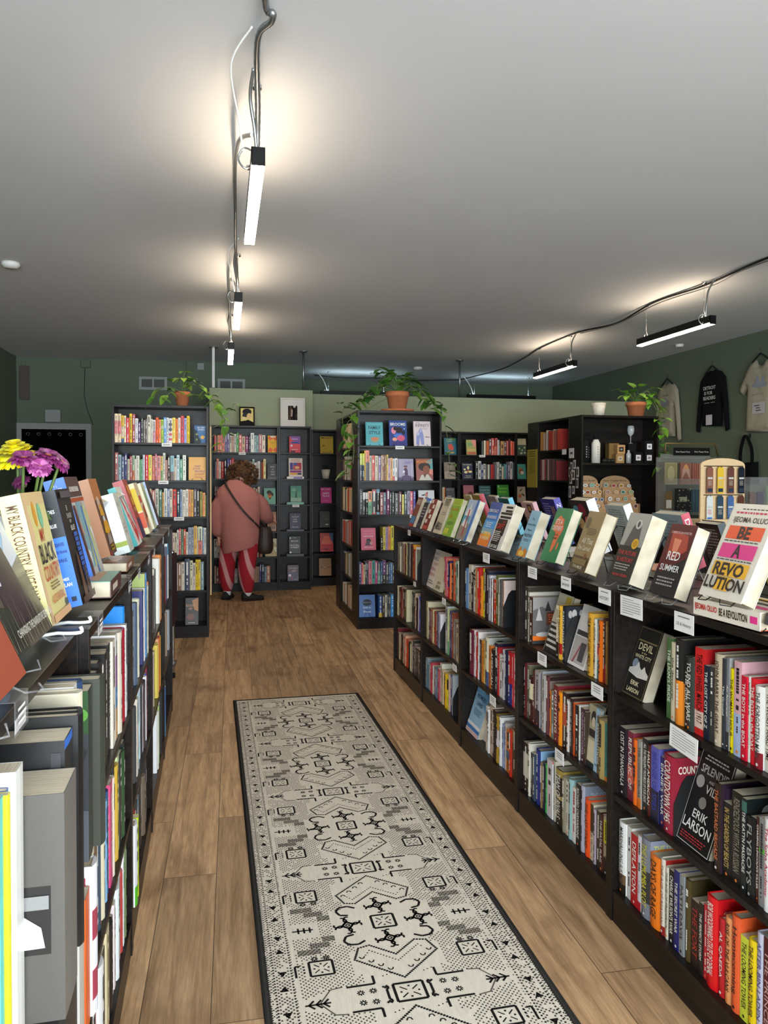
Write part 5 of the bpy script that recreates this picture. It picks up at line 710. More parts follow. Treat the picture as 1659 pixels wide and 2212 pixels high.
back('black backed paperback with pale lines of print',2.32,.125,.2,.03,'1c1818',[('l',.1,.4,.9,.92,9,'8a8280')],spine='3c4448')
back('pale yellow backed book at the right edge behind the cream Revolution book',1.98,.16,.25,.04,'c0b058',[('l',.1,.3,.9,.9,10,'7a7040')],spine='e0b840')
back('pink backed book with a small brown picture frame motif',3.92,.17,.215,.025,'d8a8a4',[('r',.45,.72,.8,.95,'4a2c24'),('r',.52,.77,.73,.9,'c89858')],spine='e0a8b0')
back('teal backed book with a pale blue spine',4.26,.17,.23,.03,'206870',[('r',.3,.65,.75,.9,'203038'),('e',.55,.75,.1,.06,'c8a070')],spine='68b8d0')
back('grey backed book with a framed monochrome picture',4.49,.16,.235,.025,'8a7c78',[('r',.3,.5,.75,.85,'d8d4d0'),('r',.36,.55,.69,.8,'4a4a4a')],spine='a89890')
back('red spined book with a yellow green patterned back',4.76,.16,.24,.035,'9a8838',[('e',.3,.8,.15,.08,'5a6828'),('e',.7,.7,.15,.08,'c0a848'),('r',0,.4,.6,.55,'8a3830')],spine='c03048')
back('cream and yellow backed book at the far end of the right-hand run',5.0,.15,.225,.02,'d8c890',[('r',.1,.4,.9,.6,'c8a040'),('l',.1,.7,.9,.9,3,'8a7850')],spine='e0d8b0')
for Y,w,l in ((3.36,.2,'white'),(2.66,.22,'orange edged')):
    mb=MB(); mb.box((0,0,0),(w,.15,.002),'e8e4e0'); mb.box((0,0,.024),(w,.15,.026),'e8e4e0' if l=='white' else 'e08858'); mb.box((-.001,0,0),(.001,.15,.026),'e8e4e0')
    o=mb.build('book','cover',loc=(1.50,Y,TOPZ+.001),rot=(0,0,-PI/2)); m2=MB(); m2.box((.002,.002,.0022),(w-.002,.147,.0238)); m2.build('page_block','paper',o); tag(o,l+' paperback lying flat in the middle of the right-hand run top','book')
# ------------------------------------------------------------------ left-hand run, cover out on top
LZ=1.127
def shades(mb):
    x=-.0018; r=(0,-1,0); u=(0,0,1); n=(-1,0,0)
    for t,z,w,c in (('SHADES',.205,.03,'f4f4f0'),('OF BLUE',.175,.025,'f4f4f0'),('MILES DAVIS',.135,.036,'1c2c60'),('JOHN COLTRANE',.118,.042,'1c2c60'),('BILL EVANS',.101,.034,'1c2c60'),('JAMES',.06,.024,'f4f4f0'),('KAPLAN',.049,.03,'f4f4f0')): mb.text(t,(x,.025,z),r,u,n,.008,w,c,bold=.02)
    mb.poly([(x,.018,.012),(x,.008,.012),(x,.008,.022),(x,.018,.022)],'141c30')
def liebler(mb):
    x=-.0018; r=(0,-1,0); u=(0,0,1); n=(-1,0,0)
    mb.text('M. L.',(x,.025,.25),r,u,n,.006,.012,'f4f4f0'); mb.text('LIEBLER',(x,.025,.24),r,u,n,.007,.03,'f4f4f0')
def ltop(label,X,Yn,w,h,t,col,items,lean=.25,dz=.022,es=None,spine=None,sp=None,sc=None,bands=(),rz=LROT,ez=0,extra=None):
    face_book(label,(X,Yn,LZ+dz),rz,lean,w,h,t,col,items,spine=spine,sp_text=sp,sp_col=sc,bands=bands,extra=extra)
    if es=='flat':
        mb=MB()
        for q in (.2,.8): mb.tube(smooth([(w*(q-.5),-.04,.012),(w*(q-.5),-.04,.001),(w*(q-.5),.0,.001),(w*(q-.5),.05,.012),(w*(q-.5),.09,.16)],4),[(.0035,.0035)]*17,n=8)
        mb.tube([(-w*.25,.05,.012),(w*.25,.05,.012)],.004,n=6); mb.tube([(-w*.25,.09,.16),(0,.15,.002),(w*.25,.09,.16)],.003,n=6)
        tag(mb.build('book_easel','white',loc=(X-.0,Yn+w/2,LZ+.001),rot=(0,0,rz)),'white stand with two flat prongs under the pale yellow book','book stand')
    elif es: easel((X-.005,Yn+w/2,LZ+ez),rz,'stand under the '+' '.join(label.split(',')[0].split()[:12]),w=w,m=es,h=h*.6)
ltop('large photo cover of a person wrapped in a flag in tall grass, nearest left',-.300,1.185,.292,.36,.022,'6a98c4',[('r',0,.40,1,1,'4a98dc'),('p',[(.35,.3),(1,.45),(1,.85),(.75,.9),(.5,.7)],'8cb4e0'),('p',[(.6,.35),(.85,.5),(1,.66),(1,.42),(.9,.3)],'c8ccdc'),('r',0,0,1,.3,'5c5448'),('p',[(0,.3),(1,.3),(1,.40),(.7,.34),(.4,.42),(0,.38)],'7a7468'),('p',[(.3,.1),(.35,.66),(.45,.76),(.62,.70),(.74,.45),(.8,.1)],'3c2a34'),('p',[(.26,.3),(.3,.7),(.4,.8),(.46,.55),(.42,.3)],'d8d8e8'),('p',[(.22,.5),(.28,.76),(.38,.8),(.36,.6)],'3850b0'),('p',[(0,.0),(.4,.0),(.35,.2),(0,.26)],'30342c')]+[('p',[(x,.02),(x+.008,.02),(x+.03+.02*math.sin(x*40),.24+.08*math.sin(x*23))],c) for x,c in zip([i*.025 for i in range(38)],['8a8068','3a3428','a89c80','5a5040','2c2820']*8)]+[('t','CHANGING THE NARRATIVE SERENGBE',.55,.09,.8,.035,'d8d4cc')],lean=.42,es='acrylic')
ltop('red brown cover with white letters cut by the lower left picture edge',-.265,.88,.26,.26,.02,'a85038',[('t','A',.85,.55,.3,.2,'f0e8e4'),('e',.5,.3,.2,.2,'c88858'),('e',.9,.8,.05,.05,'f0f0f0')],lean=.42,es='acrylic')
ltop('pale yellow book with red and black title, on a white stand',-.304,1.481,.176,.248,.038,'f0dc94',[('r',0,.9,1,1,'f0c890'),('p',[(0,0),(.14,0),(.1,.4),(.18,.7),(.08,1),(0,1)],'f0c498'),('e',.38,.83,.07,.10,'e8a030'),('e',.62,.81,.09,.10,'88c8a0'),('t','MY',.5,.66,.22,.1,'c84830'),('t','BLACK',.54,.52,.7,.15,'2a2418'),('t','COUNTRY',.54,.37,.76,.12,'c85030'),('l',.3,.23,.78,.3,3,'8a7040'),('t','ALICE RANDALL',.54,.17,.66,.065,'d07038'),('r',.1,0,1,.06,'f0b888'),('e',.86,.09,.07,.03,'606040')],spine='ecdf9a',sp='MY BLACK COUNTRY  ALICE RANDALL',sc='5a3418',lean=.22,es='flat')
ltop('black book with a wide blue and black spine behind the yellow one',-.292,1.712,.152,.25,.05,'2a2422',[('t','3',.5,.83,.08,.05,'e8e4dc'),('t','SHADES',.55,.76,.4,.045,'c8c4b8'),('t','OF',.55,.71,.14,.03,'e8e4dc'),('t','BLUE',.6,.65,.3,.045,'e8e4dc')]+[('r',.55,.57-.045*i,.82,.605-.045*i,'3a64b8') for i in range(10)]+[('p',[(.2,.05),(.3,.45),(.4,.4),(.45,.05)],'6a4838'),('p',[(.55,.04),(.6,.3),(.7,.3),(.75,.04)],'5c4034'),('r',0,0,1,.06,'4c3630'),('r',.1,.92,.9,.98,'5a5258')],spine='3c78e0',bands=((.60,1,'26282c'),),lean=.22,extra=shades)
ltop('brown topped book with a coloured collage cover and a blue spine',-.319,2.033,.19,.268,.05,'c8c4c0',[('r',0,.8,1,1,'5c3c3c'),('l',.12,.82,.9,.93,1,'d8d0c8'),('r',0,.75,1,.79,'b85028'),('p',[(0,.1),(.3,.75),(.6,.75),(.4,.1)],'88b0b8'),('p',[(.4,.1),(.7,.75),(1,.6),(.8,.1)],'c8c890'),('r',.55,0,.63,.7,'5890d8'),('p',[(0,.5),(.3,.4),(.2,.6)],'c8a088'),('p',[(.1,.3),(.3,.25),(.2,.1)],'e8e4dc'),('p',[(.7,.5),(.9,.45),(.85,.3)],'e8e8e4'),('r',0,0,.12,.72,'6c3c40')],spine='3c70d0',dz=.033,lean=.27,extra=liebler)
ltop('brown cover with two figures in yellow coats',-.338,2.465,.156,.245,.03,'6a4c3c',[('r',0,.72,1,1,'c07840'),('e',.4,.66,.2,.11,'d8b8a0'),('p',[(.2,.52),(.35,.66),(.6,.66),(.75,.5)],'e0a830'),('e',.5,.46,.14,.05,'e8e4e0'),('p',[(.15,.3),(.3,.44),(.75,.44),(.9,.3),(.5,.26)],'e8a828'),('p',[(.3,.27),(.7,.27),(.8,.14),(.2,.14)],'a89888'),('r',.3,.05,.75,.12,'b89018'),('l',.34,.06,.7,.11,1,'2a2410'),('r',0,.0,.12,.06,'c84848')],dz=.048,spine='a06c48',lean=.27,es='acrylic',ez=.03)
ltop('off-white book with a wide spine, thin line drawing and green racket mark',-.335,2.94,.14,.225,.055,'dcdcd0',[('r',.6,.05,.63,.9,'8a8478'),('e',.3,.8,.08,.05,'a8a8a0'),('l',.2,.3,.8,.5,3,'c8b0a8')],spine='dce4e0',bands=((.12,.2,'98a838'),),lean=.28,dz=.013)
ltop('white cover with a tall red triangle and red letter blocks',-.334,3.19,.19,.25,.03,'eceae4',[('p',[(.1,.95),(.95,.2),(.45,.02),(.42,.02)],'d83840'),('r',.28,.52,.5,.62,'f0a0a0'),('r',.34,.38,.56,.48,'f0a0a0'),('r',.4,.26,.62,.36,'f0a0a0'),('p',[(.6,.9),(.7,.9),(.98,.3),(.98,.2)],'6aa098'),('l',.6,.1,.9,.2,3,'a0a0a0')],spine='38a0a0',lean=.36,dz=.013)
ltop('dark red book with yellow blocks on the left-hand run',-.352,3.57,.16,.275,.045,'a84838',[('r',.4,.75,.75,.9,'e89830'),('r',.4,.56,.8,.7,'e0a030'),('p',[(0,0),(.8,0),(.9,.3),(.2,.35)],'403868'),('r',.2,.45,.9,.52,'c88868')],spine='a83c3c',lean=.33,dz=.013)
ltop('cream book with yellow and red labels down its spine',-.349,3.86,.18,.255,.05,'ecd8b8',[('r',.1,.82,.6,.95,'e0c8a8'),('r',.2,.6,.7,.74,'d85838'),('p',[(.1,.1),(.9,.3),(.9,.6),(.3,.5)],'d87048'),('r',.1,.1,.4,.2,'b890a8'),('p',[(.5,.3),(.7,.55),(.75,.3)],'303028')],spine='f0e0b0',bands=((.45,.9,'e0c020'),(.12,.42,'d85028')),lean=.31,dz=.013,es='acrylic')
ltop('cream and green pastel cover on the left-hand run',-.354,4.18,.17,.25,.04,'dce0c0',[('p',[(.2,.9),(.8,.8),(.9,.2),(.4,.1)],'a8c8a0'),('e',.5,.5,.2,.15,'90b090')],spine='e8e0c0',lean=.30,dz=.013)
ltop('silver blue spined dark book at the far end of the left-hand run',-.36,4.50,.18,.255,.05,'3c3440',[('r',.1,.1,.9,.14,'6a6878')],spine='98b0d8',bands=((.0,.85,'c8d4e8'),),lean=.30,dz=.013)
def lying(label,x,y,z,w,d,t,c,rz,topc=None,mark=True):
    mb=MB(); mb.box((0,0,0),(w,d,.002),c); mb.box((0,0,t-.002),(w,d,t),topc or c); mb.box((0,-.001,0),(w,.001,t),c)
    if mark: mb.poly([(w*.15,-.0014,t*.3),(w*.6,-.0014,t*.3),(w*.6,-.0014,t*.7),(w*.15,-.0014,t*.7)],'d8c8b8'); mb.poly([(w*.1,d*.2,t+.0004),(w*.9,d*.2,t+.0004),(w*.9,d*.5,t+.0004),(w*.1,d*.5,t+.0004)],'b89070')
    o=mb.build('book','cover',loc=(x,y,z),rot=(0,0,rz)); m2=MB(); m2.box((.0025,.0015,.0022),(w-.0025,d-.003,t-.0022)); m2.build('page_block','paper',o); tag(o,label,'book')
lying('thick brown book lying flat at the shelf edge of the left-hand run',lplane(1.95)-.005,1.93,LZ+.001,.21,.15,.04,'5a3c38',LROT,'88b0a0')
lying('brown photo covered book lying flat under the yellow coats cover',lplane(2.5)-.02,2.44,LZ+.001,.22,.15,.028,'8a6040',LROT,'6a4030')
# books seen from behind on the far side of the left run
face_book('teal board backed book at the very left edge above the flag cover',(-.60,1.2,LZ+.03),-PI/2,.35,.25,.3,.02,'108088',[],back=True)
face_book('black backed book standing behind the flowers on the left-hand run',(-.60,1.75,LZ+.01),-PI/2,.3,.2,.26,.03,'1c1414',[],back=True)
face_book('pale green edged book behind the purple flowers',(-.56,2.0,LZ+.01),-PI/2,.35,.16,.25,.02,'c8d098',[],back=True)
face_book('white paged book leaning away behind the yellow coats cover',(-.56,2.95,LZ+.01),-PI/2,.55,.16,.24,.03,'d0d4dc',[],back=True)
face_book('pale grey book leaning away behind the white tennis spine',(-.56,3.3,LZ+.01),-PI/2,.6,.16,.26,.02,'d8d8d8',[],back=True)
for k in range(5): bookcase((lplane(LO[k])-.60,LO[k]+.799,0),-PI/2,.799,1.125,ZL,LN[k]+' low bookcase standing back to back behind the left run','low bookcases behind the left run')
# acrylic label holders on the left run, paper labels on the right run
for i,y in enumerate((1.10,1.72,2.33,2.62,3.02,3.30,3.9,4.4)):
    mb=MB(); mb.box((-.035,-.0405,.0008),(.035,0,.002)); mb.box((-.035,-.0405,-.045),(.035,-.039,.002))
    Lx=['at the lower left corner','below the lying brown book','beside the lying brown photo book','by the yellow coats cover','by the white tennis spine','under the red triangle cover','under the cream labelled spine','near the far end']
    o=mb.build('label_holder','acrylic',loc=(lplane(y)-.040-(.018 if y<1.56 else 0),y,LZ),rot=(0,0,LROT)); tag(o,'clear folded plastic label holder on the left run '+Lx[i],'label holder')
    mb=MB(); mb.box((-.03,-.0389,-.042),(.03,-.0384,-.004)); 
    for j in range(3): mb.poly([(-.024,-.0412,-.014-j*.009),(.015+.006*(j%2),-.0412,-.014-j*.009),(.015+.006*(j%2),-.0412,-.010-j*.009),(-.024,-.0412,-.010-j*.009)],'555')
    mb.build('paper_label','card',o)
# y0,y1,ztop,h,label
for y0,y1,zt,h,txt,l in ((5.0,4.93,1.058,.036,'','small white shelf label on the far end of the right-hand top edge'),(3.476,3.386,1.058,.045,'','white shelf label under the flag striped cover'),
 (2.924,2.835,1.058,.045,'','white shelf label under the green Africa cover'),(2.611,2.531,1.058,.045,'WAR HISTORY','white shelf label under the beige crowd cover'),(2.324,2.244,1.058,.05,'HISTORY','white shelf label under the grey photo cover with the seal'),
 (1.889,1.80,1.056,.052,'US & History','white folded shelf label under the lying cream book'),(4.84,4.78,.733,.03,'','tiny white label on the farthest low bookcase upper shelf'),(4.17,4.10,.733,.035,'','white label on the fourth nearest low bookcase upper shelf'),
 (2.82,2.736,.733,.045,'','white label on the left part of the second nearest upper shelf'),(2.369,2.288,.733,.045,'','white label under the orange spines of the second nearest upper shelf'),(3.96,3.89,.410,.035,'','white label on the fourth nearest low bookcase middle shelf'),
 (3.369,3.291,.410,.045,'','white label on the third nearest low bookcase middle shelf'),(2.651,2.576,.410,.045,'','white label on the second nearest low bookcase middle shelf')):
    mb=MB(); w=y0-y1; mb.box((0,-.0012,-h),(w,0,0)); 
    if txt: mb.text(txt,(w/2,-.0016,-h*.62),(1,0,0),(0,0,1),(0,-1,0),h*.22,w*.75,'444',mi=1)
    for j in range(3):
        if not txt or j<1: mb.poly([(w*.2,-.0016,-h*.25-j*.008),(w*.8,-.0016,-h*.25-j*.008),(w*.8,-.0016,-h*.19-j*.008),(w*.2,-.0016,-h*.19-j*.008)],'777',mi=1)
    tag(mb.build('shelf_label',['card','matte'],loc=(1.2128-.0005,y0,zt),rot=(0,0,RZ)),l,'shelf label')
for y0,zt,l,tl in ((2.179,1.056,'printed white card hanging from the top edge of the nearest low bookcase',.0),(1.901,.742,'printed white card hanging crooked over the countdown book',-.0)):
    mb=MB(); w,h=.128,.062; mb.box((0,-.001,-h),(w,0,0)); r=random.Random(3)
    for j in range(7): mb.poly([(.012,-.0014,-.010-j*.0072),(w*(.6 if j in(0,6) else .9+.04*r.random()),-.0014,-.010-j*.0072),(w*(.6 if j in(0,6) else .9),-.0014,-.0085-j*.0072),(.012,-.0014,-.0085-j*.0072)],'777',mi=1)
    tag(mb.build('staff_pick_card',['card','matte'],matrix=Matrix.Translation((1.2108,y0,zt))@Matrix.Rotation(RZ,4,'Z')@Matrix.Rotation(.05 if zt<1 else -.02,4,'Y')),l,'card')
for x,y,z,l in ((-.52,6.852,1.694,'white label on the first shelf of the tall left bookcase'),(-.55,6.852,1.371,'white label on the second shelf of the tall left bookcase'),(-.42,6.852,1.055,'white label on the third shelf of the tall left bookcase'),(1.56,6.94,1.694,'white label under the blue Brooms cover'),(1.70,6.94,1.055,'white label under the white cover of the centre bookcase'),(.18,9.479,1.694,'white label on the bookcase shelf above the person'),(.83,9.479,1.055,'white label under the green cover of the narrow back bookcase'),(3.34,9.759,1.694,'white label on the wide back bookcase')):
    mb=MB(); mb.box((0,-.001,-.03),(.085,0,0)); mb.poly([(.01,-.0014,-.018),(.07,-.0014,-.018),(.07,-.0014,-.012),(.01,-.0014,-.012)],'777',mi=1); tag(mb.build('shelf_label',['card','matte'],loc=(x,y,z)),l,'shelf label')
# ------------------------------------------------------------------ cover-out books on the tall shelves
def vface(label,X,Y,z,w,h,col,items,t=.022,lean=.17,es=None,rz=0,dz=None,**k):
    face_book(label,(X,Y,z+.003),rz,lean,w,h,t,col,items,**k)
    if es: easel((X+w/2,Y+.015,z+.0008),0,'black stand holding the '+' '.join(label.split(' on ')[0].split()[:12]),w=w*.8,m='black',h=h*.6)
vface('blue cover with white title and golden leaves on the tall left bookcase',-.249,6.90,ZT[0],.1,.158,'3c6a9c',[('t','BEST DEBUT',.6,.88,.7,.08,'f0f0e8'),('t','IDEA',.6,.76,.6,.08,'f0f0e8'),('r',.4,.62,.95,.66,'5888b8'),('p',[(0,.8),(.2,.7),(.4,.3),(.6,.1),(.5,0),(0,0)],'1c2c30'),('e',.2,.5,.1,.05,'88905c'),('p',[(.5,.35),(.7,.45),(.9,.36),(.75,.22),(.6,.24)],'d8a848'),('e',.2,.2,.08,.06,'708850')])
vface('orange cover with purple wavy title on the tall left bookcase',-.298,6.90,ZT[1],.147,.205,'f0b468',[('t','GRIEF',.5,.6,.45,.075,'784888'),('t','IS FOR',.45,.49,.5,.075,'784888'),('t','PEOPLE',.65,.38,.6,.075,'784888'),('t','SLOANE',.62,.26,.6,.075,'b85868'),('t','CROSLEY',.62,.12,.7,.075,'b86858')],es=1)
vface('dark and tan photograph cover on the bottom shelf of the tall left bookcase',-.33,6.91,ZT[5],.11,.235,'2c1c14',[('p',[(.5,.9),(1,1),(1,.5),(.7,.55)],'c88848'),('t','BLOODLINE',.4,.72,.7,.08,'d8a078'),('t','ART',.4,.6,.3,.08,'d8a078'),('e',.4,.3,.3,.12,'7a3c20'),('l',.2,.05,.8,.1,1,'d8d0c8')],t=.03)
vface('teal cover titled Family Style on the centre bookcase',1.292,6.985,ZT[0],.163,.222,'58a8b0',[('t','FAMILY',.52,.76,.7,.13,'28343c'),('t','STYLE',.52,.55,.66,.14,'28343c'),('r',.1,.9,.9,.92,'80c0c4'),('p',[(.25,.3),(.4,.36),(.6,.36),(.8,.34),(.7,.18),(.5,.12),(.35,.16)],'b0906c'),('e',.5,.29,.16,.05,'d87858'),('r',0,.04,1,.1,'68b4bc')],es=1)
vface('deep blue cover titled Brooms on the centre bookcase',1.515,6.985,ZT[0],.17,.241,'28488c',[('r',0,0,1,.45,'2c3c88'),('t','BROOMS',.5,.85,.86,.12,'f4f0e8'),('e',.55,.62,.2,.12,'2c1820'),('e',.25,.6,.13,.14,'e0889c'),('e',.35,.68,.12,.08,'2c1820'),('e',.8,.52,.1,.08,'181c28'),('e',.5,.4,.25,.08,'4878c8'),('e',.65,.3,.22,.12,'d05878'),('e',.3,.25,.14,.07,'e8a088'),('r',.1,.05,.9,.14,'383070'),('e',.85,.67,.03,.02,'f0f0f0')],es=1)
vface('pale cover with a violet ink couple on the centre bookcase',1.751,6.985,ZT[0],.163,.237,'dccccc',[('t','THE',.25,.93,.2,.04,'504858'),('t','INFINITY',.52,.83,.82,.12,'6a6474'),('t','PARTICLE',.6,.7,.5,.05,'8a8494'),('p',[(.12,.05),(.15,.4),(.25,.55),(.35,.7),(.5,.65),(.58,.4),(.6,.05)],'8890c0'),('e',.25,.5,.1,.08,'c0b8d0'),('e',.42,.62,.08,.07,'b0b0d0'),('p',[(.3,.05),(.35,.35),(.42,.05)],'dccccc'),('t','WENDY XU',.8,.36,.25,.06,'504858')],es=1)
vface('lilac cover with a small dark figure among trees on the centre bookcase',1.602,6.985,ZT[1],.148,.205,'a8a0b8',[('p',[(0,0),(1,0),(1,.15),(.5,.26),(0,.12)],'5c4c70'),('p',[(.42,.25),(.36,.5),(.5,.62),(.6,.48),(.62,.25)],'4c3850'),('e',.48,.65,.13,.04,'402c40'),('e',.48,.61,.07,.05,'a06858'),('t','ANNE',.68,.82,.55,.14,'8878b0'),('r',.15,.1,.18,.9,'c4bcd0'),('r',.85,.1,.89,.85,'c8c0d4'),('e',.35,.4,.08,.06,'e0dce8')],es=1)
vface('brown pink sunset portrait cover titled Monstrous on the centre bookcase',1.775,6.985,ZT[1],.162,.208,'a06058',[('r',0,.6,1,1,'98604c'),('p',[(.6,.9),(1,1),(1,.3),(.7,.5)],'60a0a0'),('p',[(.7,.5),(1,.5),(1,.25),(.8,.3)],'e08878'),('t','MONSTROUS',.5,.85,.88,.13,'e88838'),('e',.5,.62,.36,.2,'302018'),('e',.6,.48,.2,.2,'8a5038'),('p',[(.15,0),(.3,.25),(.7,.28),(.95,0)],'c8c4b8'),('p',[(.4,.3),(.6,.28),(.5,.1)],'6a3c28')])
vface('white cover with a running blue and red figure on the centre bookcase',1.802,6.985,ZT[2],.154,.225,'dcdcdc',[('p',[(.15,.8),(.5,.85),(.3,.75)],'283440'),('e',.5,.8,.1,.09,'c88878'),('p',[(.4,.7),(.6,.72),(.75,.4),(.6,.45),(.4,.4)],'506888'),('e',.68,.6,.15,.06,'2850a0'),('r',.5,.85,.6,.92,'b83838')])
vface('pink cover with two seated figures on the centre bookcase',1.25,6.985,ZT[3],.139,.205,'d86480',[('t','HEIRLOOM',.5,.86,.6,.08,'e88ca0'),('t','TO SEOUL MATES',.5,.73,.86,.07,'e88ca0'),('t','your fancy',.5,.62,.7,.08,'f8e8ec'),('e',.5,.42,.16,.1,'2c2830'),('p',[(.25,.2),(.4,.45),(.6,.4),(.72,.2)],'58404c'),('e',.68,.3,.1,.08,'c89888'),('t','DAILY LOWE',.5,.12,.7,.05,'f8e8ec')])
vface('cornflower blue cover with a dark round head silhouette on the centre bookcase',1.232,6.985,ZT[5],.153,.205,'5a80c0',[('e',.5,.65,.28,.15,'202830'),('t','how it',.5,.66,.5,.08,'8aa0c0'),('t','feels to',.5,.43,.6,.09,'dce4f0'),('t','float',.5,.24,.5,.09,'dce4f0'),('p',[(.3,.0),(.35,.35),(.6,.35),(.75,0),(.6,0),(.5,.25),(.4,0)],'4868a8')])
vface('yellow and orange petal cover on the back bookcase behind the person',.535,9.53,ZT[0],.126,.21,'f0b018',[('p',[(0,.85),(.25,.72),(.5,.85),(.25,1)],'e86028'),('p',[(.5,.85),(.75,.7),(1,.85),(.75,1)],'e05820'),('r',.25,.88,.75,.98,'e8d8c8'),('p',[(0,.12),(.25,.3),(.5,.12),(.25,0)],'e85820'),('p',[(.5,.12),(.75,.32),(1,.12),(.75,0)],'e86028'),('r',.2,.6,.8,.63,'b88818'),('r',.3,.52,.7,.55,'b88818'),('e',.97,.8,.1,.06,'203038')])
vface('dark grey cover with four white words on the back bookcase',.531,9.53,ZT[1],.124,.185,'3c3c40',[('t','MUSIC',.5,.8,.4,.08,'d0ccc8'),('t','OF',.5,.62,.2,.08,'d0ccc8'),('t','WHO',.5,.45,.4,.08,'d0ccc8'),('t','WERE',.5,.28,.4,.09,'d0ccc8'),('r',0,.0,1,.06,'8a8884')],es=None)
vface('mint green cover with a black and orange flower shape right of the person',.49,9.53,ZT[2],.14,.205,'78b09c',[('e',.45,.72,.22,.14,'1c1414'),('e',.6,.6,.22,.14,'2c1c14'),('e',.5,.5,.18,.12,'c87828'),('e',.45,.6,.12,.08,'8a3c1c'),('p',[(.4,.4),(.6,.4),(.5,.25)],'1c1414')],lean=.25)
vface('tan and orange cover behind the outstretched hand of the person',.528,9.53,ZT[3],.109,.24,'b07850',[('r',0,.5,1,.85,'c88860'),('r',.2,.7,.9,.76,'e0a070'),('r',0,.1,.9,.25,'70543c')])
vface('shiny gold foil cover right of the person',.501,9.53,ZT[4],.152,.22,'c0a468',[('p',[(.5,1),(1,1),(1,.6),(.7,.8)],'e8dcb0'),('p',[(.7,.5),(1,.55),(1,.2),(.8,.3)],'f0e8c8'),('r',.15,.75,.6,.8,'8a7440'),('p',[(.1,.2),(.5,.3),(.6,.1)],'a88c50')],es=None)
DX=[(.798,.138,.208,'d84858','pink, red and purple cover on the top shelf of the narrow back bookcase',[('p',[(0,1),(1,1),(1,.5),(.5,.6)],'8858a0'),('r',.2,.8,.8,.85,'c8b8e0'),('r',.15,.55,.85,.65,'3850a0'),('r',.5,.3,.95,.5,'e05858'),('e',.2,.42,.1,.07,'e8d8e0'),('r',.1,.02,.5,.12,'302838'),('l',.2,.12,.9,.24,1,'e8b8c0')]),
 (.793,.169,.228,'e8dcd0','cream bordered cover with orange letters and a collage on the narrow back bookcase',[('t','SWEET',.5,.9,.8,.07,'c06828'),('t','ACADEMY',.5,.82,.84,.05,'c06828'),('r',.08,.35,.3,.75,'483890'),('r',.32,.35,.92,.75,'b83048'),('r',.34,.6,.6,.74,'3858a8'),('e',.6,.48,.18,.08,'f0b880'),('r',.08,.2,.92,.32,'8a3078'),('r',.08,.08,.6,.18,'e8a030'),('r',.62,.08,.92,.18,'283050')]),
 (.814,.135,.2,'5c9c80','green misty figure cover on the narrow back bookcase',[('r',0,.6,1,1,'4c9078'),('p',[(.42,.25),(.46,.6),(.5,.7),(.55,.6),(.6,.25)],'203c34'),('r',0,0,1,.25,'90b098'),('e',.3,.75,.2,.1,'80b090')]),
 (.804,.135,.2,'34344c','slate blue cover titled A Quantum Love Story on the narrow back bookcase',[('t','A',.5,.88,.08,.06,'d8d4dc'),('t','QUANTUM',.5,.75,.7,.07,'d8d4dc'),('t','LOVE',.5,.6,.4,.07,'d8d4dc'),('t','STORY',.5,.46,.5,.07,'d8d4dc'),('t','MIKE CHEN',.5,.12,.55,.06,'c8c4d0')]),
 (.797,.139,.212,'303430','black green cover titled The Mayor of Maxwell Street on the narrow back bookcase',[('t','THE',.5,.92,.25,.04,'c8ccc8'),('t','MAYOR',.5,.72,.75,.09,'d0d4d0'),('t','OF',.5,.6,.15,.04,'c86838'),('t','MAXWELL',.5,.48,.8,.08,'d0d4d0'),('t','STREET',.5,.35,.8,.09,'e0e4e0'),('e',.1,.9,.06,.05,'e8ece8'),('e',.12,.06,.08,.05,'e8ece8')]),
 (.778,.135,.198,'4a3c58','purple brown cover with a pale cup on the bottom of the narrow back bookcase',[('r',0,.6,1,1,'5a4040'),('t','THE HERMIT',.5,.8,.8,.08,'b8a8a8'),('t','CITY',.6,.62,.4,.1,'d8d0d0'),('e',.2,.35,.12,.08,'e8e0e0'),('p',[(.3,.1),(.4,.3),(.5,.1)],'a83858'),('t','KOMEN',.7,.08,.4,.05,'b8b8d8')])]
for i,(X,w,h,c,l,it) in enumerate(DX):
    dz={1:.03,2:.03,3:.022,4:.032}.get(i,0)
    vface(l,X,9.53,ZT[i]+dz,w,h,c,it)
    if dz:
        lc={1:('e8dcd4','pale'),2:('68a890','green'),3:('44465c','slate blue'),4:('3c443c','dark green')}[i]
        mb=MB(); mb.box((0,0,0),(.21,.14,.0015),lc[0]); mb.box((0,0,dz-.0035),(.21,.14,dz-.002),lc[0]); mb.box((0,-.001,0),(.21,.001,dz-.002),lc[0])
        if i==1: mb.box((.08,-.0014,.004),(.19,-.001,dz-.006),'6858a0')
        o=mb.build('book','cover',loc=(.765,9.50,ZT[i]+.0006)); m2=MB(); m2.box((.002,.0015,.0016),(.208,.137,dz-.0036)); m2.build('page_block','paper',o); tag(o,lc[1]+' book lying flat beneath a cover in the narrow back bookcase','book')
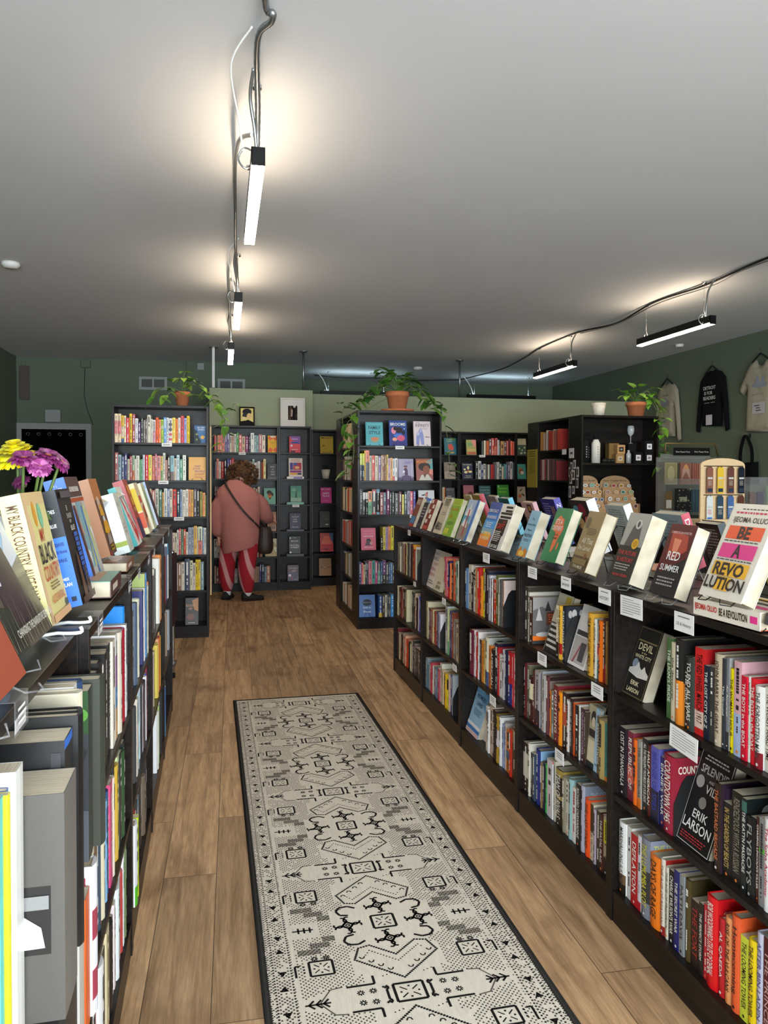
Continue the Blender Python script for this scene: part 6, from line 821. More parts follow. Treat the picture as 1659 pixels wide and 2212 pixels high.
for X,zi,w,h,c,l,it,dz in ((1.218,0,.168,.225,'b89820','yellow cover titled Martyr! on the back bookcase',[('t','Martyr!',.5,.9,.85,.13,'2c2410'),('e',.25,.45,.1,.05,'7a6018'),('t','Kaveh Akbar',.55,.07,.75,.08,'4a3c10')],0),
 (1.224,2,.142,.205,'c0287c','magenta cover titled Happy Place on the back bookcase',[('t','EMILY HENRY',.5,.88,.8,.07,'f0c0dc'),('t','HAPPY',.5,.62,.6,.12,'f4dcec'),('t','PLACE',.5,.46,.6,.12,'f4dcec'),('l',.2,.1,.8,.2,2,'e070b0')],0),
 (1.213,3,.13,.21,'282820','black green cover with faint rings on the back bookcase',[('e',.4,.7,.2,.06,'50584c'),('e',.4,.69,.16,.04,'282820'),('e',.65,.5,.25,.08,'404438'),('r',.55,.15,.85,.2,'c8c8b8')],.02),
 (1.219,4,.169,.24,'c83038','red and blue cover with a path running to the word family',[('p',[(0,1),(1,1),(1,.55),(.6,.8),(.4,.8),(0,.55)],'c04838'),('p',[(.7,1),(1,1),(1,.4),(.8,.7)],'305078'),('p',[(.05,.4),(.35,.85),(.65,.85),(.95,.4)],'d86848'),('t','HIS ONLY',.5,.3,.6,.07,'7a1018'),('t','FAMILY',.5,.13,.8,.13,'5a0c14')],.02),
 (1.206,5,.157,.225,'9a6c38','tan cover with a round clasp on the bottom of the back bookcase',[('t','HOUSES',.5,.85,.7,.06,'7a4c20'),('t','WITH DOORS',.5,.7,.6,.06,'7a4c20'),('r',.1,.45,.3,.5,'3c2c1c'),('r',.7,.45,.9,.5,'3c2c1c'),('e',.5,.48,.16,.08,'6a4c2c'),('e',.5,.48,.12,.055,'b08850'),('l',.15,.1,.85,.3,3,'b8743c')],.02)):
    vface(l,X,9.81,ZT[zi]+dz,w,h,c,it); 
    if dz: easel((X+w/2,9.825,ZT[zi]+.0008),0,'black stand holding the '+' '.join(l.split()[:7]),w=w*.8,h=.12)
for X,zi,w,h,c,l,it in ((2.876,0,.165,.225,'207080','teal cover with a red centre on the back shelves right of the centre bookcase',[('p',[(.3,.6),(.6,.65),(.8,.4),(.7,.25),(.4,.3)],'d84838'),('l',.2,.75,.8,.95,2,'a8c890'),('r',.2,.08,.8,.16,'c8a040')]),
 (2.877,1,.155,.225,'8a8070',"grey beige cover with a thin line drawing of a cup on the back shelves",[('r',0,0,1,.45,'aca08c'),('e',.45,.22,.16,.12,'3a3430'),('e',.45,.22,.13,.1,'aca08c'),('r',.3,.7,.7,.72,'c0b8a8')]),
 (2.905,2,.12,.2,'48484c','small grey landscape cover on the third back shelf',[('r',.05,.8,.95,.95,'606468'),('r',.1,.4,.6,.45,'c0c0c0'),('r',0,0,1,.35,'8a8c8c')]),
 (3.182,0,.138,.205,'98a058','green, pink and orange cover on the wide back bookcase top shelf',[('p',[(.5,1),(1,1),(1,.4),(.7,.6)],'d88878'),('e',.4,.7,.25,.12,'68985c'),('r',.05,.02,.95,.2,'c86848'),('l',.1,.06,.9,.16,1,'8a3020'),('r',.1,.25,.9,.4,'c8a058')]),
 (3.124,1,.150,.215,'1c2448','navy cover with glowing pale leaves on the wide back bookcase',[('t','Ann Patchett',.5,.9,.8,.07,'f8e8b8'),('e',.58,.7,.11,.11,'f8e0a0'),('e',.25,.6,.1,.06,'f8e0a0'),('e',.35,.42,.16,.08,'f8e0a0'),('e',.75,.45,.18,.07,'f8d890'),('e',.55,.5,.08,.06,'c86030'),('t','Tom Lake',.55,.2,.5,.06,'f8e8b8'),('t','a Novel',.5,.1,.7,.06,'f8e8b8')]),
 (3.147,2,.144,.235,'a86068','dusty pink cover on the wide back bookcase third shelf',[('r',0,0,1,.5,'8a5848'),('e',.7,.5,.25,.12,'5c3020')]),
 (3.367,2,.165,.23,'285058','dark teal cover titled North Woods on the wide back bookcase',[('r',.1,.86,.9,.93,'5c8880'),('t','NORTH',.5,.72,.8,.13,'88b0a8'),('t','WOODS',.5,.55,.8,.13,'88b0a8')]),
 (3.628,2,.163,.24,'409838','bright green cover on the wide back bookcase third shelf',[('l',.1,.5,.9,.88,2,'80c840'),('r',0,0,1,.4,'308048'),('e',.12,.9,.04,.05,'e8f0e0')]),
 (3.909,0,.125,.23,'c0b898','cream and dark leaf patterned cover on the rightmost back bookcase',[('r',0,0,1,.62,'385048'),('e',.2,.4,.1,.06,'a8b890'),('e',.5,.3,.12,.06,'88a080'),('e',.8,.45,.1,.07,'a8b890'),('e',.4,.12,.14,.05,'c8c8a0'),('e',.8,.15,.1,.05,'d8c890')]),
 (3.907,1,.124,.205,'409890','teal cover with a curled orange fox on the rightmost back bookcase',[('e',.45,.5,.28,.22,'8a4830'),('e',.55,.42,.2,.12,'d8c8b8'),('e',.35,.7,.14,.08,'b86840')]),
 (3.905,2,.125,.215,'c8b8a8','pale cover with a peach branch on the rightmost back bookcase',[('e',.35,.4,.2,.13,'c87848'),('p',[(.3,.7),(.5,.85),(.7,.9),(.5,.7)],'50603c'),('p',[(.5,.6),(.85,.5),(.9,.35),(.6,.45)],'485838')])):
    vface(l,X,9.81,ZT[zi],w,h,c,it)

# ------------------------------------------------------------------ patterned runner rug
def rug():
    mb=MB(); Wd,Ln=.79,4.1; hw=Wd/2
    mb.box((-hw,-Ln,0),(hw,0,.006),'3c3a38'); z=.0064; K='1c1a19'
    base='d6cdbd'; mid='8c857a'; e=.016
    mb.poly([(-hw+e,-Ln+e,z),(hw-e,-Ln+e,z),(hw-e,-e,z),(-hw+e,-e,z)],base)
    def P(pts,c=K,zz=.0068): mb.poly([(x,y,zz) for x,y in pts],c)
    def seg(a,b,w,c=K,zz=.0068):
        w*=1.35
        a=Vector(a);b=Vector(b);d=(b-a); 
        if d.length<1e-6: return
        n=Vector((-d.y,d.x)).normalized()*w/2; P([a-n,b-n,b+n,a+n],c,zz)
    def line(p,w,c=K,zz=.0068):
        for a,b in zip(p,p[1:]): seg(a,b,w,c,zz)
    def sq(x,y,r,w=.006,rx=None):
        rx=rx or r; line([(x-rx,y-r),(x+rx,y-r),(x+rx,y+r),(x-rx,y+r),(x-rx,y-r)],w)
        for a in range(4):
            t=a*PI/2+PI/4; line([(x+.25*rx*math.cos(t),y+.25*r*math.sin(t)),(x+.85*rx*math.cos(t),y+.85*r*math.sin(t))],w*.5)
            P([(x+.6*rx*math.cos(a*PI/2)-.003,y+.6*r*math.sin(a*PI/2)-.003),(x+.6*rx*math.cos(a*PI/2)+.003,y+.6*r*math.sin(a*PI/2)-.003),(x+.6*rx*math.cos(a*PI/2)+.003,y+.6*r*math.sin(a*PI/2)+.003),(x+.6*rx*math.cos(a*PI/2)-.003,y+.6*r*math.sin(a*PI/2)+.003)])
    def hash_(x,y,r,w=.0055):
        k=r*.34; line([(x,y-k*1.2),(x+k*1.2,y),(x,y+k*1.2),(x-k*1.2,y),(x,y-k*1.2)],w*.7); line([(x-k*.5,y),(x,y+k*.5),(x+k*.5,y),(x,y-k*.5),(x-k*.5,y)],w*.6)
        for a in range(4):
            t=a*PI/2+PI/4+.2; c,s_=math.cos(t),math.sin(t)
            def R(px,py): return (x+px*c-py*s_,y+px*s_+py*c)
            line([R(k*.9,-k*1.5),R(k*.95,k*1.5)],w)                                  # bars of the hash
            line([R(k*.95,k*1.5),R(r*.75,k*1.9),R(r*.95,k*1.55),R(r*.9,k*1.2)],w*.9); line([R(k*.9,-k*1.5),R(r*.7,-k*1.95),R(r*.9,-k*1.7)],w*.9)
    def hook(x,y,s,t,r=.026): r*=1.1; line([(x-s*r,y+t*r*.5),(x-s*r*.2,y+t*r),(x+s*r*.8,y+t*r*.9),(x+s*r*1.25,y+t*r*.2),(x+s*r*.9,y-t*r*.6),(x,y-t*r*.8)],.006)
    def dots(x0,y0,x1,y1,st=.009,sz=.0026,c=K,keep=1.0,seed=1):
        r=random.Random(seed); nx=max(1,int((x1-x0)/st)); ny=max(1,int((y1-y0)/st))
        for i in range(nx):
            for j in range(ny):
                if (i+j)%2 or r.random()>keep: continue
                x=x0+(i+.5)*st; y=y0+(j+.5)*st; P([(x-sz,y-sz),(x+sz,y-sz),(x+sz,y+sz),(x-sz,y+sz)],c)
    def flower(x,y,r=.011):
        for a in range(8):
            t=a*PI/4; seg((x+r*.3*math.cos(t),y+r*.3*math.sin(t)),(x+r*math.cos(t),y+r*math.sin(t)),.003)
    def vee(y,t):      # dotted chevron band
        for off in (0,.05*t):
            p=[(-.135,y-off*.3+.0),(-.10,y+t*.045-off),(0,y-t*.05-off*.2),(.10,y+t*.045-off),(.135,y-off*.3)]
        a=[(-.125,y+t*.01),(-.105,y+t*.062),(-.07,y+t*.07),(0,y+t*.012),(.07,y+t*.07),(.105,y+t*.062),(.125,y+t*.01),(0,y-t*.095),(-.125,y+t*.01)]
        b=[(-.09,y+t*.025),(-.075,y+t*.045),(0,y-t*.018),(.075,y+t*.045),(.09,y+t*.025)]
        for q0,q1 in zip(b,b[1:]):
            d=Vector(q1)-Vector(q0); n=int(d.length/.0095)
            for i in range(n):
                p=Vector(q0)+d*(i/n); s=.0022; P([(p.x-s,p.y-s),(p.x+s,p.y-s),(p.x+s,p.y+s),(p.x-s,p.y+s)])
        for q0,q1 in zip(a,a[1:]):
            d=Vector(q1)-Vector(q0); n=int(d.length/.0078)
            for i in range(n):
                p=Vector(q0)+d*(i/n); s=.0034; P([(p.x-s,p.y-s),(p.x+s,p.y-s),(p.x+s,p.y+s),(p.x-s,p.y+s)])
        for s in (-1,1):
            for i in range(4):
                x=s*(.03+i*.024); yy=y+t*(-.045+i*.022); line([(x-.008,yy),(x-.004,yy-t*.009),(x+.004,yy-t*.009),(x+.008,yy)],.003)
    per=.679
    y=-.483
    ys=[y+per-per*k for k in range(8)]
    rr=random.Random(77); nst=.0072
    j=0
    while j*nst<Ln-.09:
        yy=-.045-j*nst; v=((yy-y)/per)%1.0; v=min(v,1-v)      # 0 at a medallion, .5 between
        for i in range(int(.185/nst)):
            if (i+j)%2: continue
            u=.118+i*nst
            clear=(v<.13 and u<.168) or (abs(v-.28)<.055 and .185<u<.27) or (v>.42 and u<.30 and not (.195<u<.3 and (v-.42)<(u-.195)*.5)) or (v<.06 and .205<u<.30) or (.2<v<.36 and u<.135)
            step=int(v*24)%3
            if clear or rr.random()<.06: continue
            for s in (-1,1):
                x=s*u; P([(x-.0023,yy-.0023),(x+.0023,yy-.0023),(x+.0023,yy+.0023),(x-.0023,yy+.0023)],'3c3732')
        j+=1
    for yc in ys:
        if yc<-Ln: continue
        def inn(v): return -Ln+.03<v<-.03
        if inn(yc-.1) and inn(yc+.1):
            sq(0,yc,.034,.006,.036)
            for x,yy in ((-.115,0),(.115,0),(0,.092),(0,-.092)): hash_(x,yc+yy,.042)
            for s in (-1,1):
                for t in (-1,1): hook(s*.105,yc+t*.075,s,t)
        for t in (-1,1):
            yv=yc+t*.185
            if inn(yv+.12) and inn(yv-.12): vee(yv,-t)
        ym=yc-per/2
        if inn(ym-.06) and inn(ym+.06):
            sq(0,ym,.036,.006,.042)
            for s in (-1,1):
                line([(s*.062,ym-.036),(s*.055,ym-.026),(s*.062,ym-.02),(s*.062,ym+.02),(s*.055,ym+.026),(s*.062,ym+.036)],.0055); seg((s*.062,ym-.026),(s*.072,ym-.034),.005); seg((s*.062,ym+.026),(s*.072,ym+.034),.005)
                for t in (-1,1): line([(s*.09,ym+t*.085),(s*.09,ym+t*.05),(s*.17,ym+t*.05)],.0055); flower(s*.10,ym+t*.022,.011) ; flower(s*.135,ym+t*.02,.011); 
                for t in (-1,1):
                    for j in range(3): P([(s*.06+j*.012-.003,ym+t*.075+j*.004),(s*.06+j*.012+.003,ym+t*.075+j*.004),(s*.06+j*.012,ym+t*.075+j*.004+.006)])
                # arrow panel at the side
                line([(s*.18,ym-.055),(s*.215,ym-.05),(s*.25,ym),(s*.215,ym+.05),(s*.18,ym+.055)],.003,'5a544c')
                seg((s*.22,ym),(s*.29,ym),.0045)
                for j in range(3): line([(s*(.225+j*.02),ym-.016),(s*(.24+j*.02),ym),(s*(.225+j*.02),ym+.016)],.0045)
        for t in (-1,1):
            y2=yc+t*.19
            if inn(y2-.05) and inn(y2+.05):
                for s in (-1,1):
                    sq(s*.225,y2,.032,.0055,.034); 
                    for j in range(3): P([(s*.275-.003,y2-.015+j*.013),(s*.275+.003,y2-.015+j*.013),(s*.275+.003,y2-.009+j*.013),(s*.275-.003,y2-.009+j*.013)])
                    flower(s*.205,y2-t*.045,.011); flower(s*.24,y2-t*.045,.011)
                    line([(s*.30,y2-.03),(s*.30,y2+.02),(s*.285,y2+.02)],.005)
        for s in (-1,1):    # dotted stepped fields and small plant
            if inn(yc-.16) and inn(yc+.16):
                for t in (-1,1):
                    for i,(xa,xb) in enumerate(((.165,.205),(.185,.245),(.215,.285))):
                        ya=yc+t*(.055+i*.028); x0,x1=(s*xa,s*xb) if s>0 else (s*xb,s*xa)
                        P([(x0,ya-.013),(x1,ya-.013),(x1,ya+.013),(x0,ya+.013)],mid,.0066); dots(x0,ya-.013,x1,ya+.013,.0075,.0023,'4c4740',1,i)
                for j in range(3): line([(s*(.235+j*.018),yc-.014),(s*(.235+j*.018),yc+.014)],.0045)
                seg((s*.225,yc),(s*.29,yc),.0045)
    for s in (-1,1):
        n=int((Ln-.08)/.012)
        for j in range(n):
            yy=-.04-j*.012
            for xx in (.312,.362): x=s*xx; P([(x-.0028,yy-.0028),(x+.0028,yy-.0028),(x+.0028,yy+.0028),(x-.0028,yy+.0028)])
        x0,x1=(s*.316,s*.358) if s>0 else (s*.358,s*.316)
        dots(x0,-Ln+.04,x1,-.04,.0068,.0026,'453f3a',.72,11+s); x2,x3=(s*.366,s*.372+.0) if s>0 else (s*.372,s*.366); dots(min(s*.364,s*.376),-Ln+.04,max(s*.364,s*.376),-.04,.006,.0022,'302c2a',.8,31+s); dots(min(s*.376,s*.385),-Ln+.02,max(s*.376,s*.385),-.02,.0045,.0024,'2c2a28',.93,51+s); dots(min(s*.30,s*.311),-Ln+.04,max(s*.30,s*.311),-.04,.006,.0019,'453f3a',.6,41+s)
        for j in range(int(Ln/.085)):
            yy=-.07-j*.085; P([(s*.325,yy),(s*.35,yy),(s*.337,yy-.022 if j%2 else yy+.022)])
    for y0 in (-.045,-Ln+.04): dots(-.31,y0-.012,.31,y0+.01,.009,.003,K,.8,5)
    mb.tube([(-hw,-.004,.004),(hw,-.004,.004)],.005,'2a2826'); mb.tube([(-hw,-Ln,.004),(-hw,0,.004)],.005,'2a2826'); mb.tube([(hw,-Ln,.004),(hw,0,.004)],.005,'2a2826')
    o=mb.build('runner_rug','cloth',loc=(.455,4.876,.0005),rot=(0,0,.016)); tag(o,'long cream and charcoal geometric patterned runner rug down the aisle','rug')
rug()
# ------------------------------------------------------------------ plants
def leaf(mb,p,d,size,col,r,droop=.5):
    d=Vector(d).normalized(); up=Vector((0,0,1)); s=d.cross(up)
    if s.length<.1: s=Vector((1,0,0))
    s.normalize(); n=s.cross(d).normalized(); L=size; w=size*.42
    out=[(0,0),(-.12,.5),(.12,.95),(.45,.85),(.75,.45),(1,0)]
    mid=[]; lf=[]; rt=[]
    for k,(t,ww) in enumerate(out):
        c=Vector(p)+d*(t*L)-up*(droop*L*max(t,0)**2*.5)
        mid.append(mb.av(c)); lf.append(mb.av(c+s*ww*w+n*w*.22*ww)); rt.append(mb.av(c-s*ww*w+n*w*.22*ww))
    for k in range(5):
        mb.face((mid[k],mid[k+1],lf[k+1],lf[k]),col,0,True); mb.face((mid[k],rt[k],rt[k+1],mid[k+1]),col,0,True)
def pothos(name,loc,pr,ph,label,vines,crown,greens,seed,saucer=False,rimm=True,ls=.06):
    o=empty(name,loc,0,label,'potted plant'); r=random.Random(seed); c0=0
    if saucer:
        mb=MB(); mb.lathe([(pr*1.3,0),(pr*1.42,.012),(pr*1.42,.02),(pr*1.3,.018),(0,.008)],n=28); mb.build('saucer','terra',o); c0=.012
    mb=MB(); prof=[(pr*.72,c0),(pr*.93,c0+ph*.74),(pr*1.02,c0+ph*.74),(pr*1.04,c0+ph),(pr*.93,c0+ph),(pr*.9,c0+ph*.86),(0,c0+ph*.85)]; mb.lathe(prof,n=28); mb.build('pot','terra',o)
    mb=MB(); mb.lathe([(pr*.9,c0+ph*.88),(0,c0+ph*.9)],n=16); mb.build('soil','soil',o)
    vb=MB(); fb=MB(); zt=c0+ph
    for v in vines:
        P=smooth([Vector((0,0,zt-.02))+Vector((.0,0,.01))]+[Vector(q) for q in v],7); vb.tube(P,.0028,'6a7a3c',n=5)
        for k in range(5,len(P),3):
            a=r.uniform(0,2*PI); d=Vector((math.cos(a),math.sin(a)-.6,-.3+r.uniform(-.4,.5))); fb_p=P[k]+d*.015
            vb.tube([P[k],fb_p+d*.012],.0014,'6a7a3c',n=4); leaf(fb,fb_p,d,ls*r.uniform(.8,1.4),r.choice(greens),r,.6)
    for k in range(crown):
        a=r.uniform(0,2*PI); ra=r.uniform(.2,1.25)*pr; h=r.uniform(.2,1.3)*ph*.9
        q=Vector((math.cos(a)*ra*1.5,math.sin(a)*ra,zt+h)); vb.tube(smooth([(0,0,zt-.02),(q.x*.4,q.y*.4,zt+h*.7),q],4),.002,'5c7a38',n=4)
        d=Vector((math.cos(a),math.sin(a)-.4,r.uniform(-.5,.6))); leaf(fb,q,d,ls*r.uniform(.9,1.5),r.choice(greens),r,.5)
    vb.build('vines','leaf',o); fb.build('leaves','leaf',o,smooth=True); return o
GR=['4c7c2c','5e9434','3c6c28','7aa83c','a0c048']
pothos('potted_pothos',(-.352,6.95,2.021),.066,.125,'small terracotta potted vine on top of the tall left bookcase',
 [[(.1,-.03,.19),(.2,-.06,.14),(.26,-.1,.08),(.31,-.13,-.02),(.36,-.13,-.12),(.38,-.13,-.25)],[(.12,-.05,.1),(.22,-.12,.09),(.30,-.12,.04),(.40,-.13,-.04),(.44,-.12,.02)],[(-.1,-.03,.16),(-.2,-.05,.13),(-.24,-.06,.06)],[(-.08,-.06,.12),(-.16,-.1,.05)],[(.02,-.05,.28),(.03,-.04,.3)],[(.28,-.1,.05),(.34,-.13,-.1),(.33,-.14,-.28),(.345,-.14,-.42)]],9,['6c9c38','88b444','4c7c30','a8c850','5c8c34'],5,ls=.07)
pothos('potted_pothos',(1.61,7.08,2.021),.11,.175,'large terracotta potted vine on a saucer on top of the centre bookcase',
 [[(-.2,-.03,.2),(-.32,-.06,.12),(-.42,-.1,.06),(-.47,-.18,.02),(-.47,-.2,-.15),(-.45,-.2,-.35),(-.46,-.2,-.5)],[(-.2,0,.24),(-.33,.02,.15),(-.43,.05,.06),(-.52,.02,.0),(-.52,-.05,-.2),(-.5,-.1,-.4),(-.5,-.12,-.6)],[(-.25,-.02,.14),(-.4,-.05,.08),(-.55,-.05,.06)],[(-.48,-.1,-.1),(-.47,-.16,-.3),(-.5,-.18,-.45),(-.49,-.18,-.62)],[(.2,-.03,.2),(.28,-.06,.12),(.35,-.1,.04),(.38,-.1,.03)],[(.15,-.05,.25),(.25,-.1,.15),(.32,-.12,.06)],[(.25,-.02,.18),(.36,-.02,.1),(.42,-.02,.02),(.47,-.05,-.2),(.5,-.05,-.5),(.5,-.05,-.6)],[(.1,-.06,.24),(.22,-.12,.12),(.3,-.13,.02)],[(-.12,-.05,.3),(-.2,-.1,.24),(-.24,-.12,.12)]],38,['3c6c24','4c7c28','2f5c20','5c8c30','6c9c38'],9,saucer=True,ls=.085)
pothos('potted_pothos',(4.066,7.05,2.021),.10,.14,'weathered terracotta potted vine on the right display bookcase',
 [[(.1,-.05,.22),(.18,-.08,.1),(.21,-.12,-.05),(.22,-.12,-.25),(.2,-.12,-.45),(.22,-.12,-.55)],[(.12,-.03,.18),(.2,-.05,.05),(.23,-.1,-.15),(.21,-.12,-.35),(.19,-.12,-.5)],[(.15,0,.2),(.24,-.05,.1),(.25,-.1,-.3),(.22,-.1,-.6)],[(-.1,-.05,.18),(-.15,-.06,.2)],[(.08,-.06,.25),(.14,-.1,.15)]],16,['88c03c','6cac30','9ccc4c','5c9c2c','4c8c28'],13,ls=.085)
def simple_pot(loc,r0,r1,h,m,label,plant='cactus'):
    o=empty('potted_succulent',loc,0,label,'potted plant'); mb=MB(); mb.lathe([(r0,0),(r1,h),(r1*.92,h),(r1*.88,h*.9),(0,h*.88)],n=28)
    for k in range(5): mb.tube([((r0+(r1-r0)*(k+1)/6.5+.0008)*math.cos(a),(r0+(r1-r0)*(k+1)/6.5+.0008)*math.sin(a),h*(k+1)/6.5) for a in [i*PI/10 for i in range(21)]],.0012,n=4,cap=False)
    mb.build('pot',m,o); fb=MB(); r=random.Random(4)
    if plant=='cactus':
        for k in range(7): a=r.uniform(0,6.28); q=r.uniform(0,.6)*r1; fb.lathe([(.012,0),(.018,.012),(.01,.024),(0,.028)],(q*math.cos(a),q*math.sin(a),h*.88),8,r.choice(['5c6c48','7a8860','a89880']))
    else:
        for k in range(26): a=r.uniform(0,6.28); fb.tube([(0,0,h*.85),(.03*math.cos(a),.03*math.sin(a),h+.04),(.05*math.cos(a),.05*math.sin(a),h+.04+r.uniform(0,.06))],[.004,.003,.0006],'203820',n=4)
    fb.build('plant','leaf',o)
simple_pot((3.658,7.05,2.021),.052,.072,.125,'cream','white ridged pot with a small cactus on the right display bookcase')
simple_pot((1.294,9.87,ZT[1]+.001),.042,.062,.12,'cream','white pot with a dark grassy plant on the back bookcase',plant='grass')
# ------------------------------------------------------------------ flowers in a vase
vx,vy=-.43,1.73
vb=empty('flower_vase',(vx,vy,LZ+.001),0,'clear glass vase of flowers behind the pale yellow book','vase')
mb=MB(); mb.lathe([(.03,0),(.045,.03),(.042,.1),(.03,.17),(.036,.21),(.034,.21),(.028,.17),(.039,.1),(.042,.03),(0,.006)],n=24); mb.build('glass_body','glass',vb)
mb=MB(); mb.lathe([(.04,.03),(.037,.1),(.03,.14),(0,.14)],n=20); mb.build('water','glass',vb)
def bloom(loc,tilt,R,cols,cc,n,layers,label,stem_to,hgt=.4,seed=1):
    r=random.Random(seed); o=empty('chrysanthemum',loc,0,label,'flower','cut flowers in the vase'); o.rotation_euler=tilt
    pb=MB()
    for l in range(layers):
        rl=R*(1-.14*l); el=l*hgt/layers*R*2.0; m=int(n*(1-.08*l))
        for k in range(m):
            a=2*PI*k/m+l*.4+r.uniform(-.08,.08); L=rl*r.uniform(.85,1.08); w=R*.10+.0015; c=r.choice(cols); d=Vector((math.cos(a),math.sin(a),0)); s=Vector((-d.y,d.x,0)); drop=R*(.32 if l==0 else .12 if l==1 else -.02)
            ids=[]
            for t,ww in ((.12,.3),(.45,.9),(.8,1),(1,.35)):
                cpt=d*(L*t)+Vector((0,0,el+R*.22*math.sin(t*2.2)-drop*t*t)); ids.append((pb.av(cpt+s*w*ww+Vector((0,0,.002))),pb.av(cpt-s*w*ww+Vector((0,0,.002)))))
            for q in range(3): pb.face((ids[q][0],ids[q][1],ids[q+1][1],ids[q+1][0]),c,0,True)
    pb.build('petals','leaf',o); cb=MB(); cb.lathe([(R*.28,hgt*R*1.2),(R*.22,hgt*R*1.7),(0,hgt*R*1.9)],n=14,col=cc); cb.build('flower_centre','leaf',o)
    sb=MB(); M_=o.matrix_basis.inverted() if False else (Matrix.Translation(loc)@Matrix.Rotation(0,4,'Z')@o.rotation_euler.to_matrix().to_4x4()).inverted()
    e=Vector(stem_to); mid=(Vector(loc)+e)/2+Vector((.004,.004,.01))
    sb.tube([M_@p for p in smooth([Vector(loc),mid,e],6)],.0032,'5a7038',n=6); sb.lathe([(.004,-.012),(R*.22,0),(R*.3,.004)],n=10,col='5a7038')
    for k in range(3):
        p=M_@(Vector(loc).lerp(e,.35+.2*k)); leaf(sb,p,(math.cos(k*2.2),math.sin(k*2.2),.2),.045,'4c6434',r)
    sb.build('stem','leaf',o)
st=(vx,vy,LZ+.06)
bloom((-.415,1.70,1.452),(.25,-.15,0),.050,['f4dc08','f8e820','e8c808','f0e040'],'e8d010',40,6,'large yellow chrysanthemum bloom, leftmost and biggest of the flowers',st,.36,1)
MG=['78245c','8c3474','6a1c50','883070','a05088']
bloom((-.394,1.66,1.452),(.35,.1,0),.029,MG,'c87848',24,3,'magenta flower overlapping the yellow chrysanthemum',st,.2,2)
bloom((-.358,1.70,1.457),(.2,.3,0),.031,MG,'c87848',24,3,'magenta flower at the upper right of the bouquet',st,.2,3)
bloom((-.363,1.655,1.435),(.6,.35,0),.026,['a04488','8c3474','b868a0','883070'],'c87848',22,3,'lighter magenta flower hanging lower right in the bouquet',st,.2,4)
bloom((-.336,1.71,1.447),(.2,.9,0),.026,MG,'c87848',20,2,'magenta flower tipped outward at the right edge of the bouquet',st,.2,5)
bloom((-.405,1.69,1.408),(.6,-.6,0),.020,['5c1c48','702c5c','682858'],'5c2438',16,2,'small dark magenta flower low at the left of the bouquet',st,.2,6)
# ------------------------------------------------------------------ pictures on the back bookcases
def frame(label,x,y,z,w,h,fc,mw,mc,items,inner,lean=.08):
    o=empty('picture_frame',(x,y,z),0,label,'picture frame'); o.rotation_euler=(-lean,0,0)
    mb=MB(); b=.016 if w<.25 else .02
    for a,c in (((0,0,0),(b,.02,h)),((w-b,0,0),(w,.02,h)),((b,0,0),(w-b,.02,b)),((b,0,h-b),(w-b,.02,h))): mb.box(a,c,fc)
    mb.build('frame','matte',o,bevel=.001)
    mb=MB(); mb.box((b,.012,b),(w-b,.014,h-b),mc); 
    x0,z0,x1,z1=inner; iw,ih=(x1-x0)*w,(z1-z0)*h; mb.T=Matrix.Translation((x0*w,.012,z0*h)); art(mb,items,iw,ih,0); mb.T=None; mb.build('picture','matte',o)
frame('small black framed portrait of a head in a dark cap, on the back bookcase',.19,9.56,2.022,.186,.235,'181410',0,'f0d480',[('r',0,0,1,1,'f0d484'),('p',[(.0,0),(1,0),(1,.15),(.6,.3),(.4,.25),(0,.2)],'1c1a1a'),('e',.5,.78,.36,.2,'302c34'),('p',[(.12,.5),(.2,.72),(.7,.72),(.6,.55),(.45,.45)],'3c3840'),('e',.68,.5,.2,.2,'e8c488'),('p',[(.1,.35),(.3,.3),(.45,.4),(.2,.42)],'e8d4a8')],(.09,.07,.91,.93))
frame('large white framed photograph with a wide white mat, on the narrow back bookcase',.692,9.56,2.022,.305,.36,'d8d4cc',0,'dcd8d0',[('r',0,0,1,1,'2c2420'),('p',[(.1,0),(.2,1),(.35,1),(.3,.3),(.25,0)],'5c483c'),('p',[(.3,.25),(.35,.8),(.5,.7),(.45,.25)],'b8a498'),('r',.55,.0,.7,.85,'14100e'),('p',[(.55,1),(.6,.85),(.8,.9),(.8,1)],'d8d0c8'),('p',[(.8,.3),(.95,.5),(1,.1)],'4c3c30')],(.31,.23,.69,.73),.1)
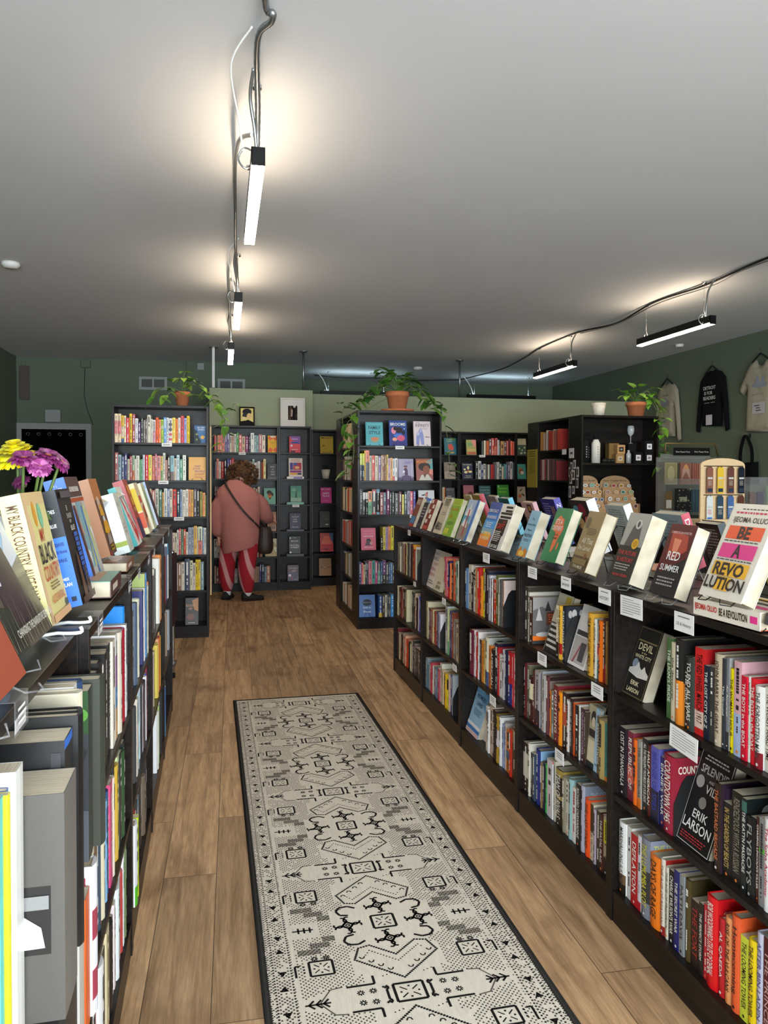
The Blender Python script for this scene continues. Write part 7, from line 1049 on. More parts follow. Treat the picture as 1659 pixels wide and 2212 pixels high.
# ------------------------------------------------------------------ garments on the right wall
def garment(name,label,yc,zt,pts,col,arts,th=.038,hanger=True,seed=0):
    """pts: outline in (u to the viewer's right, v up) metres; the wall is at X1"""
    o=empty(name,(X1-.03,yc,zt),RZ,label,'clothing'); mb=MB(); n=len(pts)
    import mathutils
    bbx=[p[0] for p in pts]; bbz=[p[1] for p in pts]
    from mathutils import geometry
    st=.028; grid=[]; r=random.Random(seed)
    def inside(x,z):
        c=False
        for i in range(n):
            x1,z1=pts[i]; x2,z2=pts[(i+1)%n]
            if (z1>z)!=(z2>z) and x<(x2-x1)*(z-z1)/(z2-z1)+x1: c=not c
        return c
    V=[Vector(p) for p in pts]; E=[(i,(i+1)%n) for i in range(n)]; V2=list(V)
    def dist(p):
        return min((p-(a+(b-a)*max(0,min(1,(p-a).dot(b-a)/max((b-a).length_squared,1e-9))))).length for a,b in [(V[i],V[j]) for i,j in E])
    z=min(bbz)
    while z<max(bbz):
        x=min(bbx)
        while x<max(bbx):
            if inside(x,z) and dist(Vector((x,z)))>.012: V2.append(Vector((x,z)))
            x+=st
        z+=st
    vo,_,fo,_,_,_=geometry.delaunay_2d_cdt(V2,E,[list(range(n))],1,1e-5)
    def dep(p):
        d=dist(p); return -th*(min(1,d/.06)**.5)-.0022*math.sin(p.x*38+3*math.sin(p.y*9+seed))*min(1,d/.05)-.0015*math.sin(p.y*30+p.x*20+seed)
    fr=[mb.av((p.x,dep(p),p.y)) for p in vo]; bk=[mb.av((p.x,.012,p.y)) for p in vo]
    for f in fo: mb.face([fr[i] for i in f],col,0,True)
    k=len(pts)
    for i,j in E: mb.face((fr[i],bk[i],bk[j],fr[j]),col)
    mb.build('garment_body','cloth',o)
    ab=MB(); ab.T=Matrix.Translation((-.5,-th-.004,-1)); art(ab,[tuple(a) for a in arts],1,1,0); ab.T=None
    if ab.f: ab.build('printed_artwork','matte',o)
    if hanger:
        hb=MB(); hb.tube(smooth([(-.13,-.01,-.05),(-.03,-.01,.015),(0,-.01,.03),(.03,-.01,.015),(.13,-.01,-.05)],5),.009,n=6); hb.tube(smooth([(0,-.01,.03),(0,-.01,.05),(.014,-.01,.065),(0,-.01,.085),(-.014,-.01,.07)],5),.002,n=6); hb.build('hanger','blackp',o)
    return o
SW=[(-.05,-.02),(-.15,-.06),(-.22,-.13),(-.27,-.45),(-.29,-.72),(-.235,-.73),(-.2,-.45),(-.175,-.3),(-.18,-.66),(.17,-.68),(.17,-.3),(.2,-.45),(.24,-.74),(.3,-.72),(.27,-.42),(.22,-.12),(.15,-.05),(.05,-.015),(0,-.035)]
garment('sweatshirt','cream long sleeved sweatshirt with a faint grey print, leftmost on the right wall',9.08,2.66,[(x*1.0,z*1.07) for x,z in SW],'a09a86',[('e',.5,.72,.08,.06,'848690'),('l',.42,.79,.58,.83,1,'787870'),('r',.45,.45,.53,.5,'8c8c94')],seed=1)
garment('sweatshirt','black sweatshirt with white spaced lettering on the right wall',8.14,2.70,[(x*1.05,z*1.02) for x,z in SW],'131316',[('t','DETROIT',.5,.77,.24,.042,'d8d8d4'),('t','IS FOR',.48,.71,.18,.04,'d8d8d4'),('t','READERS',.5,.65,.24,.042,'d8d8d4'),('l',.38,.585,.62,.6,1,'a8a8a4'),('r',.44,.33,.56,.45,'c8c4cc')],seed=2)
TS=[(-.08,-.03),(-.17,-.07),(-.26,-.2),(-.33,-.33),(-.27,-.38),(-.2,-.3),(-.21,-.78),(.21,-.79),(.2,-.3),(.27,-.38),(.33,-.32),(.26,-.19),(.17,-.06),(.08,-.03),(.05,-.08),(0,-.1),(-.05,-.08)]
garment('tee_shirt','cream short sleeved shirt with a grey sailing ship print cut by the right picture edge',7.30,2.72,[(x*1.05,z*1.04) for x,z in TS],'a8a28e',[('p',[(.38,.7),(.46,.66),(.62,.66),(.66,.7)],'8c94a0'),('p',[(.45,.7),(.5,.82),(.53,.7)],'9098a4'),('p',[(.54,.7),(.58,.8),(.62,.7)],'9098a4'),('l',.38,.58,.66,.595,1,'7c7c78'),('r',.42,.38,.62,.5,'b8b4b8'),('l',.44,.4,.6,.48,3,'505058')],seed=3)
garment('tote_bag','black tote bag hanging by its handles below the black sweatshirt',7.50,1.62,[(-.16,-.05),(-.17,-.27),(.17,-.28),(.16,-.04)],'101012',[('t','DET',.35,.86,.12,.04,'c8c8c4'),('t','FOR',.35,.8,.12,.04,'c8c8c4'),('t','RS',.35,.755,.08,.04,'c8c8c4')],th=.04,hanger=False,seed=4)
tb=[o for o in bpy.data.objects if o.name.startswith('tote_bag')][0]; tb['category']='bag'
mb=MB()
for s in (-1,1): mb.tube(smooth([(s*.1,-.02,-.06),(s*.09,-.02,.1),(s*.03,-.03,.23),(0,-.03,.25)],6),[(.022,.012)]*19,'101012',n=6)
mb.build('handles','cloth',tb)
mb=MB(); mb.box((-.004,-.05,.245),(.004,.03,.25)); mb.box((-.012,.02,.225),(.012,.03,.275)); mb.build('wall_hook','blackp',tb)
# ------------------------------------------------------------------ goods on the right display bookcase
zs=1.5485
def bottle(x,y,r,h,col,capc,label):
    mb=MB(); mb.lathe([(r,0),(r,h*.72),(r*.62,h*.83),(r*.62,h*.86)],n=24,col=col); o=mb.build('water_bottle','matte',loc=(x,y,zs)); tag(o,label,'bottle')
    mb=MB(); mb.lathe([(r*.66,h*.86),(r*.66,h*.97),(r*.5,h)],n=20,col=capc); mb.tube([(-r*.5,0,h*.93),(-r*.5,0,h*1.06),(r*.5,0,h*1.06),(r*.5,0,h*.93)],.006,capc,n=6); mb.build('cap','matte',o)
    mb=MB()
    for k in range(5): mb.poly([(-.006,-r-.0006,h*(.2+.09*k)),(.006,-r-.0006,h*(.2+.09*k)),(.006,-r-.0006,h*(.25+.09*k)),(-.006,-r-.0006,h*(.25+.09*k))],'888' if col=='14'*3 else 'a8a090')
    mb.build('printed_mark','matte',o)
bottle(3.50,7.02,.034,.27,'141414','101010','black water bottle at the far left of the display shelf')
bottle(3.555,7.09,.034,.265,'141414','101010','black water bottle half hidden behind the white one')
bottle(3.60,6.99,.043,.27,'dcd8cc','101010','white water bottle with a black cap on the display shelf')
def cbox(x,y,w,d,h,col,label,z=zs,lab=None,rz=0,m='matte',name='candle_box'):
    mb=MB(); mb.box((-w/2,-d/2,0),(w/2,d/2,h),col); o=mb.build(name,m,loc=(x,y,z+.0006),rot=(0,0,rz),bevel=.001); tag(o,label,'box')
    if lab:
        b=MB(); b.box((-w*.28,-d/2-.0012,h*.25),(w*.28,-d/2-.0004,h*.75),lab); b.poly([(-w*.15,-d/2-.0016,h*.4),(w*.15,-d/2-.0016,h*.4),(w*.15,-d/2-.0016,h*.6),(-w*.15,-d/2-.0016,h*.6)],'888888'); b.build('box_label','matte',o)
    return o
cbox(3.86,7.02,.09,.08,.09,'a88454','kraft box with a window at the foot of the brown pair',lab='c8b898',name='mug_box')
cbox(3.835,7.10,.11,.08,.20,'7c6238','taller brown kraft box behind, left of the black candle boxes',name='mug_box')
cbox(3.87,7.02,.085,.08,.09,'b89060','upper kraft box with a black mug printed on it',z=zs+.092,lab='2c2420',name='mug_box')
cbox(4.045,7.0,.095,.08,.11,'141214','black candle box with a white label, lower left of three',lab='e0dce0')
cbox(4.165,7.0,.095,.08,.11,'141214','black candle box with a white label, lower right of three',lab='e0dce0')
cbox(4.165,7.0,.095,.08,.11,'141214','black candle box with a white label, topmost on the right',z=zs+.112,lab='e0dce0')
cbox(4.045,7.11,.09,.07,.2,'121012','plain black box standing behind the candle boxes')
for i,(x,l) in enumerate(((3.69,'leftmost black travel tin on the display shelf'),(3.735,'second black travel tin on the display shelf'),(3.775,'rightmost black travel tin before the kraft boxes'))):
    mb=MB(); mb.lathe([(.021,0),(.022,.02),(.022,.026),(.0225,.027),(.0225,.04),(.02,.042)],n=20,col='1c1c1c',cols=['1c1c1c','1c1c1c','a0a0a0','1c1c1c','1c1c1c']); tag(mb.build('candle_tin','matte',loc=(x,6.985,zs+.0006)),l,'tin')
mb=MB(); mb.lathe([(.03,0),(.004,.008),(.004,.07),(.03,.1),(.036,.14),(.03,.18),(.028,.18),(.033,.14),(.028,.1),(0,.08)],n=20); tag(mb.build('glass_goblet','glass',loc=(4.045,7.11,zs+.202)),'clear glass standing on top of the black boxes','glass')
mb=MB(); mb.lathe([(.024,0),(.026,.09),(.012,.11),(.012,.13),(.01,.13),(.01,.112),(.022,.088),(0,.004)],n=18); tag(mb.build('glass_jar','glass',loc=(3.955,6.99,zs+.0006)),'clear glass jar between the kraft and the black boxes','glass')
# sticker racks
def sticker_rack(x0,w,label,title,seed):
    o=empty('sticker_rack',(x0,6.955,1.0455),0,label,'display rack'); r=random.Random(seed)
    mb=MB(); h=.38; arc=[(0,.20,0),(w,.20,0),(w,.20,h*.8)]+[(w/2+w/2*math.cos(a),.20,h*.8+h*.2*math.sin(a)) for a in [PI*i/12 for i in range(1,12)]]+[(0,.20,h*.8)]
    mb.prism([Vector(p) for p in arc],(0,1,0),.004); mb.box((0,0,0),(.004,.2,.1)); mb.box((w-.004,0,0),(w,.2,.1)); mb.build('back_board','kraft',o)
    for t in range(4):
        y=.02+t*.045; z0=0; zz=.06+t*.068; mb=MB(); mb.box((.005,y,z0),(w-.005,y+.003,zz)); mb.build('tier','kraft',o)
        n=4
        for k in range(n):
            cx=w*(k+.5)/n+r.uniform(-.006,.006); cz=zz+r.uniform(.012,.02); c=r.choice(['d8dcd8','30343c','88a050','b84848','4878a8','d8a048','e8e4dc','905838','58a088']); sx=r.uniform(.02,.03); sy=r.uniform(.014,.024); b=MB()
            b.prism([(cx+sx*math.cos(a),y-.004,cz+sy*math.sin(a)) for a in [i*PI/8 for i in range(16)]],(0,1,0),.001,'e8e8e4'); 
            b.poly([(cx+sx*.8*math.cos(a),y-.0045,cz+sy*.8*math.sin(a)) for a in [i*PI/5 for i in range(10)]],c); b.poly([(cx-sx*.4,y-.005,cz-.003),(cx+sx*.4,y-.005,cz-.003),(cx+sx*.4,y-.005,cz+.003),(cx-sx*.4,y-.005,cz+.003)],r.choice(['303030','f0f0f0','c84040']))
            s=b.build('sticker','matte'); tag(s,None,None); s.parent=o
    b=MB(); b.text(title,(w/2,.1985,h*.86),(1,0,0),(0,0,1),(0,-1,0),.022,w*.82,'3c2c1c'); b.build('title_lettering','matte',o)
sticker_rack(3.462,.25,'kraft tiered sticker rack lettered Chapter Books, left of two','Chapter Books',1)
sticker_rack(3.735,.33,'kraft tiered sticker rack lettered Next Chapter Books, right of two','Next Chapter Books',2)
mb=MB(); mb.box((0,0,0),(.004,.285,.43),'b09c40'); 
for k,(z,c) in enumerate([(.40,'5a4c20'),(.375,'5a4c20'),(.35,'5a4c20')]+[(.32-.016*i,'8a7830') for i in range(11)]): mb.poly([(-.0006,.05+.01*(k%3),z),(-.0006,.235-.012*(k%2),z),(-.0006,.235-.012*(k%2),z+.008),(-.0006,.05+.01*(k%3),z+.008)],c)
tag(mb.build('notice','matte',loc=(3.4185,8.012,1.288)),'long yellow printed notice on the dark bookcase end','notice')
r=random.Random(8)
for i,(y,z,w,h) in enumerate([(7.17,1.60,.11,.10),(7.1,1.49,.05,.09),(7.17,1.46,.05,.1),(7.24,1.41,.05,.1),(7.12,1.38,.05,.1),(7.03,1.41,.05,.1),(7.18,1.34,.05,.1),(7.04,1.30,.05,.1),(7.12,1.24,.05,.08),(7.2,1.2,.05,.12)]):
    mb=MB(); mb.box((-.002,-w/2,0),(0,w/2,h),'dcd8d4' if i==0 else r.choice(['d0c8c0','b8b0ac','c8c0bc'])); 
    if i==0: mb.poly([(-.0026,-.03,.04),(-.0026,-.03,.06),(-.0026,.03,.06),(-.0026,.03,.04)],'555555')
    else: mb.poly([(-.0026,-w*.35,h*.2),(-.0026,-w*.35,h*.8),(-.0026,w*.35,h*.8),(-.0026,w*.35,h*.2)],r.choice(['5c4c48','707880','504448']))
    tag(mb.build('magnet' if i else 'printed_card','matte',loc=(3.4285,y if y<7.21 else 7.2,z)),'white printed card above the magnets on the bookcase side' if i==0 else 'small photo magnet stuck on the dark side of the display bookcase','card' if i==0 else 'magnet',None if i==0 else 'magnets on the bookcase side')
mb=MB(); mb.box((0,0,0),(.001,.1,.055)); tag(mb.build('printed_card','card',loc=(3.427,7.29,1.64)),'small white card on the shelf edge beside the magnets','card')
# counter with gift displays
co=empty('counter',(3.35,5.0,0),0,'dark counter behind the right-hand run carrying the gift displays','counter')
for nm,a,b in (('worktop',(0,0,1.0),(1.75,2.05-.25,1.035)),('front_panel',(.03,.03,0),(1.72,.05,1.0)),('side_panel',(.03,.05,0),(.05,1.75,1.0)),('side_panel',(1.70,.05,0),(1.72,1.75,1.0))):
    mb=MB(); mb.box(a,b); mb.build(nm,'wood',co,bevel=.002)
rk=empty('notebook_rack',(4.13,6.62,1.036),0,'clear plastic rack of notebooks under a black Peter Pauper Press sign','display rack')
mb=MB(); mb.box((0,.0,0),(.006,.16,.57)); mb.box((.53,0,0),(.536,.16,.57)); mb.box((0,.155,0),(.536,.16,.57)); mb.box((0,0,.30),(.536,.16,.304)); mb.box((0,0,.03),(.536,.16,.034)); mb.box((.006,0,.304),(.53,.003,.36)); mb.box((0,.08,.56),(.536,.084,.60)); mb.build('acrylic_case','acrylic',rk)
mb=MB(); mb.box((.1,.02,.585),(.49,.024,.66),'0c0c0c'); mb.text('Peter Pauper Press',(.2,.0195,.618),(1,0,0),(0,0,1),(0,-1,0),.018,.18,'d8d4c8'); mb.text('Peter Pauper Press',(.4,.0195,.62),(1,0,0),(0,0,1),(0,-1,0),.018,.16,'d8d4c8'); mb.build('sign','matte',rk)
mb=MB(); mb.tube([(.06,.1,.60),(.06,.1,.70),(.6,.1,.705),(.64,.1,.58)],.01,n=6); mb.build('brass_frame',mat('aged_brass','6c5c38',.5,.5),rk)
def nb(x,z,w,h,c,items,label,t=.02):
    mb=MB(); mb.box((0,0,0),(w,t,h),c); art(mb,items,w,h,0); o=mb.build('notebook','cover',loc=(4.13+x,6.655,1.036+z)); tag(o,label,'notebook')
nb(.02,.306,.13,.21,'9c9468',[('r',.08,.05,.92,.95,'8a8258'),('e',.5,.5,.3,.35,'a8a078')],'sage patterned notebook at the upper left of the clear rack')
nb(.185,.306,.12,.21,'8a5c4c',[('p',[(.1,.2),(.5,.6),(.9,.2),(.8,.7),(.5,.95),(.2,.7)],'b89080'),('e',.5,.8,.2,.1,'c89058')],'rust coloured notebook with a pale star motif in the clear rack')
for k in range(4): nb(.315+k*.022,.306,.016,.205,'9c6050',[],['first','second','third','fourth'][k]+' rust spined notebook right of the star motif one',.1)
nb(.405,.306,.11,.2,'7c8474',[('e',.5,.5,.3,.3,'989c88')],'grey green floral notebook at the upper right of the clear rack')
nb(.03,.036,.07,.2,'7a6038',[('r',.1,.2,.9,.6,'d8d4cc')],'brown notebook with a white price card at the lower left of the clear rack')
nb(.14,.036,.16,.23,'1c1a1e',[('r',.25,.45,.75,.65,'a0a088')]+[('e',random.Random(i).random(),random.Random(i+50).random(),.05,.03,random.Random(i+9).choice(['8a6058','b0a890','587058'])) for i in range(24)],'black floral notebook with a pale title plate in the clear rack')
nb(.305,.036,.085,.22,'304850',[('r',.3,0,.35,1,'60787c'),('r',.7,0,.75,1,'60787c')],'dark teal notebooks on the lower tier of the clear rack')
# bookmark stand
bm=empty('bookmark_stand',(3.52,5.16,1.036),0,'pale plywood bookmark stand with a rounded top on the counter','display rack')
arc=[(.03,.05,.06),(.41,.05,.06),(.41,.05,.47)]+[(.22+.19*math.cos(a),.05,.47+.055*math.sin(a)) for a in [PI*i/12 for i in range(1,12)]]+[(.03,.05,.47)]
mb=MB(); mb.prism([Vector(p) for p in arc],(0,1,0),.015); mb.build('back_board','ply',bm); mb=MB(); mb.box((0,0,0),(.46,.14,.06)); mb.build('base','ply',bm,bevel=.003)
for zr in (.455,.235):
    for k in range(4):
        x=.09+k*.09; mb=MB(); mb.tube([(x,.049,zr),(x,.01,zr),(x,.008,zr+.008)],.0018,n=5); mb.build('peg','black',bm)
    mb=MB(); mb.box((.055,.044,zr+.006),(.39,.049,zr+.012)); mb.build('peg_rail','black',bm)
BC=[('8a5848','rust brown'),('e0b838','yellow'),('6a4038','dark brown and silver'),('181c2c','navy'),('d8dcd8','white with red lettering'),('304858','teal blue'),('48689c','mid blue'),('5c3428','brown leather')]
for i,(c,l) in enumerate(BC):
    x=3.52+.09+(i%4)*.09; z=1.036+(.455 if i<4 else .235); mb=MB(); mb.prism([(x-.026,5.18,z-.2),(x+.026,5.18,z-.2),(x+.026,5.18,z-.012),(x+.014,5.18,z+.004),(x-.014,5.18,z+.004),(x-.026,5.18,z-.012)],(0,1,0),.003,c)
    mb.T=Matrix.Translation((x-.026,5.18,z-.2)); art(mb,[('r',.1,.55,.9,.62,'c8c8c0'),('l',.15,.3,.85,.5,4,'b8b0a0' if i!=4 else 'c83838'),('r',.1,.06,.9,.2,'2c3848' if i!=4 else '4878b8')],.052,.2,0); mb.T=None
    o=mb.build('bookmark','gloss',loc=(0,0,0)); tag(o,l+' bookmark hanging on the '+('upper' if i<4 else 'lower')+' row of the plywood stand','bookmark','bookmarks on the plywood stand')
cb=cbox(4.12,5.3,.3,.2,.38,'30302c','clear topped gift case right of the bookmark stand',z=1.036,m='acrylic',name='gift_case')
for i,(x,c,l) in enumerate(((4.03,'5c3c30','brown sleeve'),(4.1,'3c3048','violet sleeve'),(4.19,'88a078','green card'))):
    mb=MB(); mb.box((0,0,0),(.05,.02,.26+.05*(i==2)),c); tag(mb.build('gift_packet','gloss',loc=(x,5.28,1.04)),l+' packet inside the clear gift case','packet')
# ------------------------------------------------------------------ folded chairs at the end of the left run
def folded_chair(x,y,rz,label):
    o=empty('folding_chair',(x,y,0),rz,label,'folding chair','folded chairs at the end of the left run')
    for nm,s in (('frame_tube',0),):
        mb=MB(); mb.tube(smooth([(s,-.21,.012),(s,-.21,.5),(s,-.20,.84),(s,-.15,.90),(s,.15,.90),(s,.20,.84),(s,.21,.5),(s,.21,.012)],5),.012,n=8); mb.build(nm,'chrome',o)
    mb=MB(); mb.prism([(.012,-.18,.42),(.012,.18,.42),(.012,.18,.80),(.012,-.18,.80)],(1,0,0),.02,'3a1c28'); mb.build('seat','matte',o,bevel=.004)
    mb=MB(); mb.box((.01,-.19,.70),(.03,.19,.88),'3a1c28'); mb.build('backrest','matte',o,bevel=.005)
    mb=MB(); mb.tube([(.02,-.2,.12),(.02,.2,.12)],.008,n=8); mb.build('stretcher','chrome',o)
    for s in (-1,1):
        mb=MB(); mb.lathe([(.015,0),(.015,.03)],(0,s*.21,0),10,'181818'); mb.build('rubber_foot','matte',o)
folded_chair(-.42,4.98,.0,'folded steel chair with maroon seat leaning at the end of the left run, nearer one')
folded_chair(-.355,5.32,-.03,'folded steel chair with maroon seat standing at the end of the left run, outer one')
# narrow wooden strip against the gap behind the tall left bookcase
mb=MB(); mb.box((0,0,0),(.012,.02,1.5)); tag(mb.build('wooden_strip','ply',loc=(-.118,6.99,.35)),'thin pale vertical wooden strip beside the tall left bookcase','strip')
# ------------------------------------------------------------------ the customer
def PX(px,py,Y=8.8): return Vector((.19+(px-520)/193.,Y,1.581-(py-995)/191.7))
def limb(mb,pts,rad,n=14,col='fff'):
    P=[Vector(p) for p in pts]; Q=smooth(P,4); R=[]
    for i in range(len(Q)):
        t=i/4; k=min(int(t),len(rad)-2); f=t-k; a,b=rad[k],rad[k+1]
        a=a if isinstance(a,tuple) else (a,a); b=b if isinstance(b,tuple) else (b,b)
        R.append((a[0]+(b[0]-a[0])*f,a[1]+(b[1]-a[1])*f))
    mb.tube(Q,R,n=n,col=col)
    for q,r in ((Q[0],R[0]),(Q[-1],R[-1])):
        m=min(r); mb.lathe([(0.0001,-m*.95),(m*.6,-m*.75),(m*.95,0),(m*.6,m*.75),(.0001,m*.95)],q,10)
def remesh(o,v,sm=4):
    m=o.modifiers.new('remesh','REMESH'); m.mode='VOXEL'; m.voxel_size=v; m.use_smooth_shade=True
    s=o.modifiers.new('smooth','SMOOTH'); s.iterations=sm; s.factor=.5
who=empty('person',(.2,8.82,0),0,'person with curly brown hair in a pink jumper and red swirled trousers browsing','person')
def pb_(name,mb,m,v,sm=4,sub=None):
    for i,q in enumerate(mb.v): mb.v[i]=(q[0]-.2,q[1]-8.82,q[2])
    o=mb.build(name,m,who)
    if v: remesh(o,v,sm)
    return o
NB=Vector((.145,8.84,1.33)); HC=Vector((.225,8.95,1.415))
mb=MB()
mb.lathe([(.001,-.115),(.05,-.1),(.075,-.06),(.085,0),(.085,.05),(.07,.095),(.035,.12),(.001,.125)],HC,20)                                   # head
limb(mb,[NB-Vector((0,0,.06)),NB+Vector((.03,.03,.03)),HC+Vector((-.01,-.01,-.05))],[.065,.056,.06])
limb(mb,[(.20,8.80,.66),(.19,8.80,.85),(.17,8.81,1.05),(.15,8.83,1.22)],[(.11,.07),(.12,.07),(.11,.07),(.07,.05)],18)
LS,LE,LH=Vector((-.03,8.82,1.16)),Vector((-.085,8.80,.92)),Vector((-.06,8.84,.735))
RS,RE,RH=Vector((.34,8.86,1.15)),Vector((.47,8.92,.96)),Vector((.53,9.12,.90))
limb(mb,[(.15,8.83,1.22),LS,LE,LH],[.05,.05,.04,.028],12); limb(mb,[(.15,8.83,1.22),RS,RE,RH],[.05,.05,.04,.028],12)
def hand(mb,w,d,pn,curl,side):
    """palm from wrist w along d, pn = palm normal; five separate fingers"""
    d=Vector(d).normalized(); pn=Vector(pn).normalized(); s=d.cross(pn).normalized()*side
    limb(mb,[w,w+d*.045,w+d*.085],[(.026,.017),(.034,.017),(.034,.015)],10)
    for i,(o,L) in enumerate(((-.026,.066),(-.009,.076),(.009,.07),(.025,.055))):
        b=w+d*.085+s*o; c=curl+.1*i; d1=(d*math.cos(c*.4)+pn*math.sin(c*.4)); d2=(d*math.cos(c)+pn*math.sin(c)); d3=(d*math.cos(c*1.6)+pn*math.sin(c*1.6))
        p1=b+d1*L*.45; p2=p1+d2*L*.3; p3=p2+d3*L*.25; mb.tube([b-d*.02,b,p1,p2,p3],[.009,.009,.0085,.008,.006],n=8)
    b=w+d*.03-s*.028; t1=(d*.6-s*.7+pn*.3).normalized(); t2=(d*.9-s*.2+pn*.4).normalized(); mb.tube([b+s*.015,b+t1*.02,b+t1*.045,b+t1*.045+t2*.03],[.012,.012,.010,.007],n=8)
hand(mb,RH,(.35,.75,-.25),(0,.2,-1),.5,1); hand(mb,LH,(.1,.25,-1),(.3,1,.1),.5,-1)
for (a,b,c,foot,dirn) in ((Vector((.10,8.86,.80)),Vector((.04,8.86,.44)),Vector((.035,8.90,.09)),0,0),(Vector((.27,8.80,.80)),Vector((.25,8.78,.44)),Vector((.265,8.77,.09)),0,0)):
    limb(mb,[a,b,c],[.085,.058,.042]); 
limb(mb,[(.037,8.90,.075),(.045,8.95,.05),(.055,9.03,.04)],[.03,.024,.018]); limb(mb,[(.262,8.77,.075),(.32,8.782,.05),(.39,8.793,.04)],[.03,.024,.018])
# face turned down to the right: nose, brow, lips, ears
FD=Vector((.35,.85,-.4)).normalized(); FR=FD.cross(Vector((0,0,1))).normalized(); FU=FR.cross(FD)
mb.tube([HC+FD*.08+FU*.02,HC+FD*.105-FU*.012,HC+FD*.085-FU*.02],[.009,.014,.01],n=8); mb.tube([HC+FD*.078-FR*.025-FU*.045,HC+FD*.09-FU*.045,HC+FD*.078+FR*.025-FU*.045],[.006,.009,.006],n=8)
for s in (-1,1): mb.tube([HC+FR*s*.084+FU*.02,HC+FR*s*.094,HC+FR*s*.084-FU*.025],[.01,.014,.008],n=8); mb.lathe([(.001,-.012),(.012,0),(.001,.012)],HC+FD*.076+FR*s*.032+FU*.015,8)
pb_('body',mb,'skin',.006,3)
# jumper
mb=MB()
def ell(x,y,z,rx,ry): return (x,y,z,rx,ry)
S=[ell(.13,8.85,1.365,.072,.066),ell(.125,8.84,1.33,.105,.09),ell(.135,8.82,1.275,.185,.115),ell(.15,8.81,1.21,.235,.14),ell(.165,8.80,1.13,.25,.155),ell(.175,8.80,1.0,.235,.165),ell(.18,8.80,.86,.22,.17),ell(.185,8.80,.74,.215,.175),ell(.185,8.80,.64,.205,.17),ell(.185,8.80,.575,.195,.165)]
R=[]
for k,(x,y,z,rx,ry) in enumerate(S):
    R.append([mb.av((x+rx*math.cos(a),y+ry*math.sin(a),z-(.045*-math.cos(a) if k>=8 else .0)*(1 if k>8 else .4)*1.0)) for a in [2*PI*i/36 for i in range(36)]])
for k in range(len(R)-1):
    for j in range(36): mb.face((R[k][j],R[k+1][j],R[k+1][(j+1)%36],R[k][(j+1)%36]),'fff',0,True)
mb.face(R[0][::-1]); mb.face(R[-1])
limb(mb,[LS+Vector((.05,0,.0)),Vector((-.055,8.80,1.06)),LE+Vector((0,0,.03)),Vector((-.075,8.82,.80)),LH+Vector((0,-.005,.02))],[.095,.088,.078,.068,.046],16)
limb(mb,[RS+Vector((-.05,-.02,.01)),Vector((.405,8.86,1.09)),RE,Vector((.51,9.01,.915)),RH+Vector((-.01,-.02,.005))],[.10,.092,.085,.068,.045],16)
pb_('jumper',mb,'sweater',.011,5)
# trousers
mb=MB()
limb(mb,[(.185,8.80,.84),(.185,8.80,.72)],[(.165,.14),(.17,.14)],20)
limb(mb,[(.085,8.83,.76),(.055,8.84,.58),(.035,8.86,.38),(.035,8.885,.22),(.038,8.90,.13),(.038,8.90,.10)],[.105,.098,.095,.082,.06,.048],18)
limb(mb,[(.285,8.79,.76),(.275,8.78,.58),(.255,8.77,.38),(.26,8.77,.22),(.265,8.77,.13),(.265,8.77,.10)],[.108,.108,.10,.085,.062,.05],18)
pb_('trousers',mb,'trouser',.010,4)
# socks, shoes
mb=MB(); mb.tube([(.265,8.77,.125),(.265,8.77,.05)],.044,n=14); mb.tube([(.038,8.90,.125),(.038,8.90,.05)],.043,n=14); pb_('socks',mb,'card',None)
def shoe(h,t,label):
    h=Vector(h); t=Vector(t); d=(t-h); L=d.length; d.normalize(); s=Vector((-d.y,d.x,0)); mb=MB(); prof=[(0,.040,.078),(.12,.047,.088),(.3,.047,.082),(.5,.045,.065),(.75,.046,.045),(.92,.04,.04),(1,.02,.032)]
    R=[]
    for f,w,hh in prof:
        c=h+d*L*f; R.append([mb.av(c+s*w*math.cos(a)+Vector((0,0,.012+hh*max(0,math.sin(a)) if math.sin(a)>0 else .012))) for a in [2*PI*i/14 for i in range(14)]])
    for k in range(len(R)-1):
        for j in range(14): mb.face((R[k][j],R[k][(j+1)%14],R[k+1][(j+1)%14],R[k+1][j]),'fff',0,True)
    mb.face(R[0][::-1]); mb.face(R[-1]); o=pb_('shoe',mb,'shoe',None)
    sb=MB(); pr=[h+d*L*f+s*w*1.08*q-Vector((.2,8.82,0))*1 for q in (1,) for f,w,hh in prof]+[h+d*L*f-s*w*1.08-Vector((.2,8.82,0)) for f,w,hh in reversed(prof)]
    sb.prism([Vector((p.x,p.y,.001)) for p in pr],(0,0,1),.022,'2a1c18'); sb.build('sole','matte',who)
shoe((.012,8.85,0),(.085,9.08,0),''); shoe((.205,8.755,0),(.445,8.80,0),'')
# curly hair
rh=random.Random(21); mb=MB(); hc=HC+Vector((-.012,-.015,.01))
mb.lathe([(.001,-.12),(.07,-.10),(.105,-.03),(.115,.04),(.09,.10),(.04,.135),(.001,.14)],hc,18,'5a3c26')
for k in range(760):
    a=rh.uniform(0,2*PI); ph=math.acos(rh.uniform(-.82,1)); rr=.118+rh.uniform(0,.03)+(.02 if math.sin(ph)>.8 else 0)
    p=hc+Vector((rr*1.08*math.sin(ph)*math.cos(a),rr*math.sin(ph)*math.sin(a),rr*1.12*math.cos(ph)))
    if (p-(HC+FD*.1)).length<.06: continue
    q=rh.uniform(.006,.012); ax=Vector((rh.uniform(-1,1),rh.uniform(-1,1),rh.uniform(-1,1))).normalized(); bx=ax.orthogonal().normalized(); cx=ax.cross(bx)
    mb.tube([p+(bx*math.cos(t)+cx*math.sin(t))*q+ax*t*.0022 for t in [i*PI/3 for i in range(10)]],.0026,rh.choice(['6a4628','4a2e1a','7c5632','3a2414','8a6238']),n=4)
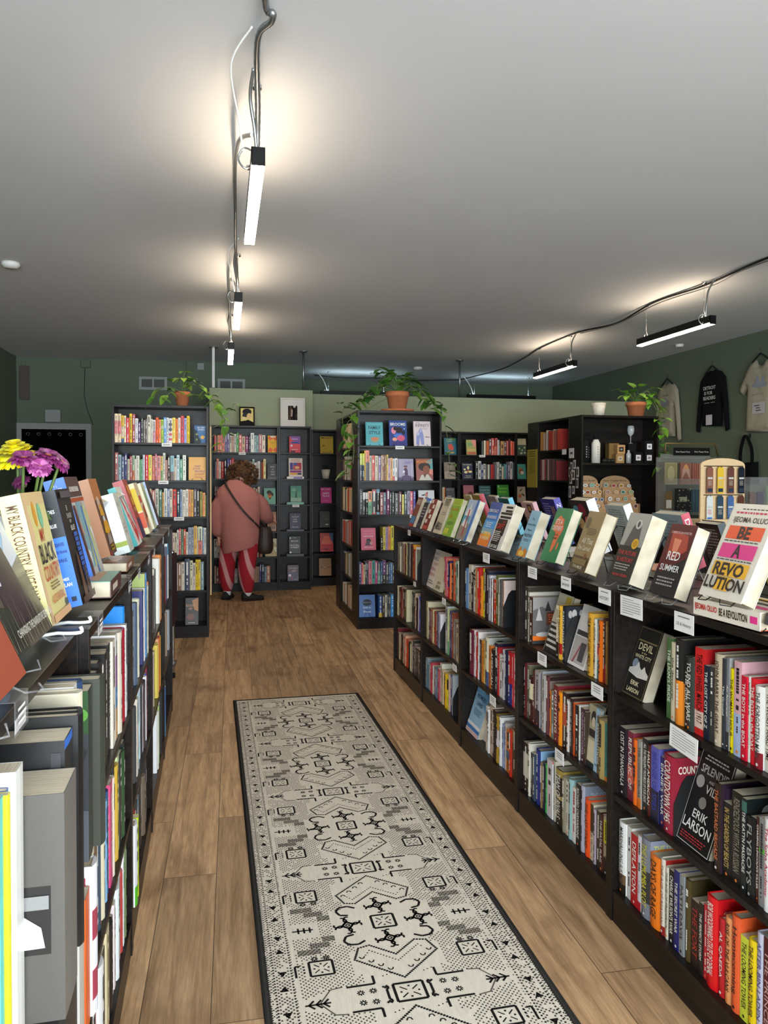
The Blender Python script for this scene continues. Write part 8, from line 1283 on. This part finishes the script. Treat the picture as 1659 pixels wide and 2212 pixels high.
for s in range(60):
    a=rh.uniform(0,2*PI); p=hc+Vector((.06*math.cos(a),.06*math.sin(a)-.01,-.08)); 
    if p.y>hc.y+.02: continue
    mb.tube([p+Vector((rh.uniform(-.02,.02),rh.uniform(-.02,.02),-.012*i+.0)) +Vector((.01*math.cos(i*1.9),.01*math.sin(i*1.9),0)) for i in range(6)],.003,rh.choice(['6a4628','4a2e1a','7c5632']),n=4)
pb_('curly_hair',mb,vcmat('hair_colour',.6,.4,.3,80),None)
mb=MB(); mb.tube([LH+Vector((0,-.0,.012))+Vector((.036*math.cos(a),.034*math.sin(a),0)) for a in [i*PI/8 for i in range(17)]],[(.012,.005)]*17,n=6); pb_('watch_strap',mb,'blackp',None)
# shoulder bag (a thing of its own)
bg=empty('shoulder_bag',(.46,8.78,.52),0,'dark brown leather bucket bag hanging at the right hip of the person','bag')
mb=MB(); mb.lathe([(.05,0),(.085,.02),(.098,.09),(.09,.2),(.07,.28),(.055,.31),(.048,.31),(.0,.29)],n=24,sy=.55)
o=mb.build('bag_body','leather',bg); o.modifiers.new('sub','SUBSURF').render_levels=1
mb=MB()
for k in range(9): a=PI+k*PI/8; mb.tube([(.058*math.cos(a),.032*math.sin(a),.31),(.078*math.cos(a),.044*math.sin(a),.25),(.094*math.cos(a),.053*math.sin(a),.18)],[.003,.003,.001],n=5)
mb.build('gathered_pleats','leather',bg)
off=Vector((.46,8.78,.52)); mb=MB()
pts=[Vector((.02,8.76,1.345)),Vector((.035,8.70,1.30)),Vector((.09,8.652,1.2)),Vector((.17,8.625,1.08)),Vector((.26,8.628,.97)),Vector((.34,8.65,.89)),Vector((.40,8.70,.82))]
P=smooth(pts,6); mb.tube([p-off for p in P],[(.012,.008)]*len(P),n=8); mb.build('strap','leather',bg)
mb=MB(); q=Vector((.33,8.646,.9))-off; mb.box(q-Vector((.015,.008,.006)),q+Vector((.015,.004,.006))); mb.build('strap_buckle',mat('dull_brass','6c5c48',.5,.3),bg)
mb=MB(); fr=smooth([Vector((.02,8.76,1.345)),Vector((.02,8.86,1.34)),Vector((.06,8.97,1.22)),Vector((.2,8.99,1.05)),Vector((.38,8.93,.9)),Vector((.47,8.83,.82))],6); mb.tube([p-off for p in fr],[(.012,.008)]*len(fr),n=8); mb.build('strap_front','leather',bg)
